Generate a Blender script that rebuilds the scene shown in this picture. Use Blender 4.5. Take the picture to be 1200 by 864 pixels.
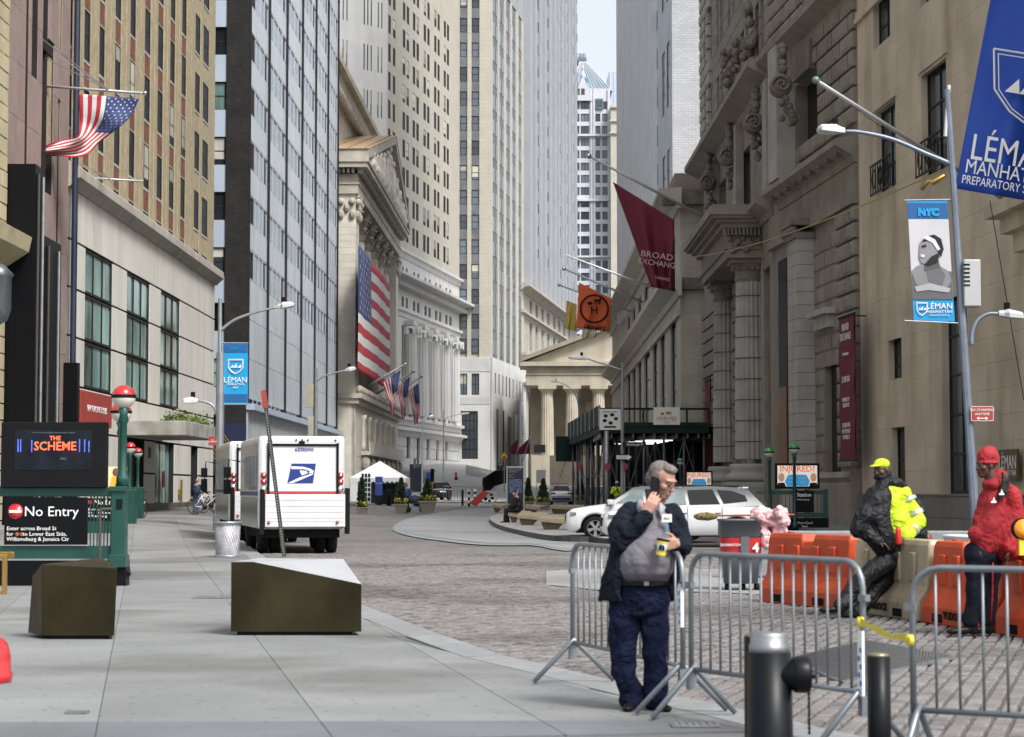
import bpy, math, random
from mathutils import Vector, Matrix
R = random.Random(7)
for o in list(bpy.data.objects): bpy.data.objects.remove(o)
S = bpy.context.scene; COL = S.collection
rad = math.radians
# ---------------- camera ----------------
F = 2333.0; PITCH = math.atan(143/F); CZ = 1.55
cam = bpy.data.cameras.new('camera'); camo = bpy.data.objects.new('camera', cam); COL.objects.link(camo)
cam.sensor_width = 36; cam.lens = 36*F/1200; cam.clip_end = 5000; cam.clip_start = .2
camo.location = (0, 0, CZ); camo.rotation_euler = (math.pi/2 + PITCH, 0, 0)
cam.dof.use_dof = True; cam.dof.focus_distance = 75; cam.dof.aperture_fstop = 5.0
S.camera = camo
# ---------------- sky, sun, exposure ----------------
w = bpy.data.worlds.new('World'); S.world = w; w.use_nodes = True
nt = w.node_tree; bg = nt.nodes['Background']
sky = nt.nodes.new('ShaderNodeTexSky'); sky.sky_type = 'NISHITA'; sky.sun_disc = False
SE, SR = rad(52), rad(140)
sky.sun_elevation = SE; sky.sun_rotation = SR; sky.dust_density = 4; sky.air_density = 1.2
hs = nt.nodes.new('ShaderNodeHueSaturation'); hs.inputs['Saturation'].default_value = .34; hs.inputs['Value'].default_value = 1.35
nt.links.new(sky.outputs[0], hs.inputs['Color']); nt.links.new(hs.outputs[0], bg.inputs[0]); bg.inputs[1].default_value = .11
sun = bpy.data.lights.new('sun', 'SUN'); sun.energy = 2.1; sun.angle = rad(14); sun.color = (1, .975, .945)
suno = bpy.data.objects.new('sun', sun); COL.objects.link(suno)
sd = Vector((math.sin(SR)*math.cos(SE), math.cos(SR)*math.cos(SE), math.sin(SE)))
suno.rotation_euler = sd.to_track_quat('Z', 'Y').to_euler(); suno.location = (0, 0, 300)
S.view_settings.view_transform = 'Standard'; S.view_settings.look = 'None'; S.view_settings.exposure = .75
S.render.engine = 'CYCLES'; S.cycles.max_bounces = 6; S.cycles.diffuse_bounces = 4
# ---------------- terrain & projection ----------------
def lerp(t, P):
    if t <= P[0][0]: return P[0][1]
    for (a, b), (c, d) in zip(P, P[1:]):
        if t <= c: return b + (d-b)*(t-a)/(c-a)
    return P[-1][1]
def sst(a, b, x):
    t = max(0, min(1, (x-a)/(b-a))); return t*t*(3-2*t)
BASE = [(-50, 0), (50, 0), (60, .08), (90, .12), (160, .4), (200, 1.0), (250, 1.9), (285, 2.4), (400, 4), (2000, 6)]
LEFT = [(0, 0), (55, 0), (70, .42), (80, .45), (100, .5), (115, .62), (135, .5), (160, .3), (200, 0)]
def gz(x, y):
    return lerp(y, BASE) + lerp(y, LEFT)*(1-sst(-13, -8, x)) + 3.2*sst(185, 290, y)*(1-sst(-7, 1, x))
def ray(px, py):
    u, v = (px-600)/F, (432-py)/F; c, s = math.cos(PITCH), math.sin(PITCH); d = c-v*s
    return u/d, (s+v*c)/d
def at(px, py, Y):
    a, b = ray(px, py); return Vector((a*Y, Y, CZ+b*Y))
def gp(px, py):                       # the ground point under a sight line
    a, b = ray(px, py); lo, hi = 5., 420.
    y = lo
    while y < hi:
        if CZ+b*y <= gz(a*y, y): break
        y += .25
    return Vector((a*y, y, gz(a*y, y)))
def gX(px, Y): return ray(px, 575)[0]*Y
# ---------------- materials ----------------
MATS = {}
def mat(name, col, rough=.7, metal=0, var=.12, scale=1.5, bump=.0, bscale=None, streak=0, objvar=0, emis=0, alpha=1, brick=None, spec=.5, coat=0, trans=0, stretch=None, twocol=None, bdist=.02, blotch=0):
    if name in MATS: return MATS[name]
    if max(col) < .035 and spec == .5: spec = .12
    m = bpy.data.materials.new(name); m.use_nodes = True; N = m.node_tree.nodes; L = m.node_tree.links
    b = N['Principled BSDF']; c4 = (*col, 1)
    b.inputs['Roughness'].default_value = rough; b.inputs['Metallic'].default_value = metal
    b.inputs['Specular IOR Level'].default_value = spec
    if coat: b.inputs['Coat Weight'].default_value = coat; b.inputs['Coat Roughness'].default_value = .06
    if trans: b.inputs['Transmission Weight'].default_value = trans
    geo = N.new('ShaderNodeNewGeometry')
    def noise(sc, det=6, st=None):
        n = N.new('ShaderNodeTexNoise'); n.inputs['Scale'].default_value = sc; n.inputs['Detail'].default_value = det
        mp = N.new('ShaderNodeMapping'); L.new(geo.outputs['Position'], mp.inputs[0]); L.new(mp.outputs[0], n.inputs['Vector'])
        if st: mp.inputs['Scale'].default_value = st
        return n
    def mix(kind, a, bb, f):
        x = N.new('ShaderNodeMix'); x.data_type = 'RGBA'; x.blend_type = kind
        for s, v in ((6, a), (7, bb)):
            if hasattr(v, 'links') or hasattr(v, 'is_linked'): L.new(v, x.inputs[s])
            else: x.inputs[s].default_value = v
        if hasattr(f, 'is_linked'): L.new(f, x.inputs[0])
        else: x.inputs[0].default_value = f
        return x.outputs[2]
    def ramp(src, lo, hi, a, bb):
        r = N.new('ShaderNodeMapRange'); L.new(src, r.inputs[0])
        r.inputs[1].default_value = lo; r.inputs[2].default_value = hi; r.inputs[3].default_value = a; r.inputs[4].default_value = bb
        return r.outputs[0]
    cur = c4; bh = None
    if brick:                                  # brick = (width, height, mortar colour, axis mapping, gap)
        bw, bhh, mc, rz, gap = brick
        t = N.new('ShaderNodeTexBrick'); mp = N.new('ShaderNodeMapping')
        if rz == 'x': # facades running along Y: use (y,z)
            sx = N.new('ShaderNodeSeparateXYZ'); cx = N.new('ShaderNodeCombineXYZ'); L.new(geo.outputs['Position'], sx.inputs[0])
            ad = N.new('ShaderNodeMath'); L.new(sx.outputs[0], ad.inputs[0]); L.new(sx.outputs[1], ad.inputs[1])
            L.new(ad.outputs[0], cx.inputs[0]); L.new(sx.outputs[2], cx.inputs[1]); L.new(cx.outputs[0], mp.inputs[0])
        else:
            L.new(geo.outputs['Position'], mp.inputs[0]); mp.inputs['Rotation'].default_value = (0, 0, rz)
        L.new(mp.outputs[0], t.inputs['Vector']); t.inputs['Scale'].default_value = 1
        t.inputs['Brick Width'].default_value = bw; t.inputs['Row Height'].default_value = bhh; t.inputs['Mortar Size'].default_value = gap
        t.inputs['Color1'].default_value = c4; t.inputs['Color2'].default_value = tuple(min(1, k*(twocol or .8)) for k in col)+(1,)
        t.inputs['Mortar'].default_value = (*mc, 1); cur = t.outputs['Color']; bh = t.outputs['Fac']
    if var:
        n = noise(scale, 8, stretch); f = ramp(n.outputs[0], .3, .7, 1-var, 1+var)
        g = N.new('ShaderNodeCombineColor'); [L.new(f, g.inputs[i]) for i in range(3)]
        cur = mix('MULTIPLY', cur, g.outputs[0], 1.0)
    if streak:
        n = noise(1.0, 7, (.7, .7, .12)); f = ramp(n.outputs[0], .5, .72, 0, streak*.7)
        cur = mix('MULTIPLY', cur, (.52, .48, .43, 1), f)
    if blotch:
        n = noise(.22, 9); f = ramp(n.outputs[0], .5, .6, 0, blotch); cur = mix('MULTIPLY', cur, (.62, .61, .59, 1), f)
        n = noise(9, 4); f = ramp(n.outputs[0], .6, .72, 0, blotch*.8); cur = mix('MULTIPLY', cur, (.75, .74, .72, 1), f)
        vt = N.new('ShaderNodeTexVoronoi'); vt.voronoi_dimensions = '2D'; vt.inputs['Scale'].default_value = 2.3; L.new(geo.outputs['Position'], vt.inputs['Vector']); f = ramp(vt.outputs['Distance'], .035, .06, blotch, 0); cur = mix('MULTIPLY', cur, (.45, .45, .45, 1), f)
    if objvar:
        oi = N.new('ShaderNodeObjectInfo'); f = ramp(oi.outputs['Random'], 0, 1, 1-objvar, 1+objvar)
        g = N.new('ShaderNodeCombineColor'); [L.new(f, g.inputs[i]) for i in range(3)]
        cur = mix('MULTIPLY', cur, g.outputs[0], 1.0)
    if hasattr(cur, 'is_linked'): L.new(cur, b.inputs['Base Color'])
    else: b.inputs['Base Color'].default_value = cur
    if bump or bh:
        bp = N.new('ShaderNodeBump'); bp.inputs['Strength'].default_value = min(1, bump or .4); bp.inputs['Distance'].default_value = bdist
        if bh:
            inv = N.new('ShaderNodeMath'); inv.operation = 'SUBTRACT'; inv.inputs[0].default_value = 1; L.new(bh, inv.inputs[1]); L.new(inv.outputs[0], bp.inputs['Height'])
        else:
            nb = noise(bscale or scale*12, 6, stretch if bdist > .02 else None); L.new(nb.outputs[0], bp.inputs['Height'])
            if bdist > .02: nb.inputs['Distortion'].default_value = 1.6; nb.inputs['Detail'].default_value = 2
        L.new(bp.outputs[0], b.inputs['Normal'])
    if emis:
        b.inputs['Emission Color'].default_value = c4; b.inputs['Emission Strength'].default_value = emis
    MATS[name] = m; return m
# ---------------- mesh builder ----------------
class MB:
    def __init__(s): s.v = []; s.f = []; s.m = []; s.sm = []; s.cur = 0; s.smooth = False
    def add(s, vs, fs):
        o = len(s.v); s.v += [tuple(p) for p in vs]
        for f in fs: s.f.append([o+i for i in f]); s.m.append(s.cur); s.sm.append(s.smooth)
        return s
    def box(s, x0, x1, y0, y1, z0, z1):
        return s.add([(x0,y0,z0),(x1,y0,z0),(x1,y1,z0),(x0,y1,z0),(x0,y0,z1),(x1,y0,z1),(x1,y1,z1),(x0,y1,z1)],
              [(0,3,2,1),(4,5,6,7),(0,1,5,4),(1,2,6,5),(2,3,7,6),(3,0,4,7)])
    def quad(s, a, b, c, d): return s.add([a, b, c, d], [(0,1,2,3)])
    def prism(s, poly, h0, h1, ax='z', off=(0,0,0)):     # poly of 2-D points, extruded along ax
        def P(a, b, h):
            p = {'z': (a, b, h), 'y': (a, h, b), 'x': (h, a, b)}[ax]; return (p[0]+off[0], p[1]+off[1], p[2]+off[2])
        n = len(poly); vs = [P(a, b, h0) for a, b in poly]+[P(a, b, h1) for a, b in poly]
        fs = [tuple(range(n))[::-1], tuple(range(n, 2*n))]+[(i, (i+1) % n, n+(i+1) % n, n+i) for i in range(n)]
        return s.add(vs, fs)
    def ring(s, c, t, r, n, ry=None, up=None):
        t = Vector(t).normalized(); u = Vector(up or ((0,0,1) if abs(t.z) < .9 else (0,1,0)))
        a = t.cross(u).normalized(); b = t.cross(a).normalized()
        return [Vector(c)+a*(r*math.cos(k*2*math.pi/n))+b*((ry or r)*math.sin(k*2*math.pi/n)) for k in range(n)]
    def loft(s, rings, cap=True):
        n = len(rings[0]); vs = [p for r in rings for p in r]; fs = []
        for k in range(len(rings)-1):
            for i in range(n): j = (i+1) % n; fs.append((k*n+i, k*n+j, (k+1)*n+j, (k+1)*n+i))
        if cap: fs += [tuple(range(n))[::-1], tuple((len(rings)-1)*n+i for i in range(n))]
        return s.add(vs, fs)
    def tube(s, pts, r, n=8, r1=None):
        pts = [Vector(p) for p in pts]; rs = []
        for i, p in enumerate(pts):
            t = (pts[min(i+1, len(pts)-1)]-pts[max(i-1, 0)])
            rr = r if not isinstance(r, (list, tuple)) else r[i]
            if r1 is not None: rr = r+(r1-r)*i/(len(pts)-1)
            rs.append(s.ring(p, t, rr, n))
        # keep rings aligned
        for k in range(1, len(rs)):
            best = min(range(n), key=lambda q: sum((rs[k][(i+q) % n]-pts[k]-(rs[k-1][i]-pts[k-1])).length for i in range(n)))
            rs[k] = rs[k][best:]+rs[k][:best]
        return s.loft(rs)
    def lathe(s, prof, c=(0,0,0), n=16, ax='z', cap=True):           # prof [(r, h)]
        rs = []
        for r, h in prof:
            ring = []
            for k in range(n):
                a = 2*math.pi*k/n; x, y = r*math.cos(a), r*math.sin(a)
                p = {'z': (x, y, h), 'y': (x, h, -y), 'x': (h, x, y)}[ax]; ring.append(Vector((c[0]+p[0], c[1]+p[1], c[2]+p[2])))
            rs.append(ring)
        return s.loft(rs, cap)
    def ball(s, c, rx, ry=None, rz=None, n=12, m=8, rot=None):
        ry = ry or rx; rz = rz or rx; rs = []; c = Vector(c)
        for j in range(m+1):
            a = -math.pi/2+math.pi*j/m; a = max(-1.53, min(1.53, a))
            ring = [Vector((rx*math.cos(a)*math.cos(2*math.pi*k/n), ry*math.cos(a)*math.sin(2*math.pi*k/n), rz*math.sin(a))) for k in range(n)]
            if rot: ring = [rot @ p for p in ring]
            rs.append([c+p for p in ring])
        return s.loft(rs)
    def cap(s, a, b, ra, rb=None, n=12):
        rb = ra if rb is None else rb; a = Vector(a); b = Vector(b)
        s.tube([a, b], [ra, rb], n) if (b-a).length > 1e-4 else None
        s.ball(a, ra, n=n, m=6); s.ball(b, rb, n=n, m=6); return s
    def chain(s, pts, rr, n=12):
        for i in range(len(pts)-1): s.cap(pts[i], pts[i+1], rr[i], rr[i+1], n)
        return s
    def mesh(s, name, mats):
        me = bpy.data.meshes.new(name); me.from_pydata(s.v, [], s.f)
        for m in (mats if isinstance(mats, (list, tuple)) else [mats]): me.materials.append(m)
        me.polygons.foreach_set('material_index', s.m); me.polygons.foreach_set('use_smooth', s.sm)
        me.update(); return me
    def build(s, name, mats, parent=None, loc=None, rotz=0, bevel=0, kind=None, label=None):
        o = bpy.data.objects.new(name, s.mesh(name, mats)); COL.objects.link(o)
        if parent: o.parent = parent
        if loc is not None: o.location = loc
        if rotz: o.rotation_euler = (0, 0, rotz)
        if bevel:
            b = o.modifiers.new('bevel', 'BEVEL'); b.width = bevel; b.segments = 2; b.limit_method = 'ANGLE'
        if kind: o['kind'] = kind
        if label: o['label'] = label
        return o
def SM():
    m = MB(); m.smooth = True; return m
def tag(o, label, cat, group=None):
    o['label'] = label; o['category'] = cat
    if group: o['group'] = group
    return o
def thing(name, label, cat, loc=(0,0,0), rotz=0, group=None, tilt=None):
    o = bpy.data.objects.new(name, None); COL.objects.link(o); o.empty_display_size = .2
    o.location = loc; o.rotation_euler = tilt or (0, 0, rotz); return tag(o, label, cat, group)
def put(name, me, parent, loc=(0,0,0), rot=(0,0,0), scale=None):
    o = bpy.data.objects.new(name, me); COL.objects.link(o); o.parent = parent; o.location = loc; o.rotation_euler = rot
    if scale: o.scale = scale
    return o
def kids(o): return [c for c in bpy.data.objects if c.parent == o]
def copy_tree(o, kidmap=None, parent=None):
    c = o.copy(); COL.objects.link(c)
    if parent: c.parent = parent
    for ch in (kidmap or KM(o))[o.name]: copy_tree(ch, kidmap or KM(o), c)
    return c
def KM(root):
    from collections import defaultdict
    d = defaultdict(list)
    for c in bpy.data.objects:
        if c.parent: d[c.parent.name].append(c)
    return d
def dup(o, label, loc, rotz=None):
    c = copy_tree(o, KM(o)); c['label'] = label; c.location = loc
    if rotz is not None: c.rotation_euler = (0, 0, rotz)
    return c
TXT = {}
def text(s, size, m, parent, loc, rot=(math.pi/2, 0, 0), name='lettering', align='CENTER', ext=.004, shear=0, sx=1, bold=0, shade=None):
    k = (s, size, m.name, align, ext, shear, bold)
    if k not in TXT:
        c = bpy.data.curves.new('txt', 'FONT'); c.body = s; c.size = size; c.align_x = align; c.align_y = 'CENTER'; c.extrude = ext; c.shear = shear
        c.offset = bold; c.resolution_u = 2; c.space_line = .95
        t = bpy.data.objects.new('txt', c); COL.objects.link(t); bpy.context.view_layer.update()
        me = bpy.data.meshes.new_from_object(t.evaluated_get(bpy.context.evaluated_depsgraph_get())); bpy.data.objects.remove(t); me.materials.clear(); me.materials.append(m); me.name = name
        TXT[k] = me
    o = put(name, TXT[k], parent, loc, rot); o.scale = (sx, 1, 1); return o
def smoothmod(o, vox=.012, it=6, disp=0, dscale=.08):
    r = o.modifiers.new('remesh', 'REMESH'); r.mode = 'VOXEL'; r.voxel_size = vox; r.use_smooth_shade = True
    s = o.modifiers.new('smooth', 'SMOOTH'); s.iterations = it; s.factor = .5
    if disp:
        tx = bpy.data.textures.new('folds', 'CLOUDS'); tx.noise_scale = dscale; tx.noise_depth = 2
        d = o.modifiers.new('folds', 'DISPLACE'); d.texture = tx; d.strength = disp; d.mid_level = .5; d.texture_coords = 'GLOBAL'
    return o
# ---------------- facades ----------------
# a facade runs from O to E, left to right as seen from the street; local x along it, y into the building, z up
class Fac:
    def __init__(s, root, O, E):
        s.O = Vector((O[0], O[1], 0)); s.E = Vector((E[0], E[1], 0)); s.d = (s.E-s.O).normalized(); s.L = (s.E-s.O).length
        s.root = root; s.ang = math.atan2(s.d.y, s.d.x)
        if root is not None and not root.get('placed'):
            root.location = (O[0], O[1], 0); root.rotation_euler = (0, 0, s.ang); root['placed'] = 1
    def u(s, px, off=0):                       # distance along the facade (plane shifted outward by off) that this sight line meets
        a = ray(px, 575)[0]; n = Vector((s.d.y, -s.d.x, 0)); O = s.O+n*off
        # a*Y = X ; X = Ox + d.x t ; Y = Oy + d.y t
        return (a*O.y-O.x)/(s.d.x-a*s.d.y)
    def z(s, px, py, off=0):
        n = Vector((s.d.y, -s.d.x, 0)); O = s.O+n*off; t = s.u(px, off); return CZ+ray(px, py)[1]*(O.y+s.d.y*t)
    def y(s, u): return s.O.y+s.d.y*u
def wall(mb, x0, x1, z0, z1, holes, dep, y=0.0, back=True):
    xs = sorted({x0, x1} | {max(x0, min(x1, h[i])) for h in holes for i in (0, 1)}); zs = sorted({z0, z1} | {max(z0, min(z1, h[i])) for h in holes for i in (2, 3)})
    def inh(a, b): return any(h[0] < a < h[1] and h[2] < b < h[3] for h in holes)
    # columns of unbroken wall first, to keep quads few
    for i in range(len(xs)-1):
        cx = (xs[i]+xs[i+1])/2; k = 0
        if xs[i+1]-xs[i] < 1e-5: continue
        while k < len(zs)-1:
            if inh(cx, (zs[k]+zs[k+1])/2): k += 1; continue
            j = k
            while j+1 < len(zs)-1 and not inh(cx, (zs[j+1]+zs[j+2])/2): j += 1
            mb.quad((xs[i], y, zs[k]), (xs[i+1], y, zs[k]), (xs[i+1], y, zs[j+1]), (xs[i], y, zs[j+1])); k = j+1
    for a, b, c, d in [(h[0], h[1], h[2], h[3]) for h in holes]:
        a, b, c, d = max(a, x0), min(b, x1), max(c, z0), min(d, z1)
        if b <= a or d <= c: continue
        Y = y+dep
        mb.quad((a,y,c),(a,y,d),(a,Y,d),(a,Y,c)); mb.quad((b,y,d),(b,y,c),(b,Y,c),(b,Y,d)); mb.quad((a,y,c),(a,Y,c),(b,Y,c),(b,y,c)); mb.quad((a,y,d),(b,y,d),(b,Y,d),(a,Y,d))
        if back: mb.quad((a,Y,c),(b,Y,c),(b,Y,d),(a,Y,d))
    if back:
        Y = y+dep+.02
        mb.quad((x0,y,z0),(x0,Y,z0),(x0,Y,z1),(x0,y,z1)); mb.quad((x1,y,z0),(x1,y,z1),(x1,Y,z1),(x1,Y,z0)); mb.quad((x0,y,z1),(x0,Y,z1),(x1,Y,z1),(x1,y,z1))
    return mb
WC = {}
def window(parent, x0, x1, z0, z1, y, nx=1, nz=2, fm=None, gm=None, fw=.06, td=.05, split=False, label=None):
    W, H = round(x1-x0, 2), round(z1-z0, 2); k = (W, H, nx, nz, fm.name, gm.name, fw, split)
    if k not in WC:
        m = MB(); m.box(-W/2, -W/2+fw, 0, td, 0, H); m.box(W/2-fw, W/2, 0, td, 0, H); m.box(-W/2+fw, W/2-fw, 0, td, 0, fw); m.box(-W/2+fw, W/2-fw, 0, td, H-fw, H)
        for i in range(1, nx): x = -W/2+W*i/nx; m.box(x-fw/2, x+fw/2, .004, td, fw, H-fw)
        for i in range(1, nz): z = H*i/nz; m.box(-W/2+fw, W/2-fw, .008, td, z-fw/2, z+fw/2)
        g = MB()
        if split: pw, ph = (W-fw*(nx+1))/nx, (H-fw*(nz+1))/nz; g.box(-pw/2, pw/2, td*.5, td*.9, 0, ph)
        else: g.box(-W/2+fw*.5, W/2-fw*.5, td*.55, td*.9, fw*.5, H-fw*.5)
        WC[k] = (m.mesh('window', fm), g.mesh('pane', gm))
    fr = put('window', WC[k][0], parent, ((x0+x1)/2, y, z0))
    if label: fr['label'] = label
    if split:
        pw, ph = (W-fw*(nx+1))/nx, (H-fw*(nz+1))/nz
        for i in range(nx):
            for j in range(nz): put('pane', WC[k][1], fr, (-W/2+fw+pw/2+i*(pw+fw), 0, fw+j*(ph+fw)))
    else:
        put('pane', WC[k][1], fr)
        if R.random() < .24 and nz == 2:
            kb_ = ('blind', W, H, R.choice((.3, .5, .75)))
            if kb_ not in WC: hb_ = H*kb_[3]; WC[kb_] = (MB().box(-W/2+fw, W/2-fw, td*.3, td*.5, H-fw-hb_, H-fw).mesh('blind', mat('window_blind', (.4, .39, .35), .8, objvar=.4)),)
            put('blind', WC[kb_][0], fr)
    return fr
UB = {}
def unit(m, cham=.06):
    k = (m.name, cham)
    if k not in UB:
        a = MB(); c = cham; h = .5
        a.add([(-h,h,-h),(h,h,-h),(h,h,h),(-h,h,h),(-h,-h+c,-h),(h,-h+c,-h),(h,-h+c,h),(-h,-h+c,h),(-h+c,-h,-h+c),(h-c,-h,-h+c),(h-c,-h,h-c),(-h+c,-h,h-c)],
              [(0,3,2,1),(0,1,5,4),(1,2,6,5),(2,3,7,6),(3,0,4,7),(4,5,9,8),(5,6,10,9),(6,7,11,10),(7,4,8,11),(8,9,10,11)])
        UB[k] = a.mesh('block', m)
    return UB[k]
def pieces(parent, name, L, m, cham=.05, limit=290, fac=None):
    if fac is not None: L = sorted(L, key=lambda b: fac.y((b[0]+b[1])/2)/math.sqrt((b[1]-b[0])*(b[5]-b[4])+1e-9))
    me = unit(m, cham)
    for b in L[:limit]: put(name, me, parent, ((b[0]+b[1])/2, (b[2]+b[3])/2, (b[4]+b[5])/2), scale=(b[1]-b[0], b[3]-b[2], b[5]-b[4]))
    if len(L) > limit:
        g = MB()
        for b in L[limit:]: g.box(*b)
        g.build(name, m, parent, kind='stuff')
def courses(x0, x1, z0, z1, bw, bh, holes, y0=-.03, y1=.0, gap=.012, jit=.006, bond=True):
    out = []; nz = max(1, round((z1-z0)/bh)); h = (z1-z0)/nz
    for j in range(nz):
        a, b = z0+j*h, z0+(j+1)*h; cz = (a+b)/2; segs = [(x0, x1)]
        for H in holes:
            if H[2] < cz < H[3]:
                ns = []
                for s0, s1 in segs:
                    if H[1] <= s0 or H[0] >= s1: ns.append((s0, s1)); continue
                    if H[0] > s0: ns.append((s0, H[0]))
                    if H[1] < s1: ns.append((H[1], s1))
                segs = ns
        for s0, s1 in segs:
            x = s0; off = (bw*.5 if (j % 2 and bond) else 0)
            k = math.floor((s0-x0-off)/bw); 
            while x < s1-.02:
                k += 1; nx = min(s1, x0+off+k*bw)
                if s1-nx < bw*.2: nx = s1
                if nx-x > .04: dy = R.uniform(-jit, jit); out.append((x+gap/2, nx-gap/2, y0+dy, y1, a+gap/2, b-gap/2))
                x = max(nx, x+.01)
    return out
def sweep(mb, prof, x0, x1, ret=True):         # prof [(outward, z)] extruded along the facade
    mb.prism([(-o, z) for o, z in prof], x0, x1, 'x'); return mb
def core(root, x0, x1, y0, y1, z0, z1, m, name='rear_walls'):
    return MB().box(x0, x1, y0, y1, z0, z1).build(name, m, root)
# ---------------- ground ----------------
m_conc = mat('sidewalk_concrete', (.185, .19, .19), .85, blotch=.9, var=.12, scale=.9, bump=.2, bscale=30, objvar=.1)
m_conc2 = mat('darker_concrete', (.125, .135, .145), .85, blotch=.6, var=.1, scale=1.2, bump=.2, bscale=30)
m_gran = mat('granite_kerb', (.2, .205, .21), .8, var=.15, scale=6, bump=.15, objvar=.06)
m_joint = mat('joint_sand', (.11, .105, .1), .95, var=.2, scale=3)
m_cob = mat('cobble_granite', (.15, .142, .138), .8, var=.3, scale=3.5, bump=.35, bscale=40, objvar=.12)
m_cobf = mat('cobble_far', (.19, .18, .175), .85, blotch=.6, var=.22, scale=2.2, bump=.8, brick=(.25, .13, (.09, .085, .08), rad(-73), .014), twocol=.78)  # lighter than the near stones, grazing glare put into the colour
m_pav = mat('light_setts', (.27, .28, .29), .85, blotch=.5, var=.08, scale=1, bump=.4, brick=(.3, .15, (.2, .2, .2), rad(4), .012), twocol=.93)
m_earth = mat('ground_asphalt', (.09, .09, .09), .95, var=.15, scale=.3)
def clip_poly(P, a, b, c):                 # keep a*x+b*y<=c
    out = []
    for i in range(len(P)):
        p, q = P[i], P[(i+1) % len(P)]; dp, dq = a*p[0]+b*p[1]-c, a*q[0]+b*q[1]-c
        if dp <= 0: out.append(p)
        if dp*dq < 0: t = dp/(dp-dq); out.append((p[0]+(q[0]-p[0])*t, p[1]+(q[1]-p[1])*t))
    return out
def sheet(name, poly, dz, m, cell=3, kind='structure', skirt=0, parent=None):
    x0, x1 = min(p[0] for p in poly), max(p[0] for p in poly); y0, y1 = min(p[1] for p in poly), max(p[1] for p in poly)
    M = MB(); M.smooth = False; ny = int((y1-y0)/cell)+1; nx = int((x1-x0)/cell)+1
    for j in range(ny):
        row = clip_poly(clip_poly(poly, 0, -1, -(y0+j*cell)), 0, 1, y0+(j+1)*cell)
        if len(row) < 3: continue
        for i in range(nx):
            q = clip_poly(clip_poly(row, -1, 0, -(x0+i*cell)), 1, 0, x0+(i+1)*cell)
            if len(q) >= 3: M.add([(a, b, gz(a, b)+dz) for a, b in q], [tuple(range(len(q)))])
    if skirt:
        n = len(poly)
        for k in range(n):
            p, q = poly[k], poly[(k+1) % n]; M.quad((p[0],p[1],gz(*p)+dz-skirt),(q[0],q[1],gz(*q)+dz-skirt),(q[0],q[1],gz(*q)+dz),(p[0],p[1],gz(*p)+dz))
    o = M.build(name, m, parent); 
    if kind: o['kind'] = kind
    return o
g = MB(); n = 60
for i in range(n+1):
    for j in range(n+1): x, y = -600+1200*i/n, -60+1500*j/n; g.v.append((x, y, gz(x, y)-.6))
for i in range(n):
    for j in range(n): a = i*(n+1)+j; g.f.append((a, a+n+1, a+n+2, a+1)); g.m.append(0); g.sm.append(True)
g.build('ground', m_earth, kind='structure')
def G(px, py): p = gp(px, py); return (p.x, p.y)
CURB = [(6.2, 8.6), (3.2, 10.6), (2.54, 11.85), (2.03, 13.1), (1.69, 14.07), (1.29, 15.07), (.54, 17.2), (-.06, 18.8), (-.75, 21.5), (-2.04, 27.2), (-5.7, 46.3), (-8.0, 59.3), (-9.6, 72), (-9.9, 115)]
def curbx(y):
    P = sorted([(b, a) for a, b in CURB]); return lerp(y, P)
road = sheet('road', [(-30, 6), (40, 6), (40, 130), (16, 330), (-40, 330), (-40, 116), (-12, 116), (-12, 40)], -.07, m_cobf, 5)
side = sheet('sidewalk', [(-40, 5), (9, 5)]+[(a, b) for a, b in CURB]+[(-9.9, 116), (-40, 116)], -.014, mat('slab_joint', (.1, .1, .1), .9), 3, skirt=.15)
# darker slab strip nearest the camera and paving slabs in a slightly turned grid
th = math.atan(.185); ca, sa = math.cos(th), math.sin(th)
def toW(s, t): return (s*ca-t*sa, s*sa+t*ca)
sw = 1.47; sl = 2.9; cnt = 0
def slab(poly, m, dz=0, name='paving_slab', th_=.04):
    gx = [(a, b, gz(a, b)+dz) for a, b in poly]; k = len(gx); M = MB()
    cx = sum(p[0] for p in gx)/k; cy = sum(p[1] for p in gx)/k
    top = [(p[0]-cx, p[1]-cy, p[2]) for p in gx]; M.add(top+[(p[0], p[1], p[2]-th_) for p in top], [tuple(range(k))]+[(i, i+k, (i+1) % k+k, (i+1) % k) for i in range(k)])
    M.build(name, m, side, loc=(cx, cy, 0))
def curbclip(P):
    cy = sum(p[1] for p in P)/len(P)
    for (a, b), (c, d) in zip(CURB, CURB[1:]):
        lo, hi = min(b, d), max(b, d)
        if hi < min(p[1] for p in P)-.01 or lo > max(p[1] for p in P)+.01: continue
        ex, ey = c-a, d-b; l = math.hypot(ex, ey); nx, ny = ey/l, -ex/l        # right-hand normal points to the road
        P = clip_poly(P, nx, ny, nx*a+ny*b-.34)
        if len(P) < 3: return []
    return P
for j in range(2, 30):
    for i in range(-14, 10):
        s0, s1, t0, t1 = i*sw-.28+.0035, (i+1)*sw-.28-.0035, j*sl+.9+.003, (j+1)*sl+.9-.003
        P = [toW(s0, t0), toW(s1, t0), toW(s1, t1), toW(s0, t1)]
        cx, cy = sum(p[0] for p in P)/4, sum(p[1] for p in P)/4
        if not (9 < cy < 80) or cx < -.275*cy-1.5 or cx > .28*cy+1: continue
        P = curbclip(P)
        if len(P) < 3: continue
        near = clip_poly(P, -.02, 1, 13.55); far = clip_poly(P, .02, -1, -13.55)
        if len(far) > 2: slab(far, m_conc); cnt += 1
        if len(near) > 2: slab(near, m_conc2); cnt += 1
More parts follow.
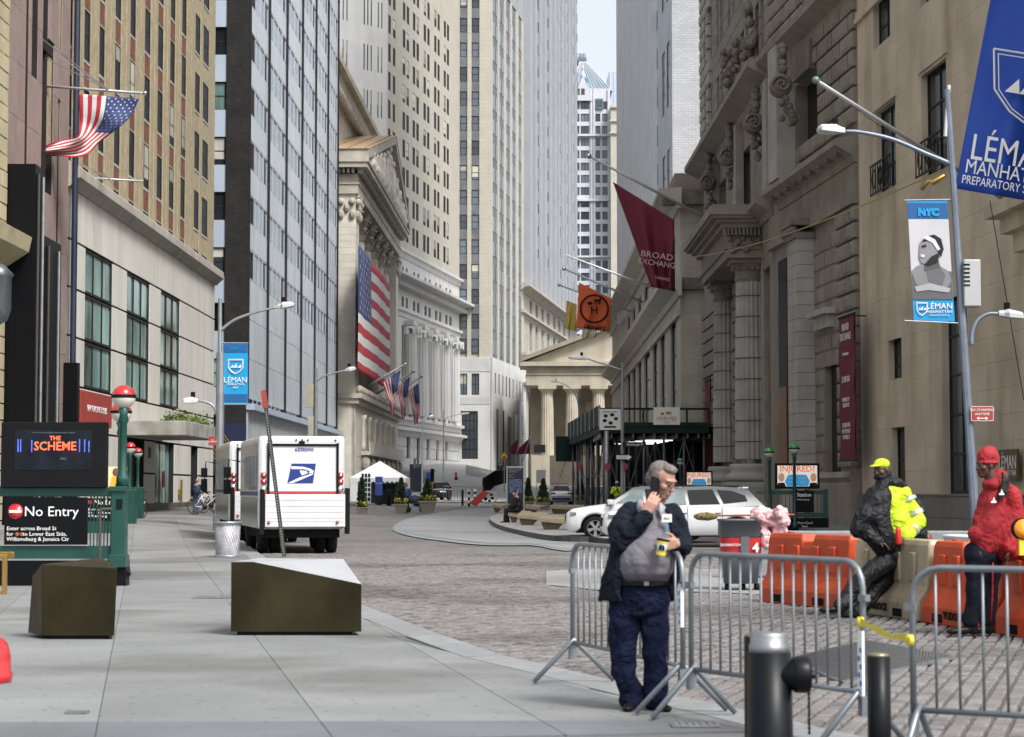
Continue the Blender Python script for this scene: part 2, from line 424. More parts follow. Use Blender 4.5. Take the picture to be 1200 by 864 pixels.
# granite kerb stones
for (a, b), (c, d) in zip(CURB[::-1], CURB[::-1][1:]):
    L = math.hypot(c-a, d-b); k = max(1, round(L/1.6))
    for q in range(k):
        p0 = (a+(c-a)*q/k, b+(d-b)*q/k); p1 = (a+(c-a)*(q+1)/k, b+(d-b)*(q+1)/k)
        if p0[1] > 75: continue
        e = ((c-a)/L, (d-b)/L); nn = (e[1], -e[0])                    # toward the sidewalk
        if nn[0] > 0: nn = (-nn[0], -nn[1])
        g0 = .006; P = [(p0[0]+e[0]*g0, p0[1]+e[1]*g0), (p1[0]-e[0]*g0, p1[1]-e[1]*g0)]
        P += [(P[1][0]+nn[0]*.4, P[1][1]+nn[1]*.4), (P[0][0]+nn[0]*.4, P[0][1]+nn[1]*.4)]
        slab(P if True else P, m_gran, .004, 'kerb_stone', .14)
# cobbles, laid one by one
ta = rad(-17); ux, uy = math.cos(ta), math.sin(ta)     # u: across the courses ; w: along them
band = [G(640, 668), G(760, 664), G(905, 668), G(915, 697), G(843, 693), G(700, 690), G(640, 684)]
grate = [G(925, 772), G(1015, 750), G(1118, 768), G(985, 798)]
def inside(p, P):
    c = False
    for i in range(len(P)):
        a, b = P[i], P[i-1]
        if (a[1] > p[1]) != (b[1] > p[1]) and p[0] < (b[0]-a[0])*(p[1]-a[1])/(b[1]-a[1])+a[0]: c = not c
    return c
cl = []
cw, cll = .135, .26
for i in range(-260, 260):
    for j in range(-40, 330):
        s, t = i*cw, j*cll+(cll/2 if i % 2 else 0)+R.uniform(-.015, .015)
        x, y = s*ux-t*uy, s*uy+t*ux
        x, y = s*math.cos(ta)+t*math.sin(-ta), s*math.sin(ta)+t*math.cos(ta)
        if not (9.5 < y < 50) or abs(x) > .27*y+.4 or x < curbx(y)+.08: continue
        if y > 24 and x > 3.6+.2*(y-24) and False: continue
        if inside((x, y), band) or inside((x, y), grate): continue
        cl.append((x, y))
cl.sort(key=lambda p: p[1])
rz = Matrix.Rotation(ta, 3, 'Z')
def cob(M, x, y):
    h = -.02+R.uniform(-.006, .006)-.012*R.random(); a, b = cw/2-.008-R.random()*.006, cll/2-.008-R.random()*.012; q = .016
    vs = [(-a,-b,h-.05),(a,-b,h-.05),(a,b,h-.05),(-a,b,h-.05),(-a+q*.3,-b+q*.3,h-.008),(a-q*.3,-b+q*.3,h-.008),(a-q*.3,b-q*.3,h-.008),(-a+q*.3,b-q*.3,h-.008),(-a+q,-b+q,h),(a-q,-b+q,h),(a-q,b-q,h),(-a+q,b-q,h)]
    o = Vector((x, y, gz(x, y))); vs = [tuple(rz @ Vector(v)+o) for v in vs]
    M.add(vs, [(0,1,5,4),(1,2,6,5),(2,3,7,6),(3,0,4,7),(4,5,9,8),(5,6,10,9),(6,7,11,10),(7,4,8,11),(8,9,10,11)])
cm = []
for k in range(8):
    M = MB(); x0 = M; h = R.uniform(-.004, .004); a, b = cw/2-.008-R.random()*.006, cll/2-.01-R.random()*.01; q = .016
    M.add([(-a,-b,h-.05),(a,-b,h-.05),(a,b,h-.05),(-a,b,h-.05),(-a+q*.3,-b+q*.3,h-.008),(a-q*.3,-b+q*.3,h-.008),(a-q*.3,b-q*.3,h-.008),(-a+q*.3,b-q*.3,h-.008),(-a+q,-b+q,h),(a-q,-b+q,h),(a-q,b-q,h),(-a+q,b-q,h)],
          [(0,1,5,4),(1,2,6,5),(2,3,7,6),(3,0,4,7),(4,5,9,8),(5,6,10,9),(6,7,11,10),(7,4,8,11),(8,9,10,11)])
    cm.append(M.mesh('cobblestone', m_cob))
vis = [p for p in cl if p[0] < .257*p[1] and p[1]*.124 > 1.55][:290]; vs_ = set(vis)
for x, y in vis: put('cobblestone', cm[R.randrange(8)], road, (x, y, -.022), (0, 0, ta))
M = MB()
for x, y in cl:
    if (x, y) not in vs_: cob(M, x, y)
M.build('cobblestone', mat('cobble_mass', (.15, .142, .138), .8, blotch=1, var=.4, scale=5, bump=.3, bscale=40), road, kind='stuff')
sheet('cobble_bedding', [(curbx(y)+.02, y) for y in range(9, 52)]+[(15, 51), (15, 9)], -.062, m_joint, 3, None, parent=road)
sheet('crossing_strip', band, -.02, mat('strip_concrete', (.23, .23, .225), .85, blotch=.6, var=.1, bump=.1), 3, None, parent=road)
def smooth_poly(P, k=5):
    n = len(P); Q = []
    for i in range(n):
        p0, p1, p2, p3 = (Vector(P[(i+j-1) % n]) for j in range(4))
        for q in range(k): r = q/k; v = .5*(2*p1+(p2-p0)*r+(2*p0-5*p1+4*p2-p3)*r*r+(3*p1-p0-3*p2+p3)*r**3); Q.append((v.x, v.y))
    return Q
sheet('pale_paving', smooth_poly([G(a, b) for a, b in [(690, 634.5), (620, 636), (567, 635), (525, 630.5), (488, 625), (470, 618.5), (480, 610), (505, 603.5), (529, 599), (560, 596), (640, 596), (700, 600)]]), -.03, m_pav, 5, None, parent=road)
sheet('paving_border', smooth_poly([G(a, b) for a, b in [(690, 636), (620, 637.5), (565, 637), (520, 632.5), (478, 626.5), (460, 618.5), (472, 609), (500, 602), (529, 598), (560, 595), (640, 595), (700, 599)]]), -.04, mat('border_stone', (.2, .225, .235), .8, var=.1), 5, None, parent=road)
isl = [G(a, b) for a, b in [(574, 609.5), (575, 613), (580, 617), (590, 621), (605, 625), (625, 629.5), (650, 633), (690, 634), (730, 633), (730, 606), (690, 600), (640, 600), (600, 603), (580, 606)]]; isl = smooth_poly(isl, 4)
sheet('traffic_island', isl, .12, mat('island_concrete', (.3, .3, .3), .85, var=.08, bump=.1), 3, skirt=.25)
kb = MB()
for p, q in zip(isl[:33], isl[1:34]):
    kb.quad((p[0],p[1],gz(*p)+.126),(q[0],q[1],gz(*q)+.126),(q[0],q[1]+.25,gz(*q)+.126),(p[0],p[1]+.25,gz(*p)+.126)); kb.quad((p[0],p[1]-.02,gz(*p)-.1),(q[0],q[1]-.02,gz(*q)-.1),(q[0],q[1],gz(*q)+.13),(p[0],p[1],gz(*p)+.13))
kb.build('steel_kerb', mat('dark_kerb', (.04, .045, .05), .5), bpy.data.objects['traffic_island'])
sheet('right_sidewalk', [(11.2, 60), (10.6, 100), (9.0, 118), (2.2, 118), (1.0, 155), (5.0, 240), (14, 240), (22, 100), (22, 30), (12.2, 30)], .03, m_conc, 4, skirt=.2)
sheet('left_sidewalk', [(-11.5, 126), (-10.2, 150), (-10.4, 190), (-9.5, 250), (-30, 250), (-40, 126)], .05, m_conc, 4, skirt=.2)
sheet('upper_street', [(-16, 172), (12, 172), (9, 235), (2, 284), (40, 284), (40, 330), (-40, 330), (-40, 240)], .012, mat('upper_paving', (.34, .34, .33), .85, var=.1, scale=.6, bump=.1), 5)
# iron grating in the cobbles
gt = thing('street_grating', 'large dark iron mesh grating set in the cobbles behind the steel barriers', 'grating', (grate[3][0], grate[3][1], 0))
M = MB(); A, B_, C_, D_ = [Vector((*p, 0)) for p in grate]; o = Vector((grate[3][0], grate[3][1], 0))
def bl(s, t): return (A*(1-s)+B_*s)*(1-t)+(D_*(1-s)+C_*s)*t-o
for k in range(31):
    for f_ in ((lambda q: bl(k/30, q)), (lambda q: bl(q, k/30))):
        p, q = f_(0), f_(1); d = (q-p).normalized()*.017; nn = Vector((-d.y, d.x, 0)); z = -.012
        M.box(0, 0, 0, 0, 0, 0) if False else M.add([tuple(v) for v in (p-nn+Vector((0,0,z)), q-nn+Vector((0,0,z)), q+nn+Vector((0,0,z)), p+nn+Vector((0,0,z)), p-nn+Vector((0,0,z-.03)), q-nn+Vector((0,0,z-.03)), q+nn+Vector((0,0,z-.03)), p+nn+Vector((0,0,z-.03)))], [(0,1,2,3),(0,4,5,1),(2,6,7,3)])
o_ = M.build('mesh_bars', mat('cast_iron', (.16, .16, .165), .6, .2, var=.2, scale=8), gt); 
M = MB(); M.add([tuple(bl(a, b)+Vector((0, 0, -.058))) for a, b in ((0,0),(1,0),(1,1),(0,1))], [(0,1,2,3)]); M.build('pit', mat('black_pit', (.02, .02, .02), .95), gt)
for px, py, w_, d_, lab in [(250, 701, .55, .6, 'dark steel hatch grille in the pale paving beside the large bronze block'), (90, 839, .16, .1, 'small dark metal plate in the paving near the red standpipe cap'), (815, 853, .32, .22, 'rusty square cover in the dark paving beside the man\'s feet')]:
    p = gp(px, py); t = thing('utility_cover', lab, 'cover', (p.x, p.y, p.z+.004)); M = MB(); M.box(-w_/2, w_/2, -d_/2, d_/2, 0, .008)
    M.build('plate', MATS['cast_iron'], t); M = MB()
    for k in range(7): x = -w_/2+w_*(k+.5)/7; M.box(x-w_*.03, x+w_*.03, -d_*.45, d_*.45, .008, .014)
    M.build('ribs', MATS['cast_iron'], t)
# ---------------- left side of the street ----------------
m_lime = mat('limestone_panel', (.56, .545, .5), .8, var=.07, scale=.8, bump=.08, streak=.45, objvar=.05, stretch=(1, 1, .3))
m_limed = mat('limestone_trim', (.38, .36, .32), .85, var=.15, scale=1, streak=.6, bump=.1)
m_dkjoint = mat('dark_joint', (.03, .028, .026), .9, var=0)
m_glassg = mat('green_glass', (.19, .31, .29), .06, var=.8, scale=.45, objvar=.35, spec=.8, stretch=(1, 1, .5))  # patchy pale tone stands in for reflected buildings, put into the colour
m_glassd = mat('dark_glass', (.02, .026, .032), .16, var=.3, scale=.5, objvar=.7, spec=.22)
m_glassk = mat('black_glass', (.012, .014, .017), .4, objvar=.6, spec=.06)
m_glassb = mat('blue_glass', (.09, .15, .22), .07, var=.25, scale=.4, objvar=.3, spec=.8)
m_frame = mat('dark_frame', (.025, .025, .027), .5, var=.1)
m_frameb = mat('bronze_frame', (.05, .045, .04), .5, var=.1)
m_buff = mat('buff_brick', (.44, .37, .235), .85, var=.14, scale=2, brick=(.22, .075, (.27, .23, .16), 'x', .012), bump=.3, twocol=.78, streak=.2)
m_red = mat('red_brick', (.22, .075, .045), .85, var=.2, scale=2, brick=(.22, .075, (.13, .06, .045), 'x', .012), bump=.3, twocol=.7)
m_pink = mat('pink_granite', (.27, .2, .18), .6, var=.12, scale=1.6, bump=.08, objvar=.05, bscale=40)
m_black = mat('black_steel', (.006, .0065, .008), .4, .1, var=.1)
XL = -17.2
# --- limestone podium block with brick tower above ---
b2 = thing('office_block', 'pale limestone fronted block with three tall green windows and buff brick storeys above', 'building')
f2 = Fac(b2, (XL, 76.6), (XL+.15, 113.3)); L2 = f2.L
zs = [f2.z(74, y) for y in (500, 450, 391.9, 334.6, 278.6)]; Ztop = f2.z(75, 219)
g0 = -.6
wx = [(f2.u(95), f2.u(128)), (f2.u(144.5), f2.u(172)), (f2.u(184.8), f2.u(207.8))]
holes = [(a, b, zs[1], zs[4]) for a, b in wx]
cz0 = 3.9
ent = [(f2.u(143), f2.u(168), .2, cz0), (f2.u(180), f2.u(203), .75, cz0+.0), (f2.u(222), f2.u(231), .6, cz0)]
wall(MB(), 0, L2, g0, Ztop, holes+ent, .45).build('wall', m_dkjoint, b2)
core(b2, 0, L2, .6, 26, g0, Ztop, m_limed)
# panels between joints
P = []; zz = [g0, 1.9+.45]+[3.9]+zs[1:]
cols = [0, wx[0][0], wx[0][1], wx[1][0], wx[1][1], wx[2][0], wx[2][1], f2.u(222), L2]
for a, b in zip(cols, cols[1:]):
    for c, d in zip(zz, zz[1:]):
        inside_w = any(abs(a-w0) < .01 for w0, w1 in wx) and c >= zs[1]-.01
        if inside_w: continue
        seg = [(a, b)]
        for e in ent:
            if e[3] > (c+d)/2 > e[2]:
                ns = []
                for s0, s1 in seg:
                    if e[1] <= s0 or e[0] >= s1: ns.append((s0, s1)); continue
                    if e[0] > s0+.1: ns.append((s0, e[0]))
                    if e[1] < s1-.1: ns.append((e[1], s1))
                seg = ns
        for s0, s1 in seg:
            n = max(1, round((s1-s0)/3.6))
            for k in range(n): P.append((s0+(s1-s0)*k/n+.02, s0+(s1-s0)*(k+1)/n-.02, -.06, 0, c+.045, d-.045))
n = 36
for k in range(n): P.append((L2*k/n+.008, L2*(k+1)/n-.008, -.06+R.uniform(-.004, .004), 0, zs[4]+.05, Ztop-.01))
pieces(b2, 'stone_panel', P, m_lime, .02)
for a, b in wx:
    for c, d in zip(zs[1:], zs[2:]): window(b2, a+.03, b-.03, c+.05, d-.02, .0, 3, 1, m_frame, m_glassg, .1, .12, split=True)
M = MB(); sweep(M, [(0, Ztop), (.1, Ztop), (.4, Ztop+.3), (.5, Ztop+.36), (.5, Ztop+.72), (.42, Ztop+.8), (.1, Ztop+1.0), (-.5, Ztop+1.2), (-.5, Ztop)], -.2, L2+.5); M.build('cornice', m_limed, b2)
# brick storeys
zb = Ztop+1.0; ztb = 42
u0, u1 = f2.u(72)-3, L2-.2
wpx = [(92, 98), (110, 115.3), (128.8, 134.4), (146.6, 152), (164, 169.6), (179.7, 185), (194.3, 199), (208, 212.4)]
wp2 = [(224, 229), (233.4, 239.4)]
cs = [(f2.u(a), f2.u(b)) for a, b in wpx]; cs2 = [(f2.u(a), f2.u(b)) for a, b in wp2]
step = cs[3][0]-cs[2][0]; cs = [(cs[0][0]-step*.97, cs[0][1]-step*.97)]+cs
zw = 12.45; hw = 2.05; fl = 3.2; hs_ = []
for a, b in cs+cs2:
    k = 0
    while zw+k*fl < ztb-3:
        hs_.append((a, b, zw+k*fl, zw+k*fl+hw)); k += 1
hs_ = [h for h in hs_ if h[3] > zb]
M = MB(); wall(M, u0, u1, zb, ztb, hs_, .2); M.build('brick_wall', m_buff, b2); core(b2, u0, u1, .6, 26, zb, ztb, m_buff, 'rear_brick_walls')
sp = []; pi_ = []
for a, b in cs:
    k = 0
    while zw+k*fl < ztb-3:
        z0 = zw+k*fl+hw
        if z0 > zb-.5: sp.append((a-.02, b+.02, -.012, .03, max(zb, z0+.12), z0+fl-hw-.12)); 
        k += 1
pieces(b2, 'brick_spandrel', sp, m_red, .02, fac=f2)
al = sorted(cs+cs2)
for (a, b), (c, d) in zip(al, al[1:]):
    w_ = c-b
    for x0_, x1_ in ([(b+.25, b+w_*.42), (b+w_*.58, c-.25)] if w_ > 1.4 else [(b+.2, c-.2)]): pi_.append((x0_, x1_, -.035, .02, zb, ztb))
pieces(b2, 'brick_pier', pi_, m_buff, .02)
sl_ = [(h[0]-.05, h[1]+.05, -.03, .05, h[2]-.12, h[2]) for h in hs_ if h[2] > zb]
pieces(b2, 'window_sill', sl_, m_limed, .02, fac=f2)
m_fr2 = mat('window_frame_grey', (.1, .1, .1), .6, var=.1)
for h in hs_:
    if h[2] > zb-2: window(b2, h[0]+.0, h[1]-.0, max(h[2], zb), h[3], -.02, 1, 2, m_frame, m_glassk, .05)
# street level: red sign, canopy, shop front, number, doors
m_rs = mat('red_sign', (.3, .04, .03), .6, var=.1); m_wh = mat('white_letter', (.75, .75, .72), .6, var=0)
sg = MB().box(f2.u(92, .35), f2.u(128, .35), -.42, -.28, f2.z(92, 497, .35), f2.z(92, 457, .35)).build('wall_sign', m_rs, b2, label='red sign with white lettering')
text('NEW YORK SPORTS CLUBS', .36, m_wh, sg, ((f2.u(92, .35)+f2.u(128, .35))/2, -.43, (f2.z(92, 497, .35)+f2.z(92, 457, .35))/2), sx=.85)
M = MB(); ca0, ca1 = 11.5, 20.2
zc = 3.98; M.box(ca0, ca1, -2.7, -.07, zc, zc+.66); cn = M.build('canopy', mat('weathered_concrete', (.3, .285, .26), .9, var=.25, scale=1.5, streak=.5, bump=.3), b2, bevel=.04)
m_leaf = mat('shrub_leaf', (.06, .11, .03), .7, var=.5, scale=3); m_leaf2 = mat('shrub_leaf_light', (.16, .2, .05), .7, var=.4, scale=3)
M = MB()
for k in range(900):
    x, y, z = R.uniform(ca0, ca1), R.uniform(-2.6, -1.6), zc+.66+abs(R.gauss(0, .2)); s = R.uniform(.05, .12); M.cur = R.randrange(2)
    a = Vector((R.gauss(0, 1), R.gauss(0, 1), R.gauss(0, 1))).normalized()*s; b = a.cross(Vector((R.gauss(0, 1), R.gauss(0, 1), 1))).normalized()*s*.6; c = Vector((x, y, z)); M.quad(c-a, c-b, c+a, c+b)
M.build('canopy_plants', [m_leaf, m_leaf2], b2, kind='stuff')
window(b2, ent[1][0], ent[1][1], .75, cz0, .2, 2, 1, m_frame, m_glassg, .08, label='shop window')
window(b2, ent[2][0], ent[2][1], .6, cz0, .2, 1, 1, m_frame, m_glassd, .08, label='shop window')
rc = MB().lathe([(0, 0), (.42, 0), (.42, .04), (0, .04)], n=20, ax='y'); rc.build('window_decal', m_rs, b2, loc=((ent[1][0]+ent[1][1])/2, -.0, 2.1))
M = MB().box(ent[0][0]+.2, ent[0][1]-.2, .25, .3, .25, 3.2); M.build('entrance_door', m_glassd, b2)
for k in (0, 1): 
    x = ent[0][0]-.1 if k == 0 else ent[0][1]+.1
for px in (170, ): text('30', .75, m_frame, b2, (f2.u(173), -.07, 3.3), sx=1, bold=.02)
MB().box(0, L2, -.12, -.062, g0, .95).build('base_course', mat('brown_granite', (.1, .08, .07), .5, var=.2, scale=3), b2)
MB().box(f2.u(207), f2.u(209), -.2, -.06, 1.3, 1.6).tube([(f2.u(208), -.2, .9), (f2.u(208), -.2, 2.1)], .06, 6).build('standpipe', mat('brass', (.45, .3, .08), .35, .9), b2)
m_steel = mat('galvanised', (.3, .32, .34), .42, .55, var=.12, scale=3)
m_pole = mat('pole_grey', (.42, .43, .44), .45, .3, var=.08)
Yw = 80; ow = at(72, 207, Yw); t = thing('white_flagpole', 'bare white flagpole with stays above the cornice of the limestone block at left', 'flagpole', tuple(ow))
SM().tube([(0, 0, 0), at(168, 212.5, Yw)-ow], .05, 6).build('pole', m_pole, t); [MB().tube([at(px, py, Yw+dy)-ow, at(130, 210, Yw)-ow], .02, 4).build('stay', m_steel, t) for px, py, dy in ((78, 183, -2), (80, 188, 2))]
# --- pink granite block ---
b1 = thing('granite_block', 'pink granite fronted block with black steel pylons, beside the limestone block', 'building')
Y1a = 17.0*F/600*.99; f1 = Fac(b1, (XL+.1, 66.3), (XL, 76.4)); L1 = f1.L; Z1 = 45
hl = []
for a, b, z0, z1 in [(f1.u(20), f1.u(27), 4, 11.5), (f1.u(41), f1.u(48), 12.5, 60), (f1.u(33), f1.u(36), 8, 12.2), (f1.u(28), f1.u(36), 17, 60), (f1.u(41), f1.u(55), f1.z(55, 250), f1.z(41, 55)), (f1.u(60), f1.u(63), 10, 16.3), (f1.u(60), f1.u(64), 17.4, 60), (f1.u(21), f1.u(25), 13, 60)]: hl.append((a, b, z0, min(z1, 44)))
hl2 = [h for h in hl if h[1]-h[0] > .05]
wall(MB(), 0, L1, -.2, Z1, hl2, 1.1).build('wall', m_dkjoint, b1); core(b1, 0, L1, 1.2, 26, -.2, Z1, m_pink)
pieces(b1, 'granite_panel', courses(0, L1, 1, Z1, 1.7, 1.9, hl2, -.05, 0, .015, .004, bond=False), m_pink, .02, fac=f1)
for h in hl2: MB().box(h[0], h[1], .9, 1.0, h[2], h[3]).build('recessed_window', m_glassd, b1)
# black pylons standing against the granite front
for a, b, y, off in [(8, 25, 305, .9), (33, 46, 190, 1.1), (46, 68, 275, .9)]:
    u0_, u1_ = f1.u(a, off), f1.u(b, off); zt = f1.z(a, y, off)
    u0_, u1_ = max(u0_, .0), u1_
    if u1_ < u0_+.3: u0_, u1_ = .05, .9
    t = MB().box(u0_, u1_, -off, -.07, -.2, zt).build('steel_pylon', m_black, b1)
    for q in (.25, .8): MB().tube([(u0_+(u1_-u0_)*q, -off-.05, 0), (u0_+(u1_-u0_)*q, -off-.05, zt-.3)], .05, 6).build('conduit', m_frameb if q < .5 else m_steel, t)
MB().tube([(L1+.02, -.3, 0), (L1+.02, -.3, 44)], .12, 8).build('downpipe', mat('navy_paint', (.015, .025, .05), .4), b1)
MB().box(L1-.5, L1-.05, -.6, -.07, 0, f1.z(70, 425)).build('steel_pylon', m_black, b1)
ft = MB().box(0, L1, -.3, -.06, 2.2, 3.0).build('black_fascia', m_black, b1)
b0 = thing('cream_block', 'cream rusticated stone building at the left edge of the picture', 'building')
f0 = Fac(b0, (XL+.25, 48), (XL+.15, 66.2)); m_cream = mat('cream_stone', (.42, .37, .24), .8, var=.1, scale=1.5, bump=.15, streak=.4, objvar=.07)
h0 = [(f0.L-4.6-k*4.4, f0.L-3.0-k*4.4, z, z+2.4) for k in range(3) for z in (5.2, 10.2, 14.4, 18.6, 22.8, 27)]
wall(MB(), 0, f0.L, -.2, 40, h0, .5).build('wall', m_dkjoint, b0); core(b0, 0, f0.L, .6, 24, -.2, 40, m_cream)
pieces(b0, 'stone_block', courses(0, f0.L, 0, 36, 1.3, .55, h0, -.14, 0, .05, .01), m_cream, .1, fac=f0)
for h in h0: window(b0, h[0], h[1], h[2], h[3], .35, 1, 2, m_frame, m_glassd)
M = MB(); sweep(M, [(0, 8.9), (.9, 9.5), (1.0, 10.0), (0, 10.2)], 0, f0.L); M.build('cornice', m_cream, b0)
lt = SM().lathe([(.05, 0), (.3, .15), (.42, .5), (.42, 1.5), (.5, 1.6), (.2, 1.9), (.02, 2.0)], n=16); lt.build('wall_lantern', mat('lantern_metal', (.18, .2, .22), .3, .7), b0, loc=(f0.u(-6, .75), -.75, f0.z(4, 385, .7)))
# --- banded tower: dark brick flank and a front of white panels and window strips ---
m_dbr = mat('dark_brick', (.033, .031, .032), .8, var=.2, scale=1, brick=(.3, .1, (.035, .03, .03), 'x', .012), twocol=.7)
m_wpan = mat('white_enamel_panel', (.43, .475, .52), .35, var=.06, scale=.6, objvar=.06, streak=.12)
m_bpan = mat('pale_blue_panel', (.4, .47, .56), .4, var=.05, scale=.6)
m_alum = mat('aluminium', (.5, .52, .55), .35, .6, var=.1)
b3 = thing('banded_tower', 'tall office tower with dark brick mullions, white panels and blue window strips', 'building')
X3, Y3 = gX(288, 128.8), 128.8
k3 = gX(395, 189.5)
f3 = Fac(b3, (X3, Y3), (k3, 189.5)); L3 = f3.L; H3 = 92
bx3 = [f3.u(p) for p in (290, 311.5, 332.5, 351, 367, 381.5, 393.5)]
zl = f3.z(290, 292) ; fl3 = 3.62
MB().box(0, L3, .3, 24, -.5, H3).build('rear_walls', m_dbr, b3)
zled = f3.z(288, 474)
wt = zl  # top of the lowest window row at the corner
mu = []; pn = []; pw_ = []
for i, x in enumerate(bx3): mu.append((x-(.45 if i else x), x+.0 if i else .12, -.14, .3, zled, H3))
pieces(b3, 'brick_mullion', mu, m_dbr, .01)
rows = []
k = 0
while wt+k*fl3 < 75: rows.append((wt+k*fl3-1.95, wt+k*fl3)); k += 1
fin = MB()
for (a, b) in zip(bx3, bx3[1:]):
    b -= .45; a += .02; w_ = (b-a)/4
    for q in range(4):
        for (z0, z1) in rows:
            pn.append((a+q*w_+.02, a+(q+1)*w_-.02, -.015, .28, z1+.02, z1+fl3-1.97)); pw_.append((a+q*w_, a+(q+1)*w_, z0, z1))
        zt = rows[0][0]-.03; hh = (zt-zled-.4)/3
        for j in range(3): pn.append((a+q*w_+.02, a+(q+1)*w_-.02, -.02, .28, zled+.4+j*hh+.02, zled+.4+(j+1)*hh-.02))
        fin.box(a+q*w_-.04, a+q*w_+.04, -.04, .28, zled, 76)
pieces(b3, 'white_panel', pn, m_wpan, .01, fac=f3)
for a, b, c, d in sorted(pw_, key=lambda t: t[2]*4+t[0])[:288]: window(b3, a, b, c, d, .0, 1, 1, m_alum, m_glassb, .09, .1)
g = MB(); [g.box(a, b, .05, .1, c, d) for a, b, c, d in sorted(pw_, key=lambda t: t[2]*4+t[0])[288:]]
if g.v: g.build('upper_windows', m_glassb, b3, kind='stuff')
fin.build('panel_fins', m_alum, b3)
MB().box(-.1, L3, -.55, .3, zled-.35, zled+.05).build('ledge', m_bpan, b3)
lp = []; 
for k in range(36): lp.append((L3*k/36+.03, L3*(k+1)/36-.03, -.1, .28, zled-2.6, zled-.38))
pieces(b3, 'white_panel', lp, m_wpan, .01)
MB().box(0, L3, -.02, .3, -.3, zled-2.7).build('shop_front', m_glassd, b3)
for k in range(13): MB().box(L3*k/12-.15, L3*k/12+.15, -.2, .3, 0, zled-2.6).build('shop_pier', m_alum, b3)
# flank (faces the camera)
fx0 = gX(262, Y3)-X3; x_l = -16.0
def F3(x): return x       # world-x offset from corner; flank geometry is laid in world axes
fl = bpy.data.objects.new('flank', MB().box(x_l, -.02, .35, 20, -.5, H3).mesh('flank', m_dbr)); COL.objects.link(fl); fl.parent = b3; fl.rotation_euler = (0, 0, -f3.ang); fl.location = (-.37, 0, 0)
MB().box(fx0, 0, .02, .34, 0, H3).build('brick_pier', m_dbr, fl)
fr_ = []
for k in range(-4, 22):
    zt = rows[0][1]+k*3.62
    if zt < 6: continue
    fr_.append((x_l, fx0, .1, .34, zt+.0, zt+fl3-1.85))
for a in fr_:
    for q in range(5): MB().box(a[0]+(a[1]-a[0])*q/5+.01, a[0]+(a[1]-a[0])*(q+1)/5-.01, a[2], a[3], a[4], a[5]).build('spandrel_panel', m_bpan, fl) if a[4] < 45 else None
    if a[4] < 45:
        for q in range(4): 
            x0_ = fx0-1.9*(q+1); window(fl, x0_+.05, x0_+1.85, a[5], a[5]+1.84, .22, 1, 2, m_frame, m_glassd if (q+int(a[4])) % 3 else m_glassg, .07)
MB().box(x_l, .0, -.12, .33, 2.6, 5.9).build('fascia_sign', mat('navy_sign', (.012, .02, .06), .5), fl)
for k in range(4):
    s = .35+.28*k; M = MB(); c0 = (-1.6, -.14, 4.3)
    P = [(0, s), (s*.7, 0), (0, -s), (-s*.7, 0)]
    for i in range(4):
        a, b = P[i], P[(i+1) % 4]; M.tube([(c0[0]+a[0], c0[1], c0[2]+a[1]), (c0[0]+b[0], c0[1], c0[2]+b[1])], .03, 4)
    M.build('diamond_motif', MATS['brass'], fl)
# --- exchange with pediment portico ---
m_mar = mat('exchange_marble', (.6, .565, .49), .75, var=.1, scale=.5, bump=.12, streak=.5, objvar=.04, stretch=(1, 1, 2.5))
m_mard = mat('exchange_marble_weathered', (.44, .405, .34), .8, var=.2, scale=.8, bump=.2, streak=.7)
m_cop = mat('tan_roof_sheet', (.42, .29, .17), .6, var=.12, scale=.6)
b4 = thing('exchange_building', 'classical stone exchange with sculpted pediment and a giant flag hung across its columns', 'building')
A4 = Vector((gX(396, 190), 190)); f4 = Fac(b4, (-15.05, 190.5), (-15.05+.0214*52, 242.5)); L4 = f4.L
ZE = f4.z(424, 206); zcap = f4.z(424, 262, 0); zarch = f4.z(424, 240)
zflT, zflB = f4.z(418, 300), f4.z(418, 441); zbal = f4.z(416, 467)
H4 = 43.2
# body wall set back 1.6 behind the column plane
core(b4, -.4, L4+3, 3.4, 34, -.3, H4, m_mar, 'body')
# end pier (faces the camera) as coursed blocks, one each side of the colonnade
for x0_ in (0, L4-3.2):
    pr = MB().box(x0_, x0_+3.2, .03, 3.4, -.3, zarch).build('end_pier', m_mar, b4)
    P = []; nz = 26
    for k in range(nz): z0, z1 = zbal+(zarch-2.6-zbal)*k/nz, zbal+(zarch-2.6-zbal)*(k+1)/nz; P += [(x0_-.0, x0_+3.2, -.0, 3.3, z0+.015, z1-.015)]
    M = MB(); [M.box(x0_-.04, x0_+3.24, -.01, 3.4, p[4], p[5]) for p in P]; M.build('ashlar', m_mar, b4)
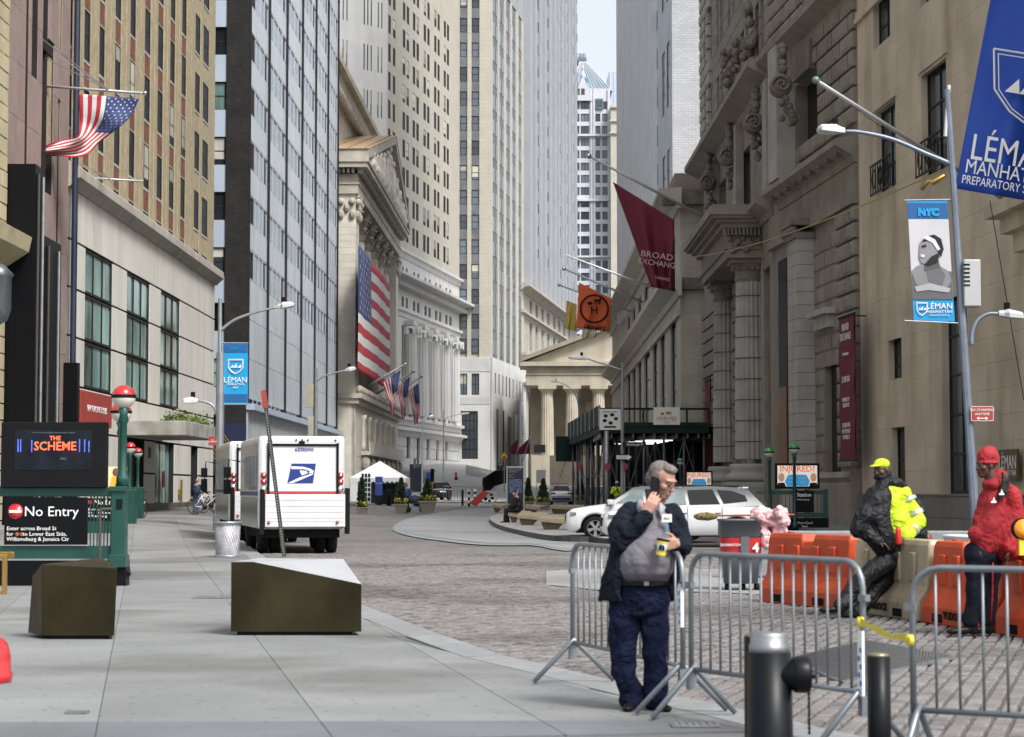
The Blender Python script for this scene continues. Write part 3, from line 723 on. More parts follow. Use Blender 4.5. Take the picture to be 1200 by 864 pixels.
# six fluted columns with leafy capitals
cols4 = [3.2+(L4-6.4)*(k+.5)/6 for k in range(6)]
def fluted(M, x, y, z0, z1, r, nf=20, taper=.86, n=40):
    prof = []
    rs = []
    for j in range(7):
        t = j/6; rr = r*(1-(1-taper)*t**1.5); ring = []
        for k in range(n): a = 2*math.pi*k/n; q = rr*(1-.085*(k % 2)); ring.append(Vector((x+q*math.cos(a), y+q*math.sin(a), z0+(z1-z0)*t)))
        rs.append(ring)
    M.loft(rs)
def corinth(M, x, y, z, r, h, seed=0):
    q = random.Random(seed); M.lathe([(r*.9, z), (r*.95, z+h*.5), (r*1.35, z+h*.92), (r*1.4, z+h)], (x, y, 0), 16)
    for tier, (zz, rr, nn) in enumerate([(z+h*.1, r*.98, 8), (z+h*.4, r*1.05, 8)]):
        for k in range(nn):
            a = 2*math.pi*(k+.5*tier)/nn; c, s = math.cos(a), math.sin(a); w = r*.33; hh = h*.42
            pts = []
            for t, o in ((0, 0), (.5, .08*r), (.85, .3*r), (1, .5*r), (.9, .6*r)):
                cx, cy, cz_ = x+(rr+o)*c, y+(rr+o)*s, zz+hh*t; ww = w*(1-.25*t); pts.append([Vector((cx-s*ww, cy+c*ww, cz_)), Vector((cx+s*ww, cy-c*ww, cz_))])
            for a_, b_ in zip(pts, pts[1:]): M.quad(a_[0], a_[1], b_[1], b_[0])
    for k in range(4):
        a = math.pi/4+k*math.pi/2; M.ball((x+r*1.45*math.cos(a), y+r*1.45*math.sin(a), z+h*.86), r*.22, n=8, m=5)
    M.box(x-r*1.35, x+r*1.35, y-r*1.35, y+r*1.35, z+h, z+h*1.12)
for i, x in enumerate(cols4):
    M = MB(); fluted(M, x, 1.7, zbal+1.6, zarch-3.0, 1.35); c = M.build('column', m_mar, b4)
    M = MB(); corinth(M, x, 1.7, zarch-3.0, 1.2, 2.7, i); M.build('capital', m_mard, c)
    M = SM(); M.lathe([(1.75, zbal+.6), (1.75, zbal+1.0), (1.6, zbal+1.1), (1.65, zbal+1.3), (1.4, zbal+1.6)], (x, 1.7, 0), 20); M.build('base', m_mar, c)
for x0_ in (0.2, 1.7, L4-3.0, L4-1.5):  # carved pilaster capitals
    M = MB()
    for q in range(3): M.ball((x0_+.25+q*.5, -.12, zarch-2.0+.7*(q % 2)), .32, .3, .45, n=7, m=5)
    M.ball((x0_+.1, -.2, zarch-.75), .34, n=8, m=6); M.ball((x0_+1.2, -.2, zarch-.75), .34, n=8, m=6); M.box(x0_-.1, x0_+1.4, -.35, .2, zarch-.35, zarch-.02)
    M.build('pilaster_capital', m_mard, b4)
M = MB()
for q in range(6):
    M.ball((-.12, .3+q*.55, zarch-2.0+.7*(q % 2)), .3, .32, .45, n=7, m=5)
    if q % 2 == 0: M.ball((-.2, .35+q*.55, zarch-.75), .34, n=8, m=6)
M.build('pilaster_capital', m_mard, b4)
# entablature: architrave, frieze, dentils, cornice
M = MB(); M.box(-.25, L4+.2, -.25, 3.4, zarch, zarch+.9); M.box(-.35, L4+.3, -.35, 3.4, zarch+.9, zarch+1.1); M.box(-.2, L4+.2, -.2, 3.4, zarch+1.1, ZE-1.0); M.build('entablature', m_mard, b4)
M = MB()
for k in range(64): x = -.3+k*(L4+.5)/64; M.box(x, x+.42, -.75, -.2, ZE-.95, ZE-.5)
for k in range(8): M.box(-.75, -.2, .1+k*.45, .36+k*.45, ZE-.95, ZE-.5)
M.build('dentils', m_mard, b4, kind='stuff')
M = MB(); M.box(-1.2, L4+1.2, -1.2, 3.4, ZE-.5, ZE); M.box(-1.35, L4+1.35, -1.35, 3.4, ZE, ZE+.3); M.build('cornice', m_mard, b4)
ap = f4.u(455); zap = f4.z(455, 170); ap = L4*.6; zap = 40.4
zp0 = ZE+.3
M = MB()
for s in (0, 1):
    xa = -1.35 if s == 0 else L4+1.35
    M.add([(xa,-1.35,zp0),(xa,-1.35,zp0+.9),(ap,-1.35,zap+.9),(ap,-1.35,zap),(xa,3.4,zp0),(xa,3.4,zp0+.9),(ap,3.4,zap+.9),(ap,3.4,zap)], [(0,1,2,3),(4,7,6,5),(1,5,6,2),(0,3,7,4),(0,4,5,1)])
M.build('raking_cornice', m_mard, b4)
M = MB(); M.add([(-1, -.2, zp0), (L4+1, -.2, zp0), (ap, -.2, zap)], [(0,1,2)]); M.build('tympanum', m_mard, b4)
M = MB(); M.add([(-1.5,-1.4,zp0+.93),(ap,-1.4,zap+.95),(ap,16,zap+.95),(-1.5,16,zp0+.93)], [(0,1,2,3)]); M.add([(L4+1.5,-1.4,zp0+.93),(ap,-1.4,zap+.95),(ap,16,zap+.95),(L4+1.5,16,zp0+.93)], [(0,3,2,1)]); M.build('portico_roof', m_cop, b4)
M = MB()
for i in range(12):
    for j in range(9):
        x = -1.2+(ap+1)*(i+.5)/12; z = zp0+.96+(zap-zp0)*(x+1.35)/(ap+1.35); M.box(x-.1, x+.1, -1+j*1.6, -.8+j*1.6, z-.1, z+.08)
M.build('roof_studs', mat('roof_stud', (.2, .13, .08), .7), b4, kind='stuff')
# carved figures: smooth draped bodies in the tympanum
rr = random.Random(3)
for k, (fx, fz, hgt) in enumerate([(.5, 0, 1.0), (.42, 0, .8), (.58, 0, .82), (.33, 0, .62), (.67, 0, .62), (.25, 0, .5), (.75, 0, .5), (.17, 0, .34), (.83, 0, .34), (.1, 0, .2), (.9, 0, .2)]):
    x = L4*fx; hh = max(1.6, (zap-zp0)*hgt*.82); M = MB(); y = -.75; z = zp0
    M.chain([(x, y, z+.4), (x+rr.uniform(-.3, .3), y, z+hh*.45), (x+rr.uniform(-.4, .4), y-.1, z+hh*.78)], [.85, .75, .6]); M.ball((x+rr.uniform(-.3, .3), y-.3, z+hh*.95), .42)
    for s in (-1, 1): M.chain([(x, y, z+hh*.75), (x+s*1.1, y-.2, z+hh*rr.uniform(.5, .8)), (x+s*rr.uniform(1.2, 2.0), y-.2, z+hh*rr.uniform(.4, .9))], [.34, .28, .2]); M.chain([(x, y, z+hh*.45), (x+s*.8, y-.3, z+hh*.25), (x+s*1.2, y, z)], [.5, .4, .3])
    o_ = M.build('carved_figure', m_mar, b4); smoothmod(o_, .12, 3, .15, .5)
# upper body: main cornice with heavy brackets and attic
Zc = H4; M = MB(); M.box(-.4, L4+3, 2.2, 3.4, Zc-1.2, Zc); M.box(-.4, L4+3, 1.6, 3.4, Zc, Zc+.7); M.build('attic_cornice', m_mard, b4)
M = MB()
for k in range(46): M.ball((.3+k*1.15, 2.6, Zc-1.5), .34, .5, .42, n=7, m=5)
M.build('cornice_brackets', m_mard, b4)
# recessed bays between columns
MB().box(3.2, L4-3.2, 3.3, 3.36, zbal, zarch-.2).build('window_wall', m_glassd, b4)
# balcony band with arched openings below the columns
M = MB(); M.box(-.5, L4+.5, -.7, 3.4, zbal, zbal+.45); M.box(-.3, L4+.3, -.4, 3.4, zbal-.5, zbal); M.build('ledge', m_mard, b4)
M = MB()
for k in range(26): M.ball((1+k*(L4-2)/25, -.3, zbal+.9), .42, .4, .4, n=8, m=5)
M.build('ledge_carving', m_mard, b4, kind='stuff')
zb0 = f4.z(428, 545); zb1 = f4.z(428, 483)
wh = []
ba0, ba1 = f4.u(424), L4-2.0
nb = 7
for k in range(nb): a = ba0+(ba1-ba0)*k/nb; w_ = (ba1-ba0)/nb; wh.append((a+w_*.2, a+w_*.8, f4.z(428, 528), f4.z(428, 487)))
M = MB(); wall(M, 0, L4, -.3, zbal-.5, wh, .3, y=.0); M.build('lower_wall', m_mar, b4)
for h in wh:
    M = MB(); M.box(h[0], h[1], .08, .2, h[2], h[3]); M.build('arched_window', m_glassd, b4)
    M = SM(); M.lathe([(.3, h[2]), (.22, h[2]+.3), (.2, h[3]-.6), (.36, h[3]-.1)], (h[0]-.9, -.1, 0), 12); M.build('balcony_column', m_mar, b4)
zbb = f4.z(428, 530)
M = MB(); M.box(ba0-1, ba1+.5, -.9, 0, zbb-.35, zbb); M.box(ba0-1, ba1+.5, -.9, -.8, zbb, zbb+1.0); M.build('balcony', m_mar, b4)
M = MB()
for k in range(8): M.lathe([(.2, -1.3), (.75, -1.2), (.75, .05), (.2, .1)], (ba0-.5+k*(ba1-ba0)/7, -.0, zbb-1.1), 12, 'y') if False else M.ball((ba0-.5+k*(ba1-ba0)/7, -.4, zbb-1.2), .5, .5, .8, n=9, m=6)
M.build('console_brackets', m_mard, b4)
M = MB()
for k in range(5): M.box(-.03, L4, -.03, 0, .5+k*1.1, .5+k*1.1+1.02)
M.build('ashlar_courses', m_mar, b4)
# ---------------- right side of the street ----------------
m_tan = mat('tan_limestone', (.55, .475, .37), .85, var=.16, scale=.5, bump=.12, streak=.8, objvar=.035)
m_gry = mat('grey_granite', (.2, .19, .18), .75, var=.12, scale=2, bump=.15, streak=.3, objvar=.05)
m_br = mat('brown_stone', (.25, .222, .19), .85, var=.16, scale=1, bump=.2, streak=.6, objvar=.08)
m_brl = mat('exchange_grey_stone', (.36, .345, .325), .85, var=.14, scale=1, bump=.15, streak=.5, objvar=.06)
m_brd = mat('carved_stone', (.19, .165, .14), .9, var=.25, scale=3, bump=.4, streak=.4)
m_green = mat('subway_green', (.007, .06, .048), .35, .1, var=.12, scale=3, coat=.3)
# --- school building (tan) ---
r1 = thing('school_building', 'tan limestone building at the right edge with deep set dark windows and a gold plaque', 'building')
fr1 = Fac(r1, (14.55, 82.8), (17.0, 43.3)); L = fr1.L; H = 34
U = fr1.u; Z = fr1.z
wr = [(U(1031.5), U(1055), Z(1031.5, 233), Z(1031.5, 133)), (U(1086), U(1116), Z(1086, 212), Z(1086, 88)), (U(1030), U(1050), Z(1030, 66), Z(1030, -25)), (U(1086), U(1111), Z(1086, 18), Z(1086, -70)),
      (U(1043.5), U(1059), Z(1043, 446), Z(1043, 398)), (U(1046), U(1061.5), .2, Z(1046, 502)), (U(1107), U(1137), Z(1107, 579), Z(1107, 350))]
sp_ = wr[1][0]-wr[0][0]
for k in (2, 3, 4): wr.append((wr[1][0]+sp_*(k-1)*1.15, wr[1][1]+sp_*(k-1)*1.15, wr[1][2], wr[1][3])); wr.append((wr[3][0]+sp_*(k-1)*1.15, wr[3][1]+sp_*(k-1)*1.15, wr[3][2], wr[3][3]))
for k in (0, 1, 2): wr.append((wr[0][0]+sp_*k*1.05, wr[0][1]+sp_*k*1.05, 28, 31))
wall(MB(), 0, L, -.2, H, wr, .35).build('wall', m_tan, r1); core(r1, 0, L, .8, 22, -.2, H, m_tan)
zg = Z(1107, 581); zf = Z(1004, 33)
bl_ = courses(0, L, zg+.05, zf-.1, 2.1, .86, wr, -.02, .01, .007, .002)+courses(0, L, zf+.4, H, 2.1, .86, wr, -.02, .01, .007, .002)
pieces(r1, 'stone_block', bl_, m_tan, .02, fac=fr1)
MB().box(0, L, -.16, .0, zf-.1, zf+.1).box(0, L, -.1, 0, zf+.1, zf+.38).build('string_course', m_tan, r1)
for h in wr: window(r1, h[0], h[1], h[2], h[3], .22, 2, 3 if h[3]-h[2] < 6 else 5, m_frame, m_glassd, .09, .08)
for h in wr[:2]:
    M = MB(); n = 8; x0, x1, z = h[0]-.25, h[1]+.25, h[3]
    M.prism([(x0, z+.05), (x1, z+.05), (x1, z+1.9)]+[(x1+(x0-x1)*k/n, z+1.9+.45*math.sin(math.pi*k/n)) for k in range(1, n)]+[(x0, z+1.9)], -.1, .0, 'y'); M.build('blind_arch_panel', m_tan, r1)
    M = MB(); M.box(h[0]-.05, h[1]+.05, -.28, -.22, h[2]+.08, h[2]+.14); M.box(h[0]-.05, h[1]+.05, -.28, -.22, h[2]+1.25, h[2]+1.31)
    for k in range(9): x = h[0]+(h[1]-h[0])*k/8; M.box(x-.02, x+.02, -.27, -.23, h[2]+.1, h[2]+1.3)
    for k in range(3): 
        x = h[0]+(h[1]-h[0])*(k+.5)/3
        for a in range(10): t0, t1 = a*.628, (a+1)*.628; M.tube([(x+.28*math.cos(t0), -.25, h[2]+.7+.38*math.sin(t0)), (x+.28*math.cos(t1), -.25, h[2]+.7+.38*math.sin(t1))], .03, 4)
    M.build('iron_window_guard', m_frame, r1)
pieces(r1, 'granite_base_block', courses(0, L, -.2, zg, 3.0, 1.0, wr, -.16, .0, .012, .004), m_gry, .02)
MB().box(0, L, -.2, 0, zg, zg+.06).build('base_ledge', m_gry, r1)
pq = MB().box(U(1172, .2), U(1194, .2), -.24, -.17, Z(1180, 563, .2), Z(1180, 527, .2)).build('gold_plaque', mat('gold_plate', (.12, .09, .03), .4, .6, var=.1), r1, label='dull gold plaque with cream lettering')
text('LÉMAN', .62, m_wh, pq, ((U(1172, .2)+U(1194, .2))/2, -.25, Z(1180, 543, .2)), sx=.9)
text('MANHATTAN', .26, m_wh, pq, ((U(1172, .2)+U(1194, .2))/2, -.25, Z(1180, 555, .2)))
# corbelled ledge near the right edge
M = MB(); x0 = U(1188, .5); zc1 = Z(1188, 243, .5)
M.box(x0, x0+5, -1.3, 0, zc1-.4, zc1); M.box(x0+.3, x0+5, -.9, 0, zc1-.9, zc1-.4); M.box(x0+.6, x0+5, -.6, 0, zc1-1.5, zc1-.9); M.build('corbelled_ledge', m_tan, r1)
# --- broad exchange building ---
r2 = thing('exchange_tower', 'dark carved stone building with a two column portico, rusticated bands and scroll consoles', 'building')
def wing(name, O, E, holes, z0, z1, dep, m):
    o = bpy.data.objects.new(name, bpy.data.meshes.new(name)); f = Fac(None, O, E)
    M = MB(); wall(M, 0, f.L, z0, z1, holes(f), dep); M.box(0, f.L, dep+.1, 14, z0, z1); o.data = M.mesh(name, m); COL.objects.link(o); o.parent = r2
    o.location = (O[0], O[1], 0); o.rotation_euler = (0, 0, f.ang); return o, f
Pc, Pb, Pa = (12.9, 133), (13.15, 100), (14.55, 83.0)
def h2(f):
    U, Z = f.u, f.z
    return [(U(968), U(986), .2, Z(976, 425)), (U(936), U(966), 17.8, 20.9), (U(966)-2.9, U(966)-.6, 24.2, 27.6), (U(1000)-2.4, U(1000)-.9, 24.2, 27.6)] 
w2, fb = wing('south_wall', Pb, Pa, h2, -.2, 46, .9, m_br)
LB = fb.L
ZM = 16.35
hb = h2(fb)
# rusticated bands: deep joints
def bands(f, x0, x1, z0, z1, bh, bw, holes, par, m=m_br, y0=-.22, limit=290, g=.13, cham=.22, name='rusticated_block'):
    pieces(par, name, courses(x0, x1, z0, z1, bw, bh, holes, y0, .0, g, .004), m, cham, limit, fac=f)
px_ = fb.u(985)
bands(fb, px_, LB, 2.5, 13.6, .76, 2.6, hb, w2, limit=140)                       # end pier
bands(fb, fb.u(955), px_, 2.5, 13.0, .76, 2.4, hb, w2, y0=-.06, limit=140)
bands(fb, fb.u(930)+2.0, LB, 17.0, 22.6, .8, 2.8, hb, w2, limit=140)
bands(fb, 0, LB, 23.6, 46, .82, 2.6, hb, w2, limit=200)
M = MB(); sweep(M, [(0, 2.35), (.45, 2.35), (.55, 2.1), (.4, 1.9), (.5, 1.8), (.5, -.2), (0, -.2)], fb.u(955), LB); M.build('pedestal_moulding', m_br, w2)
def cornice(par, f, x0, x1, z, name='cornice', m=m_br, out=1.0, h=1.0):
    M = MB(); sweep(M, [(0, z-h), (.15*out, z-h), (.25*out, z-h*.7), (.55*out, z-h*.55), (.9*out, z-h*.35), (out, z-h*.3), (out, z-.05), (out*.9, z), (0, z+.1)], x0, x1); return M.build(name, m, par)
cornice(w2, fb, 2.2, LB, ZM, out=1.0); cornice(w2, fb, .0, LB, 23.4, 'balcony_ledge', out=.9, h=1.1)
M = MB(); sweep(M, [(0, 13.6), (.3, 13.6), (.3, 14.0), (.15, 14.1), (.15, 15.3), (0, 15.3)], 0, LB); M.build('frieze', m_br, w2)
for k in range(9): MB().box(3+k*1.6, 3.5+k*1.6, -.75, -.1, ZM-.62, ZM-.4).build('modillion', m_brd, w2)
# square pilaster of grey drums, capital
M = MB(); a = fb.u(926, .8); b = a+2.0
for k in range(17): z0 = 2.6+k*.62; M.box(a, b, -.85, -.02, z0+.01, z0+.61)
pl = M.build('pilaster', m_brl, w2)
M = MB(); M.box(a-.1, b+.1, -1.0, 0, 13.1, 13.4); M.box(a-.25, b+.25, -1.15, 0, 13.7, 14.0); 
for k in range(5): M.ball((a+(b-a)*k/4, -1.0, 13.5), .2, n=7, m=5)
M.build('capital', m_brd, w2); M = MB(); M.box(a-.2, b+.2, -1.05, 0, 1.9, 2.6); M.box(a-.3, b+.3, -1.2, 0, -.2, 1.9); M.build('plinth', m_brl, w2)
MB().box(fb.u(915), fb.u(925), -.05, .0, 2.2, 12.9).build('window_glass', mat('dim_glass', (.012, .012, .014), .4, spec=.1), w2); MB().box(fb.u(915.5), fb.u(924.5), -.09, -.05, 2.2, 6.6).build('wooden_door', mat('door_wood', (.2, .1, .04), .5, var=.2), w2)
M = MB(); M.box(fb.u(962), fb.u(984), -.6, 0, fb.z(972, 371), fb.z(972, 364)); M.box(fb.u(964), fb.u(982), -.35, 0, fb.z(972, 386), fb.z(972, 371)); M.build('door_hood', m_brl, w2)
MB().box(hb[0][0], hb[0][1], .3, .4, .2, hb[0][3]).build('doorway', m_frame, w2)
for h in hb[1:]: MB().box(h[0]+.02, h[1]-.02, .6, .7, h[2], h[3]).build('window_glass', m_glassd, w2)
M = MB(); M.prism([(hb[1][0]+.8, 20.9), (hb[1][1]-.8, 20.9), (hb[1][1]-.5, 22.2), (hb[1][0]+.5, 22.2)], -.35, 0, 'y'); M.build('keystone', m_brd, w2)
def h1(f):
    U, Z = f.u, f.z; H = []
    for a, b in ((903, 914), (872, 882), (845, 853)): H.append((U(a), U(b), 17.0, 20.6))
    for k in range(5): x = 3+k*6.2; H += [(x, x+1.3, 24.3, 27.6), (x+2.0, x+3.3, 24.3, 27.6), (x, x+1.3, 29.5, 33), (x+2, x+3.3, 29.5, 33), (x, x+1.3, 35, 38.5), (x+2, x+3.3, 35, 38.5)]
    H.append((f.L-3.2, f.L-1.0, 2.2, 13.0)); H.append((f.L-14, f.L-11.5, .5, 13.0))
    return H
w1, fa = wing('north_wall', Pc, Pb, h1, -.2, 46, .9, m_br)
ha = h1(fa); LA = fa.L
for h in ha: MB().box(h[0]+.02, h[1]-.02, .6, .7, h[2], h[3]).build('window_glass', m_glassd, w1)
M = MB(); h = ha[-2]; M.box(h[0], h[1], .3, .58, 2.2, 6.5); M.box(h[0], h[1], .2, .5, 6.5, 9.0); M.build('wooden_door', mat('door_wood', (.2, .1, .04), .5, var=.2), w1)
bands(fa, 0, LA-5, 1.0, 13.6, .8, 2.6, ha, w1, limit=60)
bands(fa, 0, 6, 23.6, 46, .82, 2.4, ha, w1, m=mat('pale_banded_stone', (.38, .34, .29), .8, var=.15, scale=1, streak=.4), limit=100, y0=-.3)
bands(fa, 6, LA, 23.6, 46, .95, 2.8, ha, w1, limit=250, y0=-.1, g=.06, cham=.1, name='stone_block')
cornice(w1, fa, 0, LA+.6, 23.3, 'balcony_ledge', out=1.3, h=1.2); cornice(w1, fa, 12, LA+.3, ZM, out=.9)
def scroll(par, x, y, z, r, seed):
    M = SM(); q = random.Random(seed)
    for s in (0,):
        for a in range(26):
            t0, t1 = a*.42, (a+1)*.42; r0, r1 = r*(1-a/30), r*(1-(a+1)/30)
            M.tube([(x, y-r0*math.cos(t0), z+r0*math.sin(t0)), (x, y-r1*math.cos(t1), z+r1*math.sin(t1))], [.17*r*2.2, .17*r*2.1], 7) if False else None
    M.lathe([(0, -.45), (r*.9, -.45), (r, -.3), (r, .3), (r*.9, .45), (0, .45)], (x, y, z), 18, 'x')
    for sx in (-.5, .5):
        for a in range(22):
            t0, t1 = a*.5, (a+1)*.5; r0, r1 = r*.85*(1-a/24), r*.85*(1-(a+1)/24)
            M.tube([(x+sx, y-r0*math.cos(t0), z+r0*math.sin(t0)), (x+sx, y-r1*math.cos(t1), z+r1*math.sin(t1))], .07, 6)
    for k in range(12): M.ball((x+q.uniform(-.4, .4), y-.0+q.uniform(-.25, .35)+k*.03, z-r-.1-k*.11), q.uniform(.14, .24), n=7, m=5)
    for k in range(10): M.ball((x+q.uniform(-.45, .45), y+.1, z+r+.1+k*.13), q.uniform(.14, .26), n=7, m=5)
    return M.build('scroll_console', m_brd, par)
for i, (px, py) in enumerate([(920, 101), (887, 145), (856, 184), (832, 214)]): scroll(w1 if i else w1, fa.u(px, .7), -.75, fa.z(px, py, .7), .52, i)
for i, (px, py) in enumerate([(882, 30), (879, 62), (862, 66), (853, 82)]):
    M = MB(); x, z = fa.u(px, .5), fa.z(px, py, .5); q = random.Random(i+40)
    for k in range(16): M.ball((x+q.uniform(-.5, .5), -.35+q.uniform(-.3, .15), z+q.uniform(-1.1, 1.1)), q.uniform(.14, .32), n=7, m=5)
    M.build('carved_garland', m_brd, w1)
for k, px in enumerate((902, 866, 838)):        # piers between the first-floor windows
    x = fa.u(px, .3); M = MB(); M.box(x-.75, x+.75, -.45, 0, 16.5, 22.2)
    for q in range(10): M.ball((x-.95, -.2, 17+q*.5), .16, n=6, m=4)
    M.build('window_pier', m_brl, w1)
M = MB(); M.box(fb.u(925), fb.u(925)+1.9, -.9, 0, 16.5, 23); M.build('window_pier', m_brl, w2)
# portico: two fluted columns, entablature and projecting cornice
for i, (X, Y) in enumerate([(12.65, 105.2), (12.65, 116.6)]):
    c = MB(); fluted(c, 0, 0, 3.2, 12.6, .88, n=40, taper=.88); co = c.build('portico_column', m_brl, r2, loc=(X, Y, 0))
    for k in range(8): rk = .88*(1-.12*((k+.6)/8)**1.5); MB().lathe([(rk-.02, 4.1+k*1.1), (rk+.006, 4.1+k*1.1), (rk+.006, 4.135+k*1.1), (rk-.02, 4.135+k*1.1)], n=40, cap=False).build('drum_joint', m_dkjoint, co)
    M = SM()
    M.lathe([(.92, 2.9), (1.15, 2.95), (1.22, 2.75), (1.12, 2.55), (1.3, 2.4), (1.38, 2.2), (1.3, 2.0)], n=24); M.build('base', m_brl, co)
    M = MB(); M.box(-1.4, 1.4, -1.4, 1.4, -.2, 2.0); M.box(-1.45, 1.45, -1.45, 1.45, 1.7, 2.0); M.build('pedestal', m_brl, co)
    M = MB(); M.lathe([(.8, 12.6), (.86, 12.75), (.8, 12.85), (.82, 13.1), (1.0, 13.35), (1.05, 13.5)], n=24); M.box(-1.1, 1.1, -1.1, 1.1, 13.5, 13.75)
    for k in range(16): a = k*math.pi/8; M.ball((.92*math.cos(a), .92*math.sin(a), 13.25), .12, n=6, m=4)
    M.build('capital', m_brd, co)
X0, X1 = 11.3, 13.4; Y0, Y1 = 103.9, 118.2
M = MB(); M.box(X0, X1, Y0, Y1, 13.75, 15.3); M.box(X0-.1, X1, Y0-.1, Y1+.1, 14.2, 14.35); M.build('architrave', m_br, r2)
M = MB()
for z, o, h in ((15.3, .3, .25), (15.55, .55, .2), (15.75, .85, .15), (15.9, 1.0, .45), (16.35, .85, .1)): M.box(X0-o, X1+.1, Y0-o, Y1+o, z, z+h)
M.build('portico_cornice', m_br, r2)
M = MB()
for k in range(12): M.box(X0-.25+k*.2, X0-.25+k*.2+.12, Y0-.42, Y0-.02, 14.9, 15.28)
M.build('dentils', m_brd, r2, kind='stuff')
M = MB()
for k in range(22): M.ball((X0+.1+R.random()*1.6, Y0-.08, 14.1+R.random()*.7), .16, n=6, m=4)
M.build('carved_panel', m_brd, r2)
for Y in (105.2, 116.6): # responds behind the columns
    M = MB(); [M.box(13.0 if Y > 110 else 13.1, 14.2, Y-1.6, Y+.5, 2.0+k*.72, 2.71+k*.72) for k in range(16)]; M.build('respond_pilaster', m_brl, r2)
M = MB(); M.box(12.4, 14, 100.4, 119, -.2, .9); M.build('portico_steps', m_brl, r2)
m_ban = mat('maroon_cloth', (.13, .008, .028), .75, var=.08, scale=4)
def vbanner(par_f, px0, px1, py0, py1, lab, lines, ref=None):
    u0, u1 = par_f.u(px0, .9), par_f.u(px1, .9); w_ = max(1.3, u1-u0); z0, z1 = par_f.z(px0, py0, .9), par_f.z(px0, py1, .9)
    p = par_f.O+par_f.d*u0; n = Vector((par_f.d.y, -par_f.d.x, 0)); p = p+n*.9
    t = thing('wall_banner', lab, 'banner', (p.x, p.y, z1), par_f.ang, group=None)
    M = MB(); n_ = 10
    for k in range(n_): 
        for j in range(3): a, b = z0-z1, 0; M.add([(w_*j/3, .03*math.sin(k*1.7+j), a*k/n_), (w_*(j+1)/3, .03*math.sin(k*1.7+j+1), a*k/n_), (w_*(j+1)/3, .03*math.sin(k*1.7+j+2.7), a*(k+1)/n_), (w_*j/3, .03*math.sin(k*1.7+j+1.7), a*(k+1)/n_)], [(0,3,2,1)])
    M.box(0, w_, -.012, .0, z0-z1+.05, -.02) if False else None
    M.build('banner_cloth', m_ban, t)
    M = MB(); M.box(0, w_, .03, .06, z0-z1, 0); M.build('backing_cloth', m_ban, t); M = MB(); M.tube([(-.1, 0, .03), (w_+.1, 0, .03)], .05, 6); M.tube([(-.1, .0, z0-z1), (w_+.1, .0, z0-z1)], .05, 6); M.tube([(w_/2, .02, .03), (w_/2, .9, .03)], .03, 5); M.build('banner_bracket', m_frame, t)
    for s, zf_, sz in lines: text(s, sz, m_wh, t, (w_/2, -.05, (z0-z1)*zf_), sx=.8)
    return t
vb = [('BROAD\nEXCHANGE', .11, .42), ('broadexchange', .26, .2), ('25 BROAD', .44, .36), ('PREMIER LOFT\nRESIDENCES', .6, .24), ('CELEBRATING\nIN THE HEART\nOF WALL ST', .8, .26)]
vbanner(fb, 985, 1003, 540, 374, 'tall maroon banner with white lettering on the rusticated pier beside the tan building', vb)
vbanner(fa, 826.5, 833, 576, 448, 'narrow maroon banner on the far side of the portico columns', [('25 BROAD', .44, .3)])
# --- podium with tall slot windows, tower above ---
m_ind = mat('indiana_limestone', (.5, .455, .38), .8, var=.1, scale=.8, bump=.1, streak=.5, objvar=.04)
m_gbr = mat('grey_white_brick', (.42, .43, .45), .8, var=.1, scale=.5, brick=(.6, .2, (.3, .31, .33), 'x', .03), twocol=.85, streak=.15, bump=.2)
m_gst = mat('grey_tower_stone', (.6, .615, .64), .8, var=.08, scale=.4, streak=.25)
r3 = thing('bank_podium', 'low limestone bank with tall slot windows and a cornice, behind the scaffold shed', 'building')
far, near = (11.55+.0086*112, 248), (11.55, 136)
fc = Fac(r3, far, near); LC = fc.L
zt_, zb_ = fc.z(780, 385), 3.4
sw_ = [(786.6, 793), (774.6, 780), (765.7, 771), (755.5, 762), (748, 752.5), (741.8, 745.2), (735.8, 739)]
hc = [(fc.u(a), fc.u(b), zb_, zt_) for a, b in sw_]
zc_ = fc.z(790, 338); zc2 = fc.z(797, 228)
at_ = [(h[0]+.3, h[1]-.3, zc_+2.2, zc2-2.4) for h in hc]
wall(MB(), 0, LC, -.2, zc2, hc+at_, .4).build('wall', m_ind, r3)
core(r3, 0, LC-.02, 1.0, 30, -.2, zc2, m_ind)
for h in hc+at_: window(r3, h[0], h[1], h[2], h[3], .15, 1, 4 if h[3]-h[2] > 5 else 1, m_frame, m_glassd, .1, .1)
for z, o in ((zc_, 1.3), (zc2, 1.6)): cornice(r3, fc, 0, LC+o, z, m=m_ind, out=o, h=1.3)
M = MB(); sweep(M, [(0, zc_-2.6), (.25, zc_-2.6), (.25, zc_-2.2), (0, zc_-2.1)], 0, LC+.2); M.build('string_course', m_ind, r3)
# side facing the camera
sd_ = [(LC, LC+.06, .02+k*2.4+(1.2 if j % 2 else 0), .02+k*2.4+2.38+(1.2 if j % 2 else 0), j*1.05+.0, j*1.05+1.035) for j in range(int(zc2/1.05)) for k in range(3)]+[(LC, LC+.06, .02, 1.2, j*1.05, j*1.05+1.035) for j in range(1, int(zc2/1.05), 2)]
for b in sd_: put('stone_block', unit(m_ind, .0), r3, ((b[0]+b[1])/2, (b[2]+b[3])/2, (b[4]+b[5])/2), scale=(b[1]-b[0], b[3]-b[2], b[5]-b[4]))
MB().box(LC+.0, LC+1.2, -1.2, 12, zc2-1.0, zc2).box(LC, LC+.5, -.5, 12, zc_-.8, zc_).build('side_cornice', m_brd, r3)
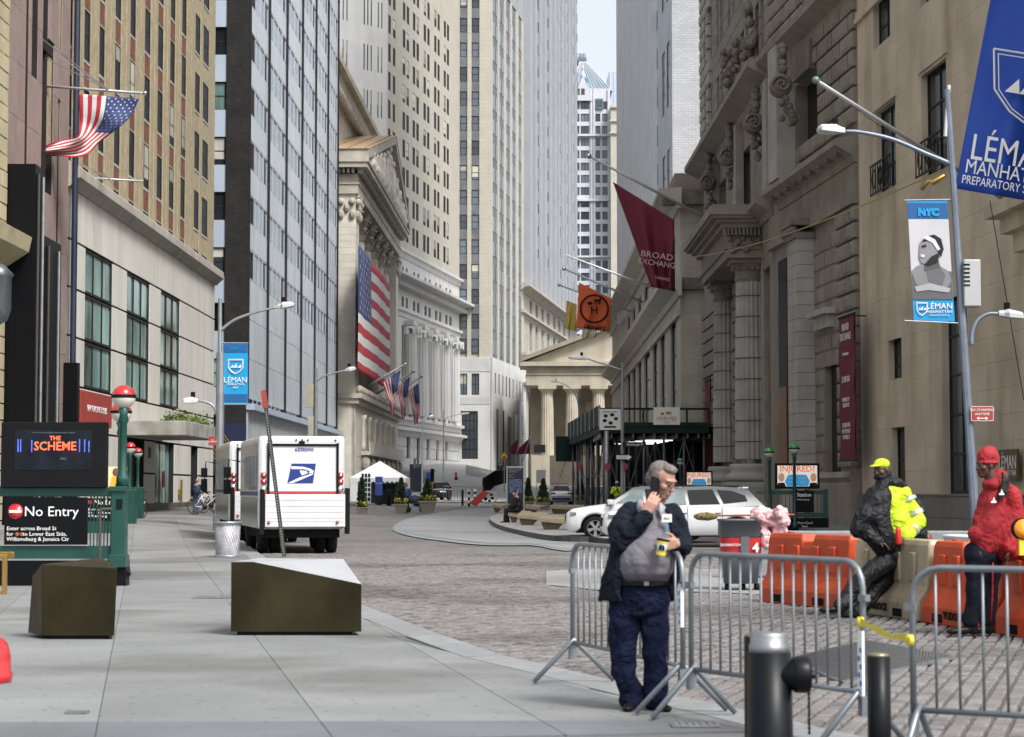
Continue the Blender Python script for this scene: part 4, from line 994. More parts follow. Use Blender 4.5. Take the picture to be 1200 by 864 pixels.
# attic crest
MB().box(LC-8, LC+.6, -.4, 8, zc2, zc2+1.2).build('parapet', m_br, r3)
m_rib = mat('pale_rib_stone', (.74, .75, .76), .8, var=.06, scale=.4, streak=.2)
r4 = thing('ribbed_tower', 'pale grey ribbed office tower rising above the low limestone bank', 'building')
nX, nY = gX(790, 165), 165; fX, fY = gX(728, 221), 221
fd = Fac(r4, (fX, fY), (nX, nY)); LD = fd.L; HD = 120
hd = []
for px0, px1 in ((778, 781.5), (783.5, 787)):
    a, b = fd.u(px0), fd.u(px1); z = 25
    while z < 80: hd += [(a, b, z, z+5.6)]; z += 9.2
wall(MB(), 0, LD, 20, HD, hd, .4).build('wall', m_gst, r4); core(r4, 0, LD, .5, 30, 20, HD, m_gst)
for h in hd: window(r4, h[0], h[1], h[2], h[3], .05, 1, 3, m_frame, m_glassd, .08)
for k in range(22): x = .3+k*2.1; 
rb = [(x, x+.9, -.4, .0, 20, HD) for x in [.2+k*1.75 for k in range(int((fd.u(776)-1)/1.75))]]
pieces(r4, 'rib', rb, m_rib, .02)
M = MB(); zz_ = 24
hm = []
for k in range(int((fd.u(776)-1)/1.75)): 
    for j in range(28): hm.append((.2+k*1.75+1.05, .2+k*1.75+1.6, -.05, .02, 22+j*3.5, 23.8+j*3.5))
M = MB(); [M.box(*b) for b in hm]; M.build('slit_windows', mat('slit_grey', (.2, .22, .25), .3), r4, kind='stuff')
sb = MB().box(LD, LD+.08, 0, 28, 20, HD).build('brick_side', m_gbr, r4)
# --- federal hall: temple front ---
m_fed = mat('temple_marble', (.46, .415, .33), .8, var=.12, scale=.5, bump=.1, streak=.5, objvar=.04)
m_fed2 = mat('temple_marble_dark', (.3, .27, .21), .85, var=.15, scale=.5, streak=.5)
YF = 286
t0 = thing('temple_hall', 'columned temple fronted hall at the end of the street with a wide stair', 'building', (gX(617, YF), YF, 0))
x0 = gX(617, YF); sF = YF/F
def Zf(py): return at(600, py, YF).z
cxs = [gX(p, YF)-x0 for p in (641.5, 670.5, 702, 733, 764, 795)]
wT = gX(800, YF)-x0+3.5; zs0, zs1 = Zf(534), Zf(452); ze = Zf(424)
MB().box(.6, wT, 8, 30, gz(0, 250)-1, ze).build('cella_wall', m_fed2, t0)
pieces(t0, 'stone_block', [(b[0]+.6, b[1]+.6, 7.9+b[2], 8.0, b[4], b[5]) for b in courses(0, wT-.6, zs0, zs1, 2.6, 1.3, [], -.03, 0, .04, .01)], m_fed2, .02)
MB().box(cxs[1]+3.2-.9, cxs[1]+3.2+.9, 7.6, 7.85, zs0, zs0+8).build('doorway', m_fed, t0)
MB().box(.5, wT, -1.2, 30, 1.0, zs0).build('podium', m_fed, t0)
for i, x in enumerate(cxs):
    M = MB(); fluted(M, x, .6, zs0, zs1-1.0, .98, n=32, taper=.84); c = M.build('column', m_fed, t0)
    M = MB(); M.lathe([(.82, zs1-1.0), (1.15, zs1-.55), (1.2, zs1-.5)], (x, .6, 0), 20); M.box(x-1.3, x+1.3, -.7, 1.9, zs1-.5, zs1); M.build('capital', m_fed, c)
M = MB(); M.box(0, wT, -.7, 8, zs1, zs1+1.5); M.box(-.1, wT, -.85, 8, zs1+1.5, zs1+1.75); M.box(0, wT, -.7, 8, zs1+1.75, ze-.7); M.build('entablature', m_fed, t0)
M = MB()
for k in range(13): 
    for q in (0, .38, .76): M.box(.3+k*1.93+q, .3+k*1.93+q+.26, -.85, -.7, zs1+1.8, ze-.75)
M.build('triglyphs', m_fed, t0)
M = MB(); M.box(-.9, wT, -1.6, 8, ze-.7, ze-.1); M.build('cornice', m_fed, t0)
apx = wT/2+1; zap = Zf(380)
M = MB(); M.add([(-.9,-1.7,ze-.1),(-.9,-1.7,ze+.5),(apx,-1.7,zap+.6),(apx,-1.7,zap),(-.9,9,ze-.1),(-.9,9,ze+.5),(apx,9,zap+.6),(apx,9,zap)], [(0,3,2,1),(4,5,6,7),(1,2,6,5),(0,4,7,3)])
M.add([(wT+1,-1.7,ze-.1),(wT+1,-1.7,ze+.5),(apx,-1.7,zap+.6),(apx,-1.7,zap),(wT+1,9,ze-.1),(wT+1,9,ze+.5),(apx,9,zap+.6),(apx,9,zap)], [(0,1,2,3),(1,5,6,2)]); M.build('raking_cornice', m_fed2, t0)
M = MB(); M.add([(-.2,-.6,ze-.1),(wT,-.6,ze-.1),(apx,-.6,zap)], [(0,1,2)]); M.build('tympanum', m_fed, t0)
# stair
sx0, sx1 = gX(633, YF)-x0+1.2, wT; zb0 = Zf(568); n = 18
for k in range(n): MB().box(sx0, sx1, -1.2-(n-k)*.42, -1.2-(n-k)*.42+.44, zb0-1, zb0+(zs0-zb0)*(k+1)/n-.01).build('stair_step', mat('stair_stone', (.11, .095, .075), .85, var=.2, scale=2), t0)
MB().tube([(gX(655, YF)-x0, -9.2, zb0+.9), (gX(668, YF)-x0, -1.3, zs0+.9)], .05, 5).build('handrail', m_frame, t0)
MB().box(gX(622, YF)-x0, sx0, -9, 0, 1, Zf(534)).build('cheek_block', m_fed, t0)
MB().box(gX(625, YF)-x0, gX(638, YF)-x0, -9.2, -9.02, Zf(532), Zf(523)).build('bronze_panel', m_frame, t0)
# ---------------- far towers ----------------
m_crm = mat('cream_brick', (.5, .48, .42), .8, var=.06, scale=.5, brick=(.6, .2, (.38, .35, .28), 'x', .03), twocol=.9, streak=.15)
m_wst = mat('white_stone', (.56, .56, .55), .8, var=.07, scale=.4, streak=.3, objvar=.03)
m_glz = mat('far_glass', (.07, .09, .12), .1, var=.2, scale=.3, objvar=.7, spec=.7)
m_dsp = mat('dark_spandrel', (.13, .14, .155), .6, var=.25, scale=.6)
def rows(z0, z1, step, h): 
    out = []; z = z0
    while z+h < z1: out.append((z, z+h)); z += step
    return out
# white tower behind the exchange
t1 = thing('white_tower', 'white office tower with narrow triple windows rising directly behind the pediment', 'building')
f = Fac(t1, (gX(380, 236), 236), (gX(452, 243), 243)); U = f.u
hh = [(U(a), U(b), z0, z1) for a, b in [(398.5, 400), (403, 404.6), (423.5, 425.3), (427.7, 429.3), (432, 433.6), (440.3, 441.8), (444.5, 446)] for z0, z1 in rows(8, 68, 5.6, 3.2)]
wall(MB(), 0, f.L, -1, 75, hh, .4).build('wall', m_wst, t1); core(t1, 0, f.L, .5, 14, -1, 75, m_wst)
for h in hh:
    if h[2] > 38: window(t1, h[0], h[1], h[2], h[3], .06, 1, 2, m_fr2, m_glz, .06)
# cream tower with paired windows over a columned base
t2 = thing('paired_window_tower', 'cream tower with paired windows standing on a white columned base', 'building')
f = Fac(t2, (gX(449, 244), 244), (gX(538, 290), 290)); U, Z = f.u, f.z
pr_ = [(470.2, 473.3), (474.8, 477.8), (482.2, 485.2), (486.6, 489.6), (495, 498), (499.4, 502.2), (507.6, 510.3), (511.6, 514.2), (519, 521.6), (522.8, 525.3)]
zl1 = Z(473, 297); hh = [(U(a), U(b), z0, z1) for a, b in pr_ for z0, z1 in rows(zl1+1.6, 70, 3.58, 2.3)]
hh += [(U(a), U(b), z0, z1) for a, b in [(453, 456), (458.5, 461.5)] for z0, z1 in rows(zl1+1.6, 70, 3.58, 2.3)]
zl2 = Z(473, 332); zcp = Z(478, 382); zcb = Z(473, 491); zgd = 3.4
cc = [474.5, 488, 501.5, 514, 526]
hh += [(U(a-4.5), U(a-2.2), zl2+.9, zl1-1.8) for a in cc]+[(U(a+.3), U(a+2.6), zl2+.9, zl1-1.8) for a in cc]
hh += [(U(a-4.6), U(a-1.8), zcp+2.2, zl2-1.8) for a in cc]+[(U(a+.2), U(a+3), zcp+2.2, zl2-1.8) for a in cc]
bw_ = [(a+3.6, a+9.0) for a in cc]+[(470, 473)]
hh += [(U(a), U(b), zcb+.3, zcp-.2) for a, b in bw_]
gw = [(475.5, 479.5), (487.5, 491.2), (499, 502.4), (510.2, 513.6), (521, 524.3)]
gz0 = Z(489, 540); gz1 = Z(489, 512)
hh += [(U(a), U(b), gz0, gz1) for a, b in gw]
cut = [h for h in hh if h[2] < zl1]; up = [h for h in hh if h[2] >= zl1]
wall(MB(), 0, f.L, zl1, 75, up, .4).build('brick_wall', m_crm, t2); wall(MB(), 0, f.L, 0, zl1, cut, .9).build('base_wall', m_wst, t2); core(t2, 0, f.L, 1.0, 24, 0, 75, m_crm)
for h in up: window(t2, h[0]-.05, h[1]+.05, h[2], h[3], .03, 1, 2, m_frame, m_glassk, .06)
for h in cut: window(t2, h[0], h[1], h[2], h[3], .2, 1, 2, m_frame, m_glz, .1)
for z, o, n_ in ((zl1+.3, .6, 'cornice'), (zl2+.5, 2.2, 'cornice'), (zcp+1.9, .5, 'architrave'), (zcb+.2, .8, 'ledge'), (zcb-1.2, 1.2, 'ledge')): 
    M = MB(); sweep(M, [(0, z-1.1), (o*.3, z-1.0), (o*.5, z-.5), (o, z-.35), (o, z), (0, z+.2)], 0, f.L+.3); M.build(n_, m_wst, t2)
M = MB()
for k in range(60): M.box(k*f.L/60, k*f.L/60+.35, -1.3, 0, zl2-.9, zl2-.4)
M.build('modillions', m_wst, t2, kind='stuff')
for a in cc:
    M = MB(); x = U(a); fluted(M, x, -.7, zcb+.6, zcp-1.2, .95, n=28); c = M.build('column', m_wst, t2)
    M = MB(); M.box(x-.8, x+.8, -1.3, 0, zcp-.1, zcp+.5); M.lathe([(0, -1.9), (.55, -1.9), (.55, -1.6), (0, -1.6)], (x-.85, 0, zcp-.75), 12, 'y'); M.lathe([(0, -1.9), (.55, -1.9), (.55, -1.6), (0, -1.6)], (x+.85, 0, zcp-.75), 12, 'y'); M.build('ionic_capital', m_wst, c)
pieces(t2, 'rusticated_block', courses(0, f.L, 3, zcb-2.2, 3.2, 1.25, [h for h in cut if h[3] < zcb], -.12, 0, .14, .01), m_wst, .1)
# slender tower with dark window bays and a stepped white base
t3 = thing('corner_tower', 'slender cream tower in the centre with dark window bays above a smooth white base', 'building')
YT = 290
fA = Fac(t3, (gX(530, YT), YT), (gX(575, YT), YT)); U, Z = fA.u, fA.z
zw_ = Z(575, 419); top = 78
hh = [(U(538), U(547), zw_, top), (U(552), U(561.3), zw_, top)]; wall(MB(), 0, fA.L, zw_, top, hh, .35).build('brick_wall', m_crm, t3)
R0 = rows(zw_+.6, top, 3.65, 2.15)
spn = [(h[0], h[1], .1, .3, z1, z1+1.48) for h in hh for z0, z1 in R0]
pieces(t3, 'spandrel', spn, m_dsp, .01)
for h in hh:
    for z0, z1 in R0: window(t3, h[0]+.02, h[1]-.02, z0, z1, .2, 1, 2, m_frame, m_glz, .09)
bh_ = [(U(538.5), U(547.3), Z(540, 463), Z(540, 438)), (U(552.5), U(561.5), Z(540, 463), Z(540, 438)), (U(541), U(560), Z(540, 538), Z(540, 482))]
wall(MB(), 0, fA.L, 0, zw_, bh_, .5, y=-.35).build('base_wall', m_wst, t3)
for h in bh_[:2]: window(t3, h[0], h[1], h[2], h[3], -.1, 2, 2, m_frame, m_glz, .1)
window(t3, *bh_[2], -.1, 4, 5, m_frame, m_glz, .12)
P = []
for k in range(14):
    a, b = fA.L*k/14, fA.L*(k+1)/14
    for z0, z1 in ((bh_[2][3]+1, bh_[0][2]-.3), (bh_[0][3]+.3, zw_-.1)): P.append((a+.03, b-.03, -.42, -.35, z0, z1))
pieces(t3, 'stone_panel', P, m_wst, .01)
sg_o = (gX(575, YT), YT); fB = Fac(None, sg_o, (gX(614, 322), 322))
sw2 = bpy.data.objects.new('east_wall', bpy.data.meshes.new('east_wall')); COL.objects.link(sw2); sw2.parent = t3; 
t3inv = Vector(fA.O)
U, Z = fB.u, fB.z
cB = [(577.5, 580), (581, 583), (585.5, 587.5), (588.5, 590.5), (593.5, 595.5), (596.3, 598), (600.5, 602.2), (603, 604.5), (608, 609.3), (610, 611.3)]
strips = [(U(577.2), U(583.3), zw_, top), (U(585.2), U(590.8), zw_, top), (U(593.2), U(598.2), zw_, top), (U(600.3), U(604.8), zw_, top), (U(607.8), U(611.6), zw_, top)]
M = MB(); wall(M, 0, fB.L, zw_, top, strips, .35); M.box(.4, fB.L, .5, 12, 0, top); sw2.data = M.mesh('east_wall', m_crm)
sw2.location = (fB.O.x-fA.O.x, fB.O.y-fA.O.y, 0); sw2.rotation_euler = (0, 0, fB.ang-fA.ang)
for a, b, _, _ in strips: MB().box(a, b, .12, .3, zw_, top).build('spandrel_strip', m_dsp, sw2)
g = MB()
for a, b in cB:
    for z0, z1 in R0: window_mesh = None; put('window', WC.setdefault(('b', round(U(b)-U(a), 2)), (MB().box(-(U(b)-U(a))/2, (U(b)-U(a))/2, .05, .12, 0, 2.15).mesh('window', m_glz),))[0], sw2, ((U(a)+U(b))/2, 0, z0))
sl2 = [(U(p), U(p+1.7), Z(580, 478), Z(580, 455)) for p in (577, 581.5, 586, 590, 594, 598, 602.5, 606, 609.5)]
sl3 = [(U(a), U(b), 5.0, Z(582, 480 if a != 592.5 else 486)) for a, b in ((579, 582), (586.5, 589), (592.5, 597.5), (601.5, 603.5), (608, 610))]
sl2 = [(a, b, Z(580, 462), Z(580, 438)) for a, b, _, _ in sl2]
M = MB(); wall(M, -.3, fB.L, 0, zw_, sl2+sl3, .2, y=-.35); M.build('east_base_wall', m_wst, sw2)
for h in sl2+sl3: MB().box(h[0], h[1], -.3, -.2, h[2], h[3]).build('slot_window', m_glz, sw2)
# pale grey tower
m_g4 = mat('shaft_grey_stone', (.31, .325, .35), .8, var=.06, scale=.4, streak=.1)
t4 = thing('pale_grey_tower', 'pale grey stone tower behind the temple hall with an ornate cornice low down', 'building')
f = Fac(t4, (gX(606, 320), 320), (gX(674, 402), 402)); U, Z = f.u, f.z
zc4 = Z(616, 340)
MB().box(0, f.L, 0, 20, zc4, 120).build('shaft_wall', m_g4, t4)
pil = [(U(p), U(p)+2.6, -1.3, 0, zc4, 120) for p in (613, 619, 625, 631, 637, 643, 647, 652, 656, 660, 664, 668)]
pieces(t4, 'shaft_pier', pil, m_g4, .02)
hs4 = [(U(p)+.2, U(p)+1.5, -1.36, -1.2, z, z+1.6) for p in (622, 634, 648.5, 657, 664.8, 669) for z in [zc4+6+k*3.9 for k in range(22)]]
for b in hs4: put('window', unit(m_glz, .01), t4, ((b[0]+b[1])/2, (b[2]+b[3])/2, (b[4]+b[5])/2), scale=(b[1]-b[0], b[3]-b[2], b[5]-b[4]))
hb4 = [(U(p), U(p)+3.2, z, z+4.2) for p in (618, 625, 632, 639, 646, 652, 658, 664) for z in (Z(616, 410), Z(616, 380))]
wall(MB(), 0, f.L, 0, zc4, hb4, .7, y=-.4).build('base_wall', m_limed, t4)
for h in hb4: window(t4, h[0], h[1], h[2], h[3], .0, 2, 2, m_frame, m_glz, .12)
for z, o in ((zc4, 2.2), (zc4-4.2, 1.2), (Z(616, 418), 1.5), (Z(616, 452), 1.8)):
    M = MB(); sweep(M, [(0, z-1.2), (o*.3, z-1.1), (o*.6, z-.5), (o, z-.4), (o, z), (0, z+.3)], -.5, f.L+1, ); M.build('cornice', m_limed, t4)
for k, p in enumerate((617.5, 624.5)):
    M = MB(); fluted(M, U(p), -1.0, Z(616, 535), Z(616, 468), 1.3, n=28); c = M.build('column', m_limed, t4); M = MB(); corinth(M, U(p), -1.0, Z(616, 468), 1.2, 2.6, k); M.build('capital', m_limed, c)
# glassy strip tower behind it
t4b = thing('striped_glass_tower', 'narrow pale striped glass tower slice beside the pyramid roofed building', 'building')
x0, x1 = gX(664, 450), gX(674.6, 450)
o_ = MB().box(0, x1-x0, 0, 20, 0, 128).build('wall', mat('striped_curtain', (.42, .5, .6), .25, var=.2, scale=.05, stretch=(1, 1, 3)), t4b); t4b.location = (x0, 450, 0)
for k in range(30): MB().box(-.05, x1-x0+.05, -.1, 0, 14+k*3.8, 15.4+k*3.8).build('floor_band', m_gst, t4b)
# pyramid-roofed tower
YP = 520; m_pw = mat('white_terracotta', (.52, .54, .58), .7, var=.06, scale=.3); m_slate = mat('slate_blue_roof', (.12, .18, .235), .6, var=.15, scale=.4, stretch=(1, 1, .3))
def XP(p): return gX(p, YP)
def ZP(y): return at(600, y, YP).z
t5 = thing('pyramid_roof_tower', 'white tower with a slate blue pyramid roof closing the far end of the street', 'building', (XP(672), YP, 0)); b0x = XP(672)
R5 = [ZP(y) for y in (119+i*14.35 for i in range(22))]
c5 = [(675.9, 679.9), (681.4, 691.3), (698.8, 704.6), (706.8, 713)]
hh = [(XP(a)-b0x, XP(b)-b0x, z-2.1, z) for a, b in c5 for z in R5]
wall(MB(), 0, XP(716)-b0x, 0, ZP(104), hh, .5).build('wall', m_pw, t5); core(t5, 0, XP(716)-b0x, .6, 25, 0, ZP(104), m_pw)
for h in hh: window(t5, h[0], h[1], h[2], h[3], .2, 2, 1, m_frame, m_glz, .12)
for y in (158, 234, 300): 
    M = MB(); z = ZP(y); M.box(0, XP(717)-b0x, -.9, 0, z-.5, z); M.build('cornice', m_pw, t5)
for p in (675, 694.5, 697, 714.8): MB().box(XP(p)-b0x-.35, XP(p)-b0x+.35, -.4, 0, 0, ZP(104)).build('pier', m_pw, t5)
bx0, bx1 = XP(674)-b0x, XP(719)-b0x; cx0, cx1 = XP(681)-b0x, XP(688)-b0x; za, zb__ = ZP(107), ZP(64)
M = MB(); M.add([(bx0,0,za),(bx1,0,za),(bx1,24,za),(bx0,24,za),(cx0,8,zb__),(cx1,8,zb__),(cx1,14,zb__),(cx0,14,zb__)], [(0,1,5,4),(1,2,6,5),(2,3,7,6),(3,0,4,7),(4,5,6,7)]); rf = M.build('roof', m_slate, t5)
M = MB()
for k in range(11):
    t = k/10; M.tube([(bx0+(bx1-bx0)*t, -.1, za), (cx0+(cx1-cx0)*t, 7.9, zb__)], .07, 4)
M.build('roof_ribs', m_gst, rf); M = MB(); M.box(cx0-.4, cx1+.4, 7.6, 14.4, zb__, zb__+.9)
for k in range(5): M.tube([(cx0+k*(cx1-cx0)/4, 7.8, zb__), (cx0+k*(cx1-cx0)/4, 7.8, zb__+2)], .12, 4)
M.build('roof_crest', m_slate, rf)
def gable(x0, x1, zb, zt, y, par):
    M = MB(); M.prism([(x0, zb), (x1, zb), (x1, zb+(zt-zb)*.2), ((x0+x1)/2, zt), (x0, zb+(zt-zb)*.2)], y, y+3, 'y'); M.lathe([(.5, zt-.5), (.6, zt), (.2, zt+1.5), (.35, zt+2), (.02, zt+3.2)], ((x0+x1)/2, y+.5, 0), 8); return M.build('dormer_gable', m_pw, par)
gg = gable(XP(674)-b0x, XP(694)-b0x, ZP(119), ZP(90), -1.2, t5)
for p in (678, 684): window(t5, XP(p-2)-b0x, XP(p+2.2)-b0x, ZP(112), ZP(105), -1.3, 1, 1, m_fr2, m_glz, .1)
g2 = MB().box(XP(687)-b0x, XP(691)-b0x, 2, 5, ZP(96), ZP(90)).build('dormer', m_slate, t5); g3 = MB().box(XP(699)-b0x, XP(708)-b0x, -.6, 4, ZP(128), ZP(116)).build('dormer', m_slate, t5)
MB().box(XP(700)-b0x, XP(707)-b0x, -.7, -.6, ZP(126), ZP(118)).build('dormer_window', m_glz, t5)
t5b = thing('plain_cream_tower', 'plain cream tower wall between the pyramid roofed building and the ribbed tower', 'building', (XP(715.5), YP-6, 0))
MB().box(0, 12, 0, 20, 0, ZP(128)).build('wall', m_crm, t5b)
M = MB(); [M.box(-.3, 12, -.5, 0, ZP(y)-.4, ZP(y)) for y in (130, 146, 160)]; M.build('cornice_bands', m_crm, t5b)
t5c = thing('bluish_far_tower', 'faint bluish glass tower top just right of the pyramid roof', 'building', (gX(715, 800), 800, 0))
MB().box(0, 14, 0, 20, 0, at(600, 84, 800).z).build('wall', mat('far_blue', (.42, .5, .62), .3, var=.04), t5c)
M = MB()
for k in range(8): M.box(.4+k*1.6, .6+k*1.6, -.2, 0, 120, at(600, 84, 800).z)
M.build('mullions', m_gst, t5c)
# big blind blocks that close the canyon behind the camera's left and right streets
# ================= street things =================
m_white = mat('white_paint', (.6, .61, .62), .4, var=.06, scale=1.5, coat=.1, streak=.35)
m_car = mat('car_white', (.68, .69, .7), .25, var=.02, coat=.6)
m_tyre = mat('tyre_rubber', (.015, .015, .016), .85, var=.15, scale=8)
m_rim = mat('alloy_rim', (.45, .46, .48), .3, .8, var=.05)
m_cglass = mat('car_glass', (.01, .013, .014), .08, var=.1, spec=.25)
m_cglass2 = mat('car_glass_pale', (.16, .22, .21), .08, var=.3, scale=2, spec=.8)
m_dk = mat('dark_plastic', (.008, .008, .009), .55, var=.1)
m_rlamp = mat('red_lamp', (.3, .008, .01), .2, var=0, coat=.5)
m_chrome = mat('chrome', (.6, .6, .62), .15, 1, var=0)
m_under = mat('underbody', (.01, .01, .01), .9, var=0)
def lathe_wheel(par, x, z, side, R_=.36, wd=.24, spokes=5, double=True, ymid=0):
    y = ymid; M = SM(); M.lathe([(R_*.66, -wd/2), (R_*.93, -wd/2), (R_, -wd/2+.04), (R_, wd/2-.04), (R_*.93, wd/2), (R_*.66, wd/2)], n=28, ax='y', cap=False)
    o = M.build('wheel', m_tyre, par, loc=(x, y, z))
    M = MB(); yo = side*(wd/2-.02); M.lathe([(R_*.67, yo-side*.1), (R_*.7, yo), (R_*.62, yo), (R_*.6, yo-side*.1)], n=28, ax='y', cap=False)
    for k in range(spokes*(2 if double else 1)):
        a = 2*math.pi*k/spokes/(2 if double else 1)+((.18 if k % 2 else -.18) if double else 0); c, s = math.cos(a), math.sin(a); w_ = .022*R_/.36
        M.prism([(c*.06-s*w_, s*.06+c*w_), (c*.06+s*w_, s*.06-c*w_), (c*R_*.64+s*w_*1.3, s*R_*.64-c*w_*1.3), (c*R_*.64-s*w_*1.3, s*R_*.64+c*w_*1.3)], min(yo, yo-side*.04), max(yo, yo-side*.04), 'y')
    M.lathe([(0, yo+side*.005), (.07, yo), (.07, yo-side*.05), (0, yo-side*.05)], n=12, ax='y'); M.build('rim', m_rim, o)
    MB().lathe([(0, yo-side*.1), (R_*.66, yo-side*.1), (R_*.66, yo-side*.12), (0, yo-side*.12)], n=20, ax='y').build('brake_disc', m_dk, o); return o
def suv(name, label, loc, rotz, paint, police=False, group=None, L_=4.6, rear_detail=True):
    t = thing(name, label, 'car', loc, rotz, group)                # local: front towards -x, side towards -y
    W = .93; fw, rw, wr_ = -1.42, 1.40, .36
    def ztop(x): return lerp(x, [(-2.3, .62), (-2.27, .78), (-2.1, .9), (-1.6, .98), (-1.15, 1.04), (-.9, 1.07), (2.0, 1.09), (2.2, 1.07), (2.3, .95)])
    def zbot(x):
        z = lerp(x, [(-2.3, .36), (-2.2, .26), (-1.9, .24), (2.0, .26), (2.25, .36), (2.3, .5)])
        for c in (fw, rw):
            d = abs(x-c)
            if d < .44: z = max(z, .36+math.sqrt(.44**2-d*d)*.93)
        return z
    def hw(x): return W*lerp(x, [(-2.3, .72), (-2.2, .86), (-1.9, .96), (-1.2, 1), (1.5, 1), (2.0, .97), (2.2, .9), (2.3, .8)])
    xs = sorted({-2.3, -2.27, -2.2, -2.1, 2.1, 2.2, 2.27, 2.3} | {c+.44*math.sin(a*math.pi/16) for c in (fw, rw) for a in range(-8, 9)} | {-2.0, -.9, -.6, -.2, .2, .6, .9, 1.93})
    M = SM(); rings = []
    for x in xs:
        b, tp, w_ = zbot(x), ztop(x), hw(x); h = tp-b
        pts = [(0, b), (w_*.93, b), (w_*.985, b+.03), (w_, max(b+.05, min(tp-.2, .55))), (w_*1.0, max(b+.07, .72 if tp > .8 else tp-.1)), (w_*.97, tp-.09), (w_*.9, tp-.015), (w_*.6, tp+.025), (0, tp+.035)]
        pts += [(-y, z) for y, z in pts[-2:0:-1]]
        rings.append([Vector((x, y, z)) for y, z in pts])
    M.loft(rings); body = M.build('body', paint, t)
    MB().box(-2.0, 2.0, -.74, .74, .22, .8).build('underbody', m_under, t)
    for c in (fw, rw):
        for s in (-1, 1): lathe_wheel(t, c, wr_, s, wr_, .24, ymid=s*.78)
    # greenhouse
    bw, tw = .86, .66; B = [(-1.12, 1.04), (2.12, 1.08)]; T = [(-.28, 1.56), (.2, 1.62), (1.0, 1.62), (1.72, 1.54)]
    def side(x, z): # half width at height
        return bw+(tw-bw)*(z-1.04)/(1.6-1.04)
    M = SM(); outl = [(-1.12, 1.03), (-.28, 1.55), (0, 1.6), (.6, 1.625), (1.2, 1.6), (1.75, 1.52), (2.18, 1.07)]
    rr_ = []
    for s in (-1, 1): rr_.append([Vector((x, s*side(x, z), z)) for x, z in outl])
    n = len(outl); M.add(rr_[0]+rr_[1], [(i, i+1, n+i+1, n+i) for i in range(n-1)]+[tuple(range(n)), tuple(range(2*n-1, n-1, -1))]+[(0, n, 2*n-1, n-1)]); M.smooth = False
    gh = M.build('cabin', paint, t)
    for s in (-1, 1):
        for P in ([(-.82, 1.09), (-.3, 1.43), (-.05, 1.5), (.02, 1.1)], [(.1, 1.1), (.05, 1.51), (.75, 1.53), (.95, 1.12)], [(1.05, 1.13), (.87, 1.52), (1.3, 1.49), (1.66, 1.36), (1.72, 1.2)]):
            M = MB(); M.add([(x, s*(side(x, z)+.008), z) for x, z in P], [tuple(range(len(P))) if s < 0 else tuple(range(len(P)))[::-1]]); M.build('side_window', m_cglass2 if P[0][0] < -.5 else m_cglass, gh)
        M = MB(); M.box(-1.05, -.85, s*.9, s*1.08, 1.05, 1.2) if s > 0 else M.box(-1.05, -.85, -1.08, -.9, 1.05, 1.2); M.build('wing_mirror', paint, t, bevel=.03)
        M = MB(); [M.box(x, x+.16, *(sorted((s*.92, s*.955))), .86, .89) for x in (-.15, .8)]; M.build('door_handle', m_chrome, t)
        M = MB(); [M.box(x-.006, x+.006, *(sorted((s*.925, s*.936))), .35, 1.05) for x in (-.98, .04, 1.0)]; M.build('door_seam', m_dk, body)
        MB().box(-2.16, -1.98, *sorted((s*.6, s*.87)), .72, .86).build('headlight', m_chrome, t, bevel=.03)
        MB().box(2.08, 2.3, *sorted((s*.45, s*.86)), .84, 1.0).build('tail_light', m_rlamp, t, bevel=.03)
    M = MB(); M.add([(-1.09, -.7, 1.075), (-1.09, .7, 1.075), (-.3, .6, 1.555), (-.3, -.6, 1.555)], [(0,1,2,3)]); M.v = [(x-.012, y, z+.008) for x, y, z in M.v]; M.build('windscreen', m_cglass, gh)
    M = MB(); M.add([(2.12, -.66, 1.13), (2.12, .66, 1.13), (1.78, .57, 1.49), (1.78, -.57, 1.49)], [(0,1,2,3)]); M.v = [(x+.02, y, z+.008) for x, y, z in M.v]; M.build('rear_window', m_cglass, gh)
    MB().box(-2.325, -2.2, -.42, .42, .5, .74).build('grille', m_dk, t, bevel=.02)
    MB().box(2.28, 2.33, -.75, .75, .42, .56).build('bumper_trim', m_dk, t); MB().box(2.3, 2.33, -.26, .26, .72, .84).build('number_plate', m_white, t)
    MB().box(1.6, 1.78, -.6, .6, 1.55, 1.6).build('roof_spoiler', paint, t, bevel=.02); M = MB(); [M.tube([(-.2, s*.62, 1.63), (1.5, s*.62, 1.62)], .02, 5) for s in (-1, 1)]; M.build('roof_rails', m_dk, t)
    if police:
        MB().box(-.1, .2, -.6, .6, 1.64, 1.75).build('light_bar', m_rlamp, t, bevel=.03); MB().box(2.31, 2.33, -.85, .85, .62, .68).build('blue_stripe', mat('blue_stripe', (.02, .05, .3), .4, var=0), t)
    return t
Yc = 55.3; xc = (gX(706, Yc)+gX(901, Yc))/2
suv('parked_suv', 'white sport utility car whose rear end shows beside the grey litter bin', (xc, Yc+.95, gz(xc, Yc+.9)), rad(1), m_car, group='white cars at the island kerb')
Yc = 58.9; xc = gX(664, Yc)+2.3
suv('parked_suv', 'white car showing its front wheel and headlight at the end of the stone benches', (xc, Yc+.95, gz(xc, Yc+.9)), rad(-2), m_car, group='white cars at the island kerb')
p = gp(657.5, 592); suv('police_car', 'white patrol car seen from behind with a red light bar, between the conifer planters', (p.x, p.y+1, gz(p.x, p.y)), rad(-90), m_car, police=True)
p = gp(513, 588); suv('dark_car', 'dark car with lit tail lights parked beside the yellow flowered planter near the tent', (p.x-.3, p.y+6, gz(p.x, p.y+6)), rad(-75), mat('car_black', (.012, .014, .02), .25, var=.02, coat=.6))
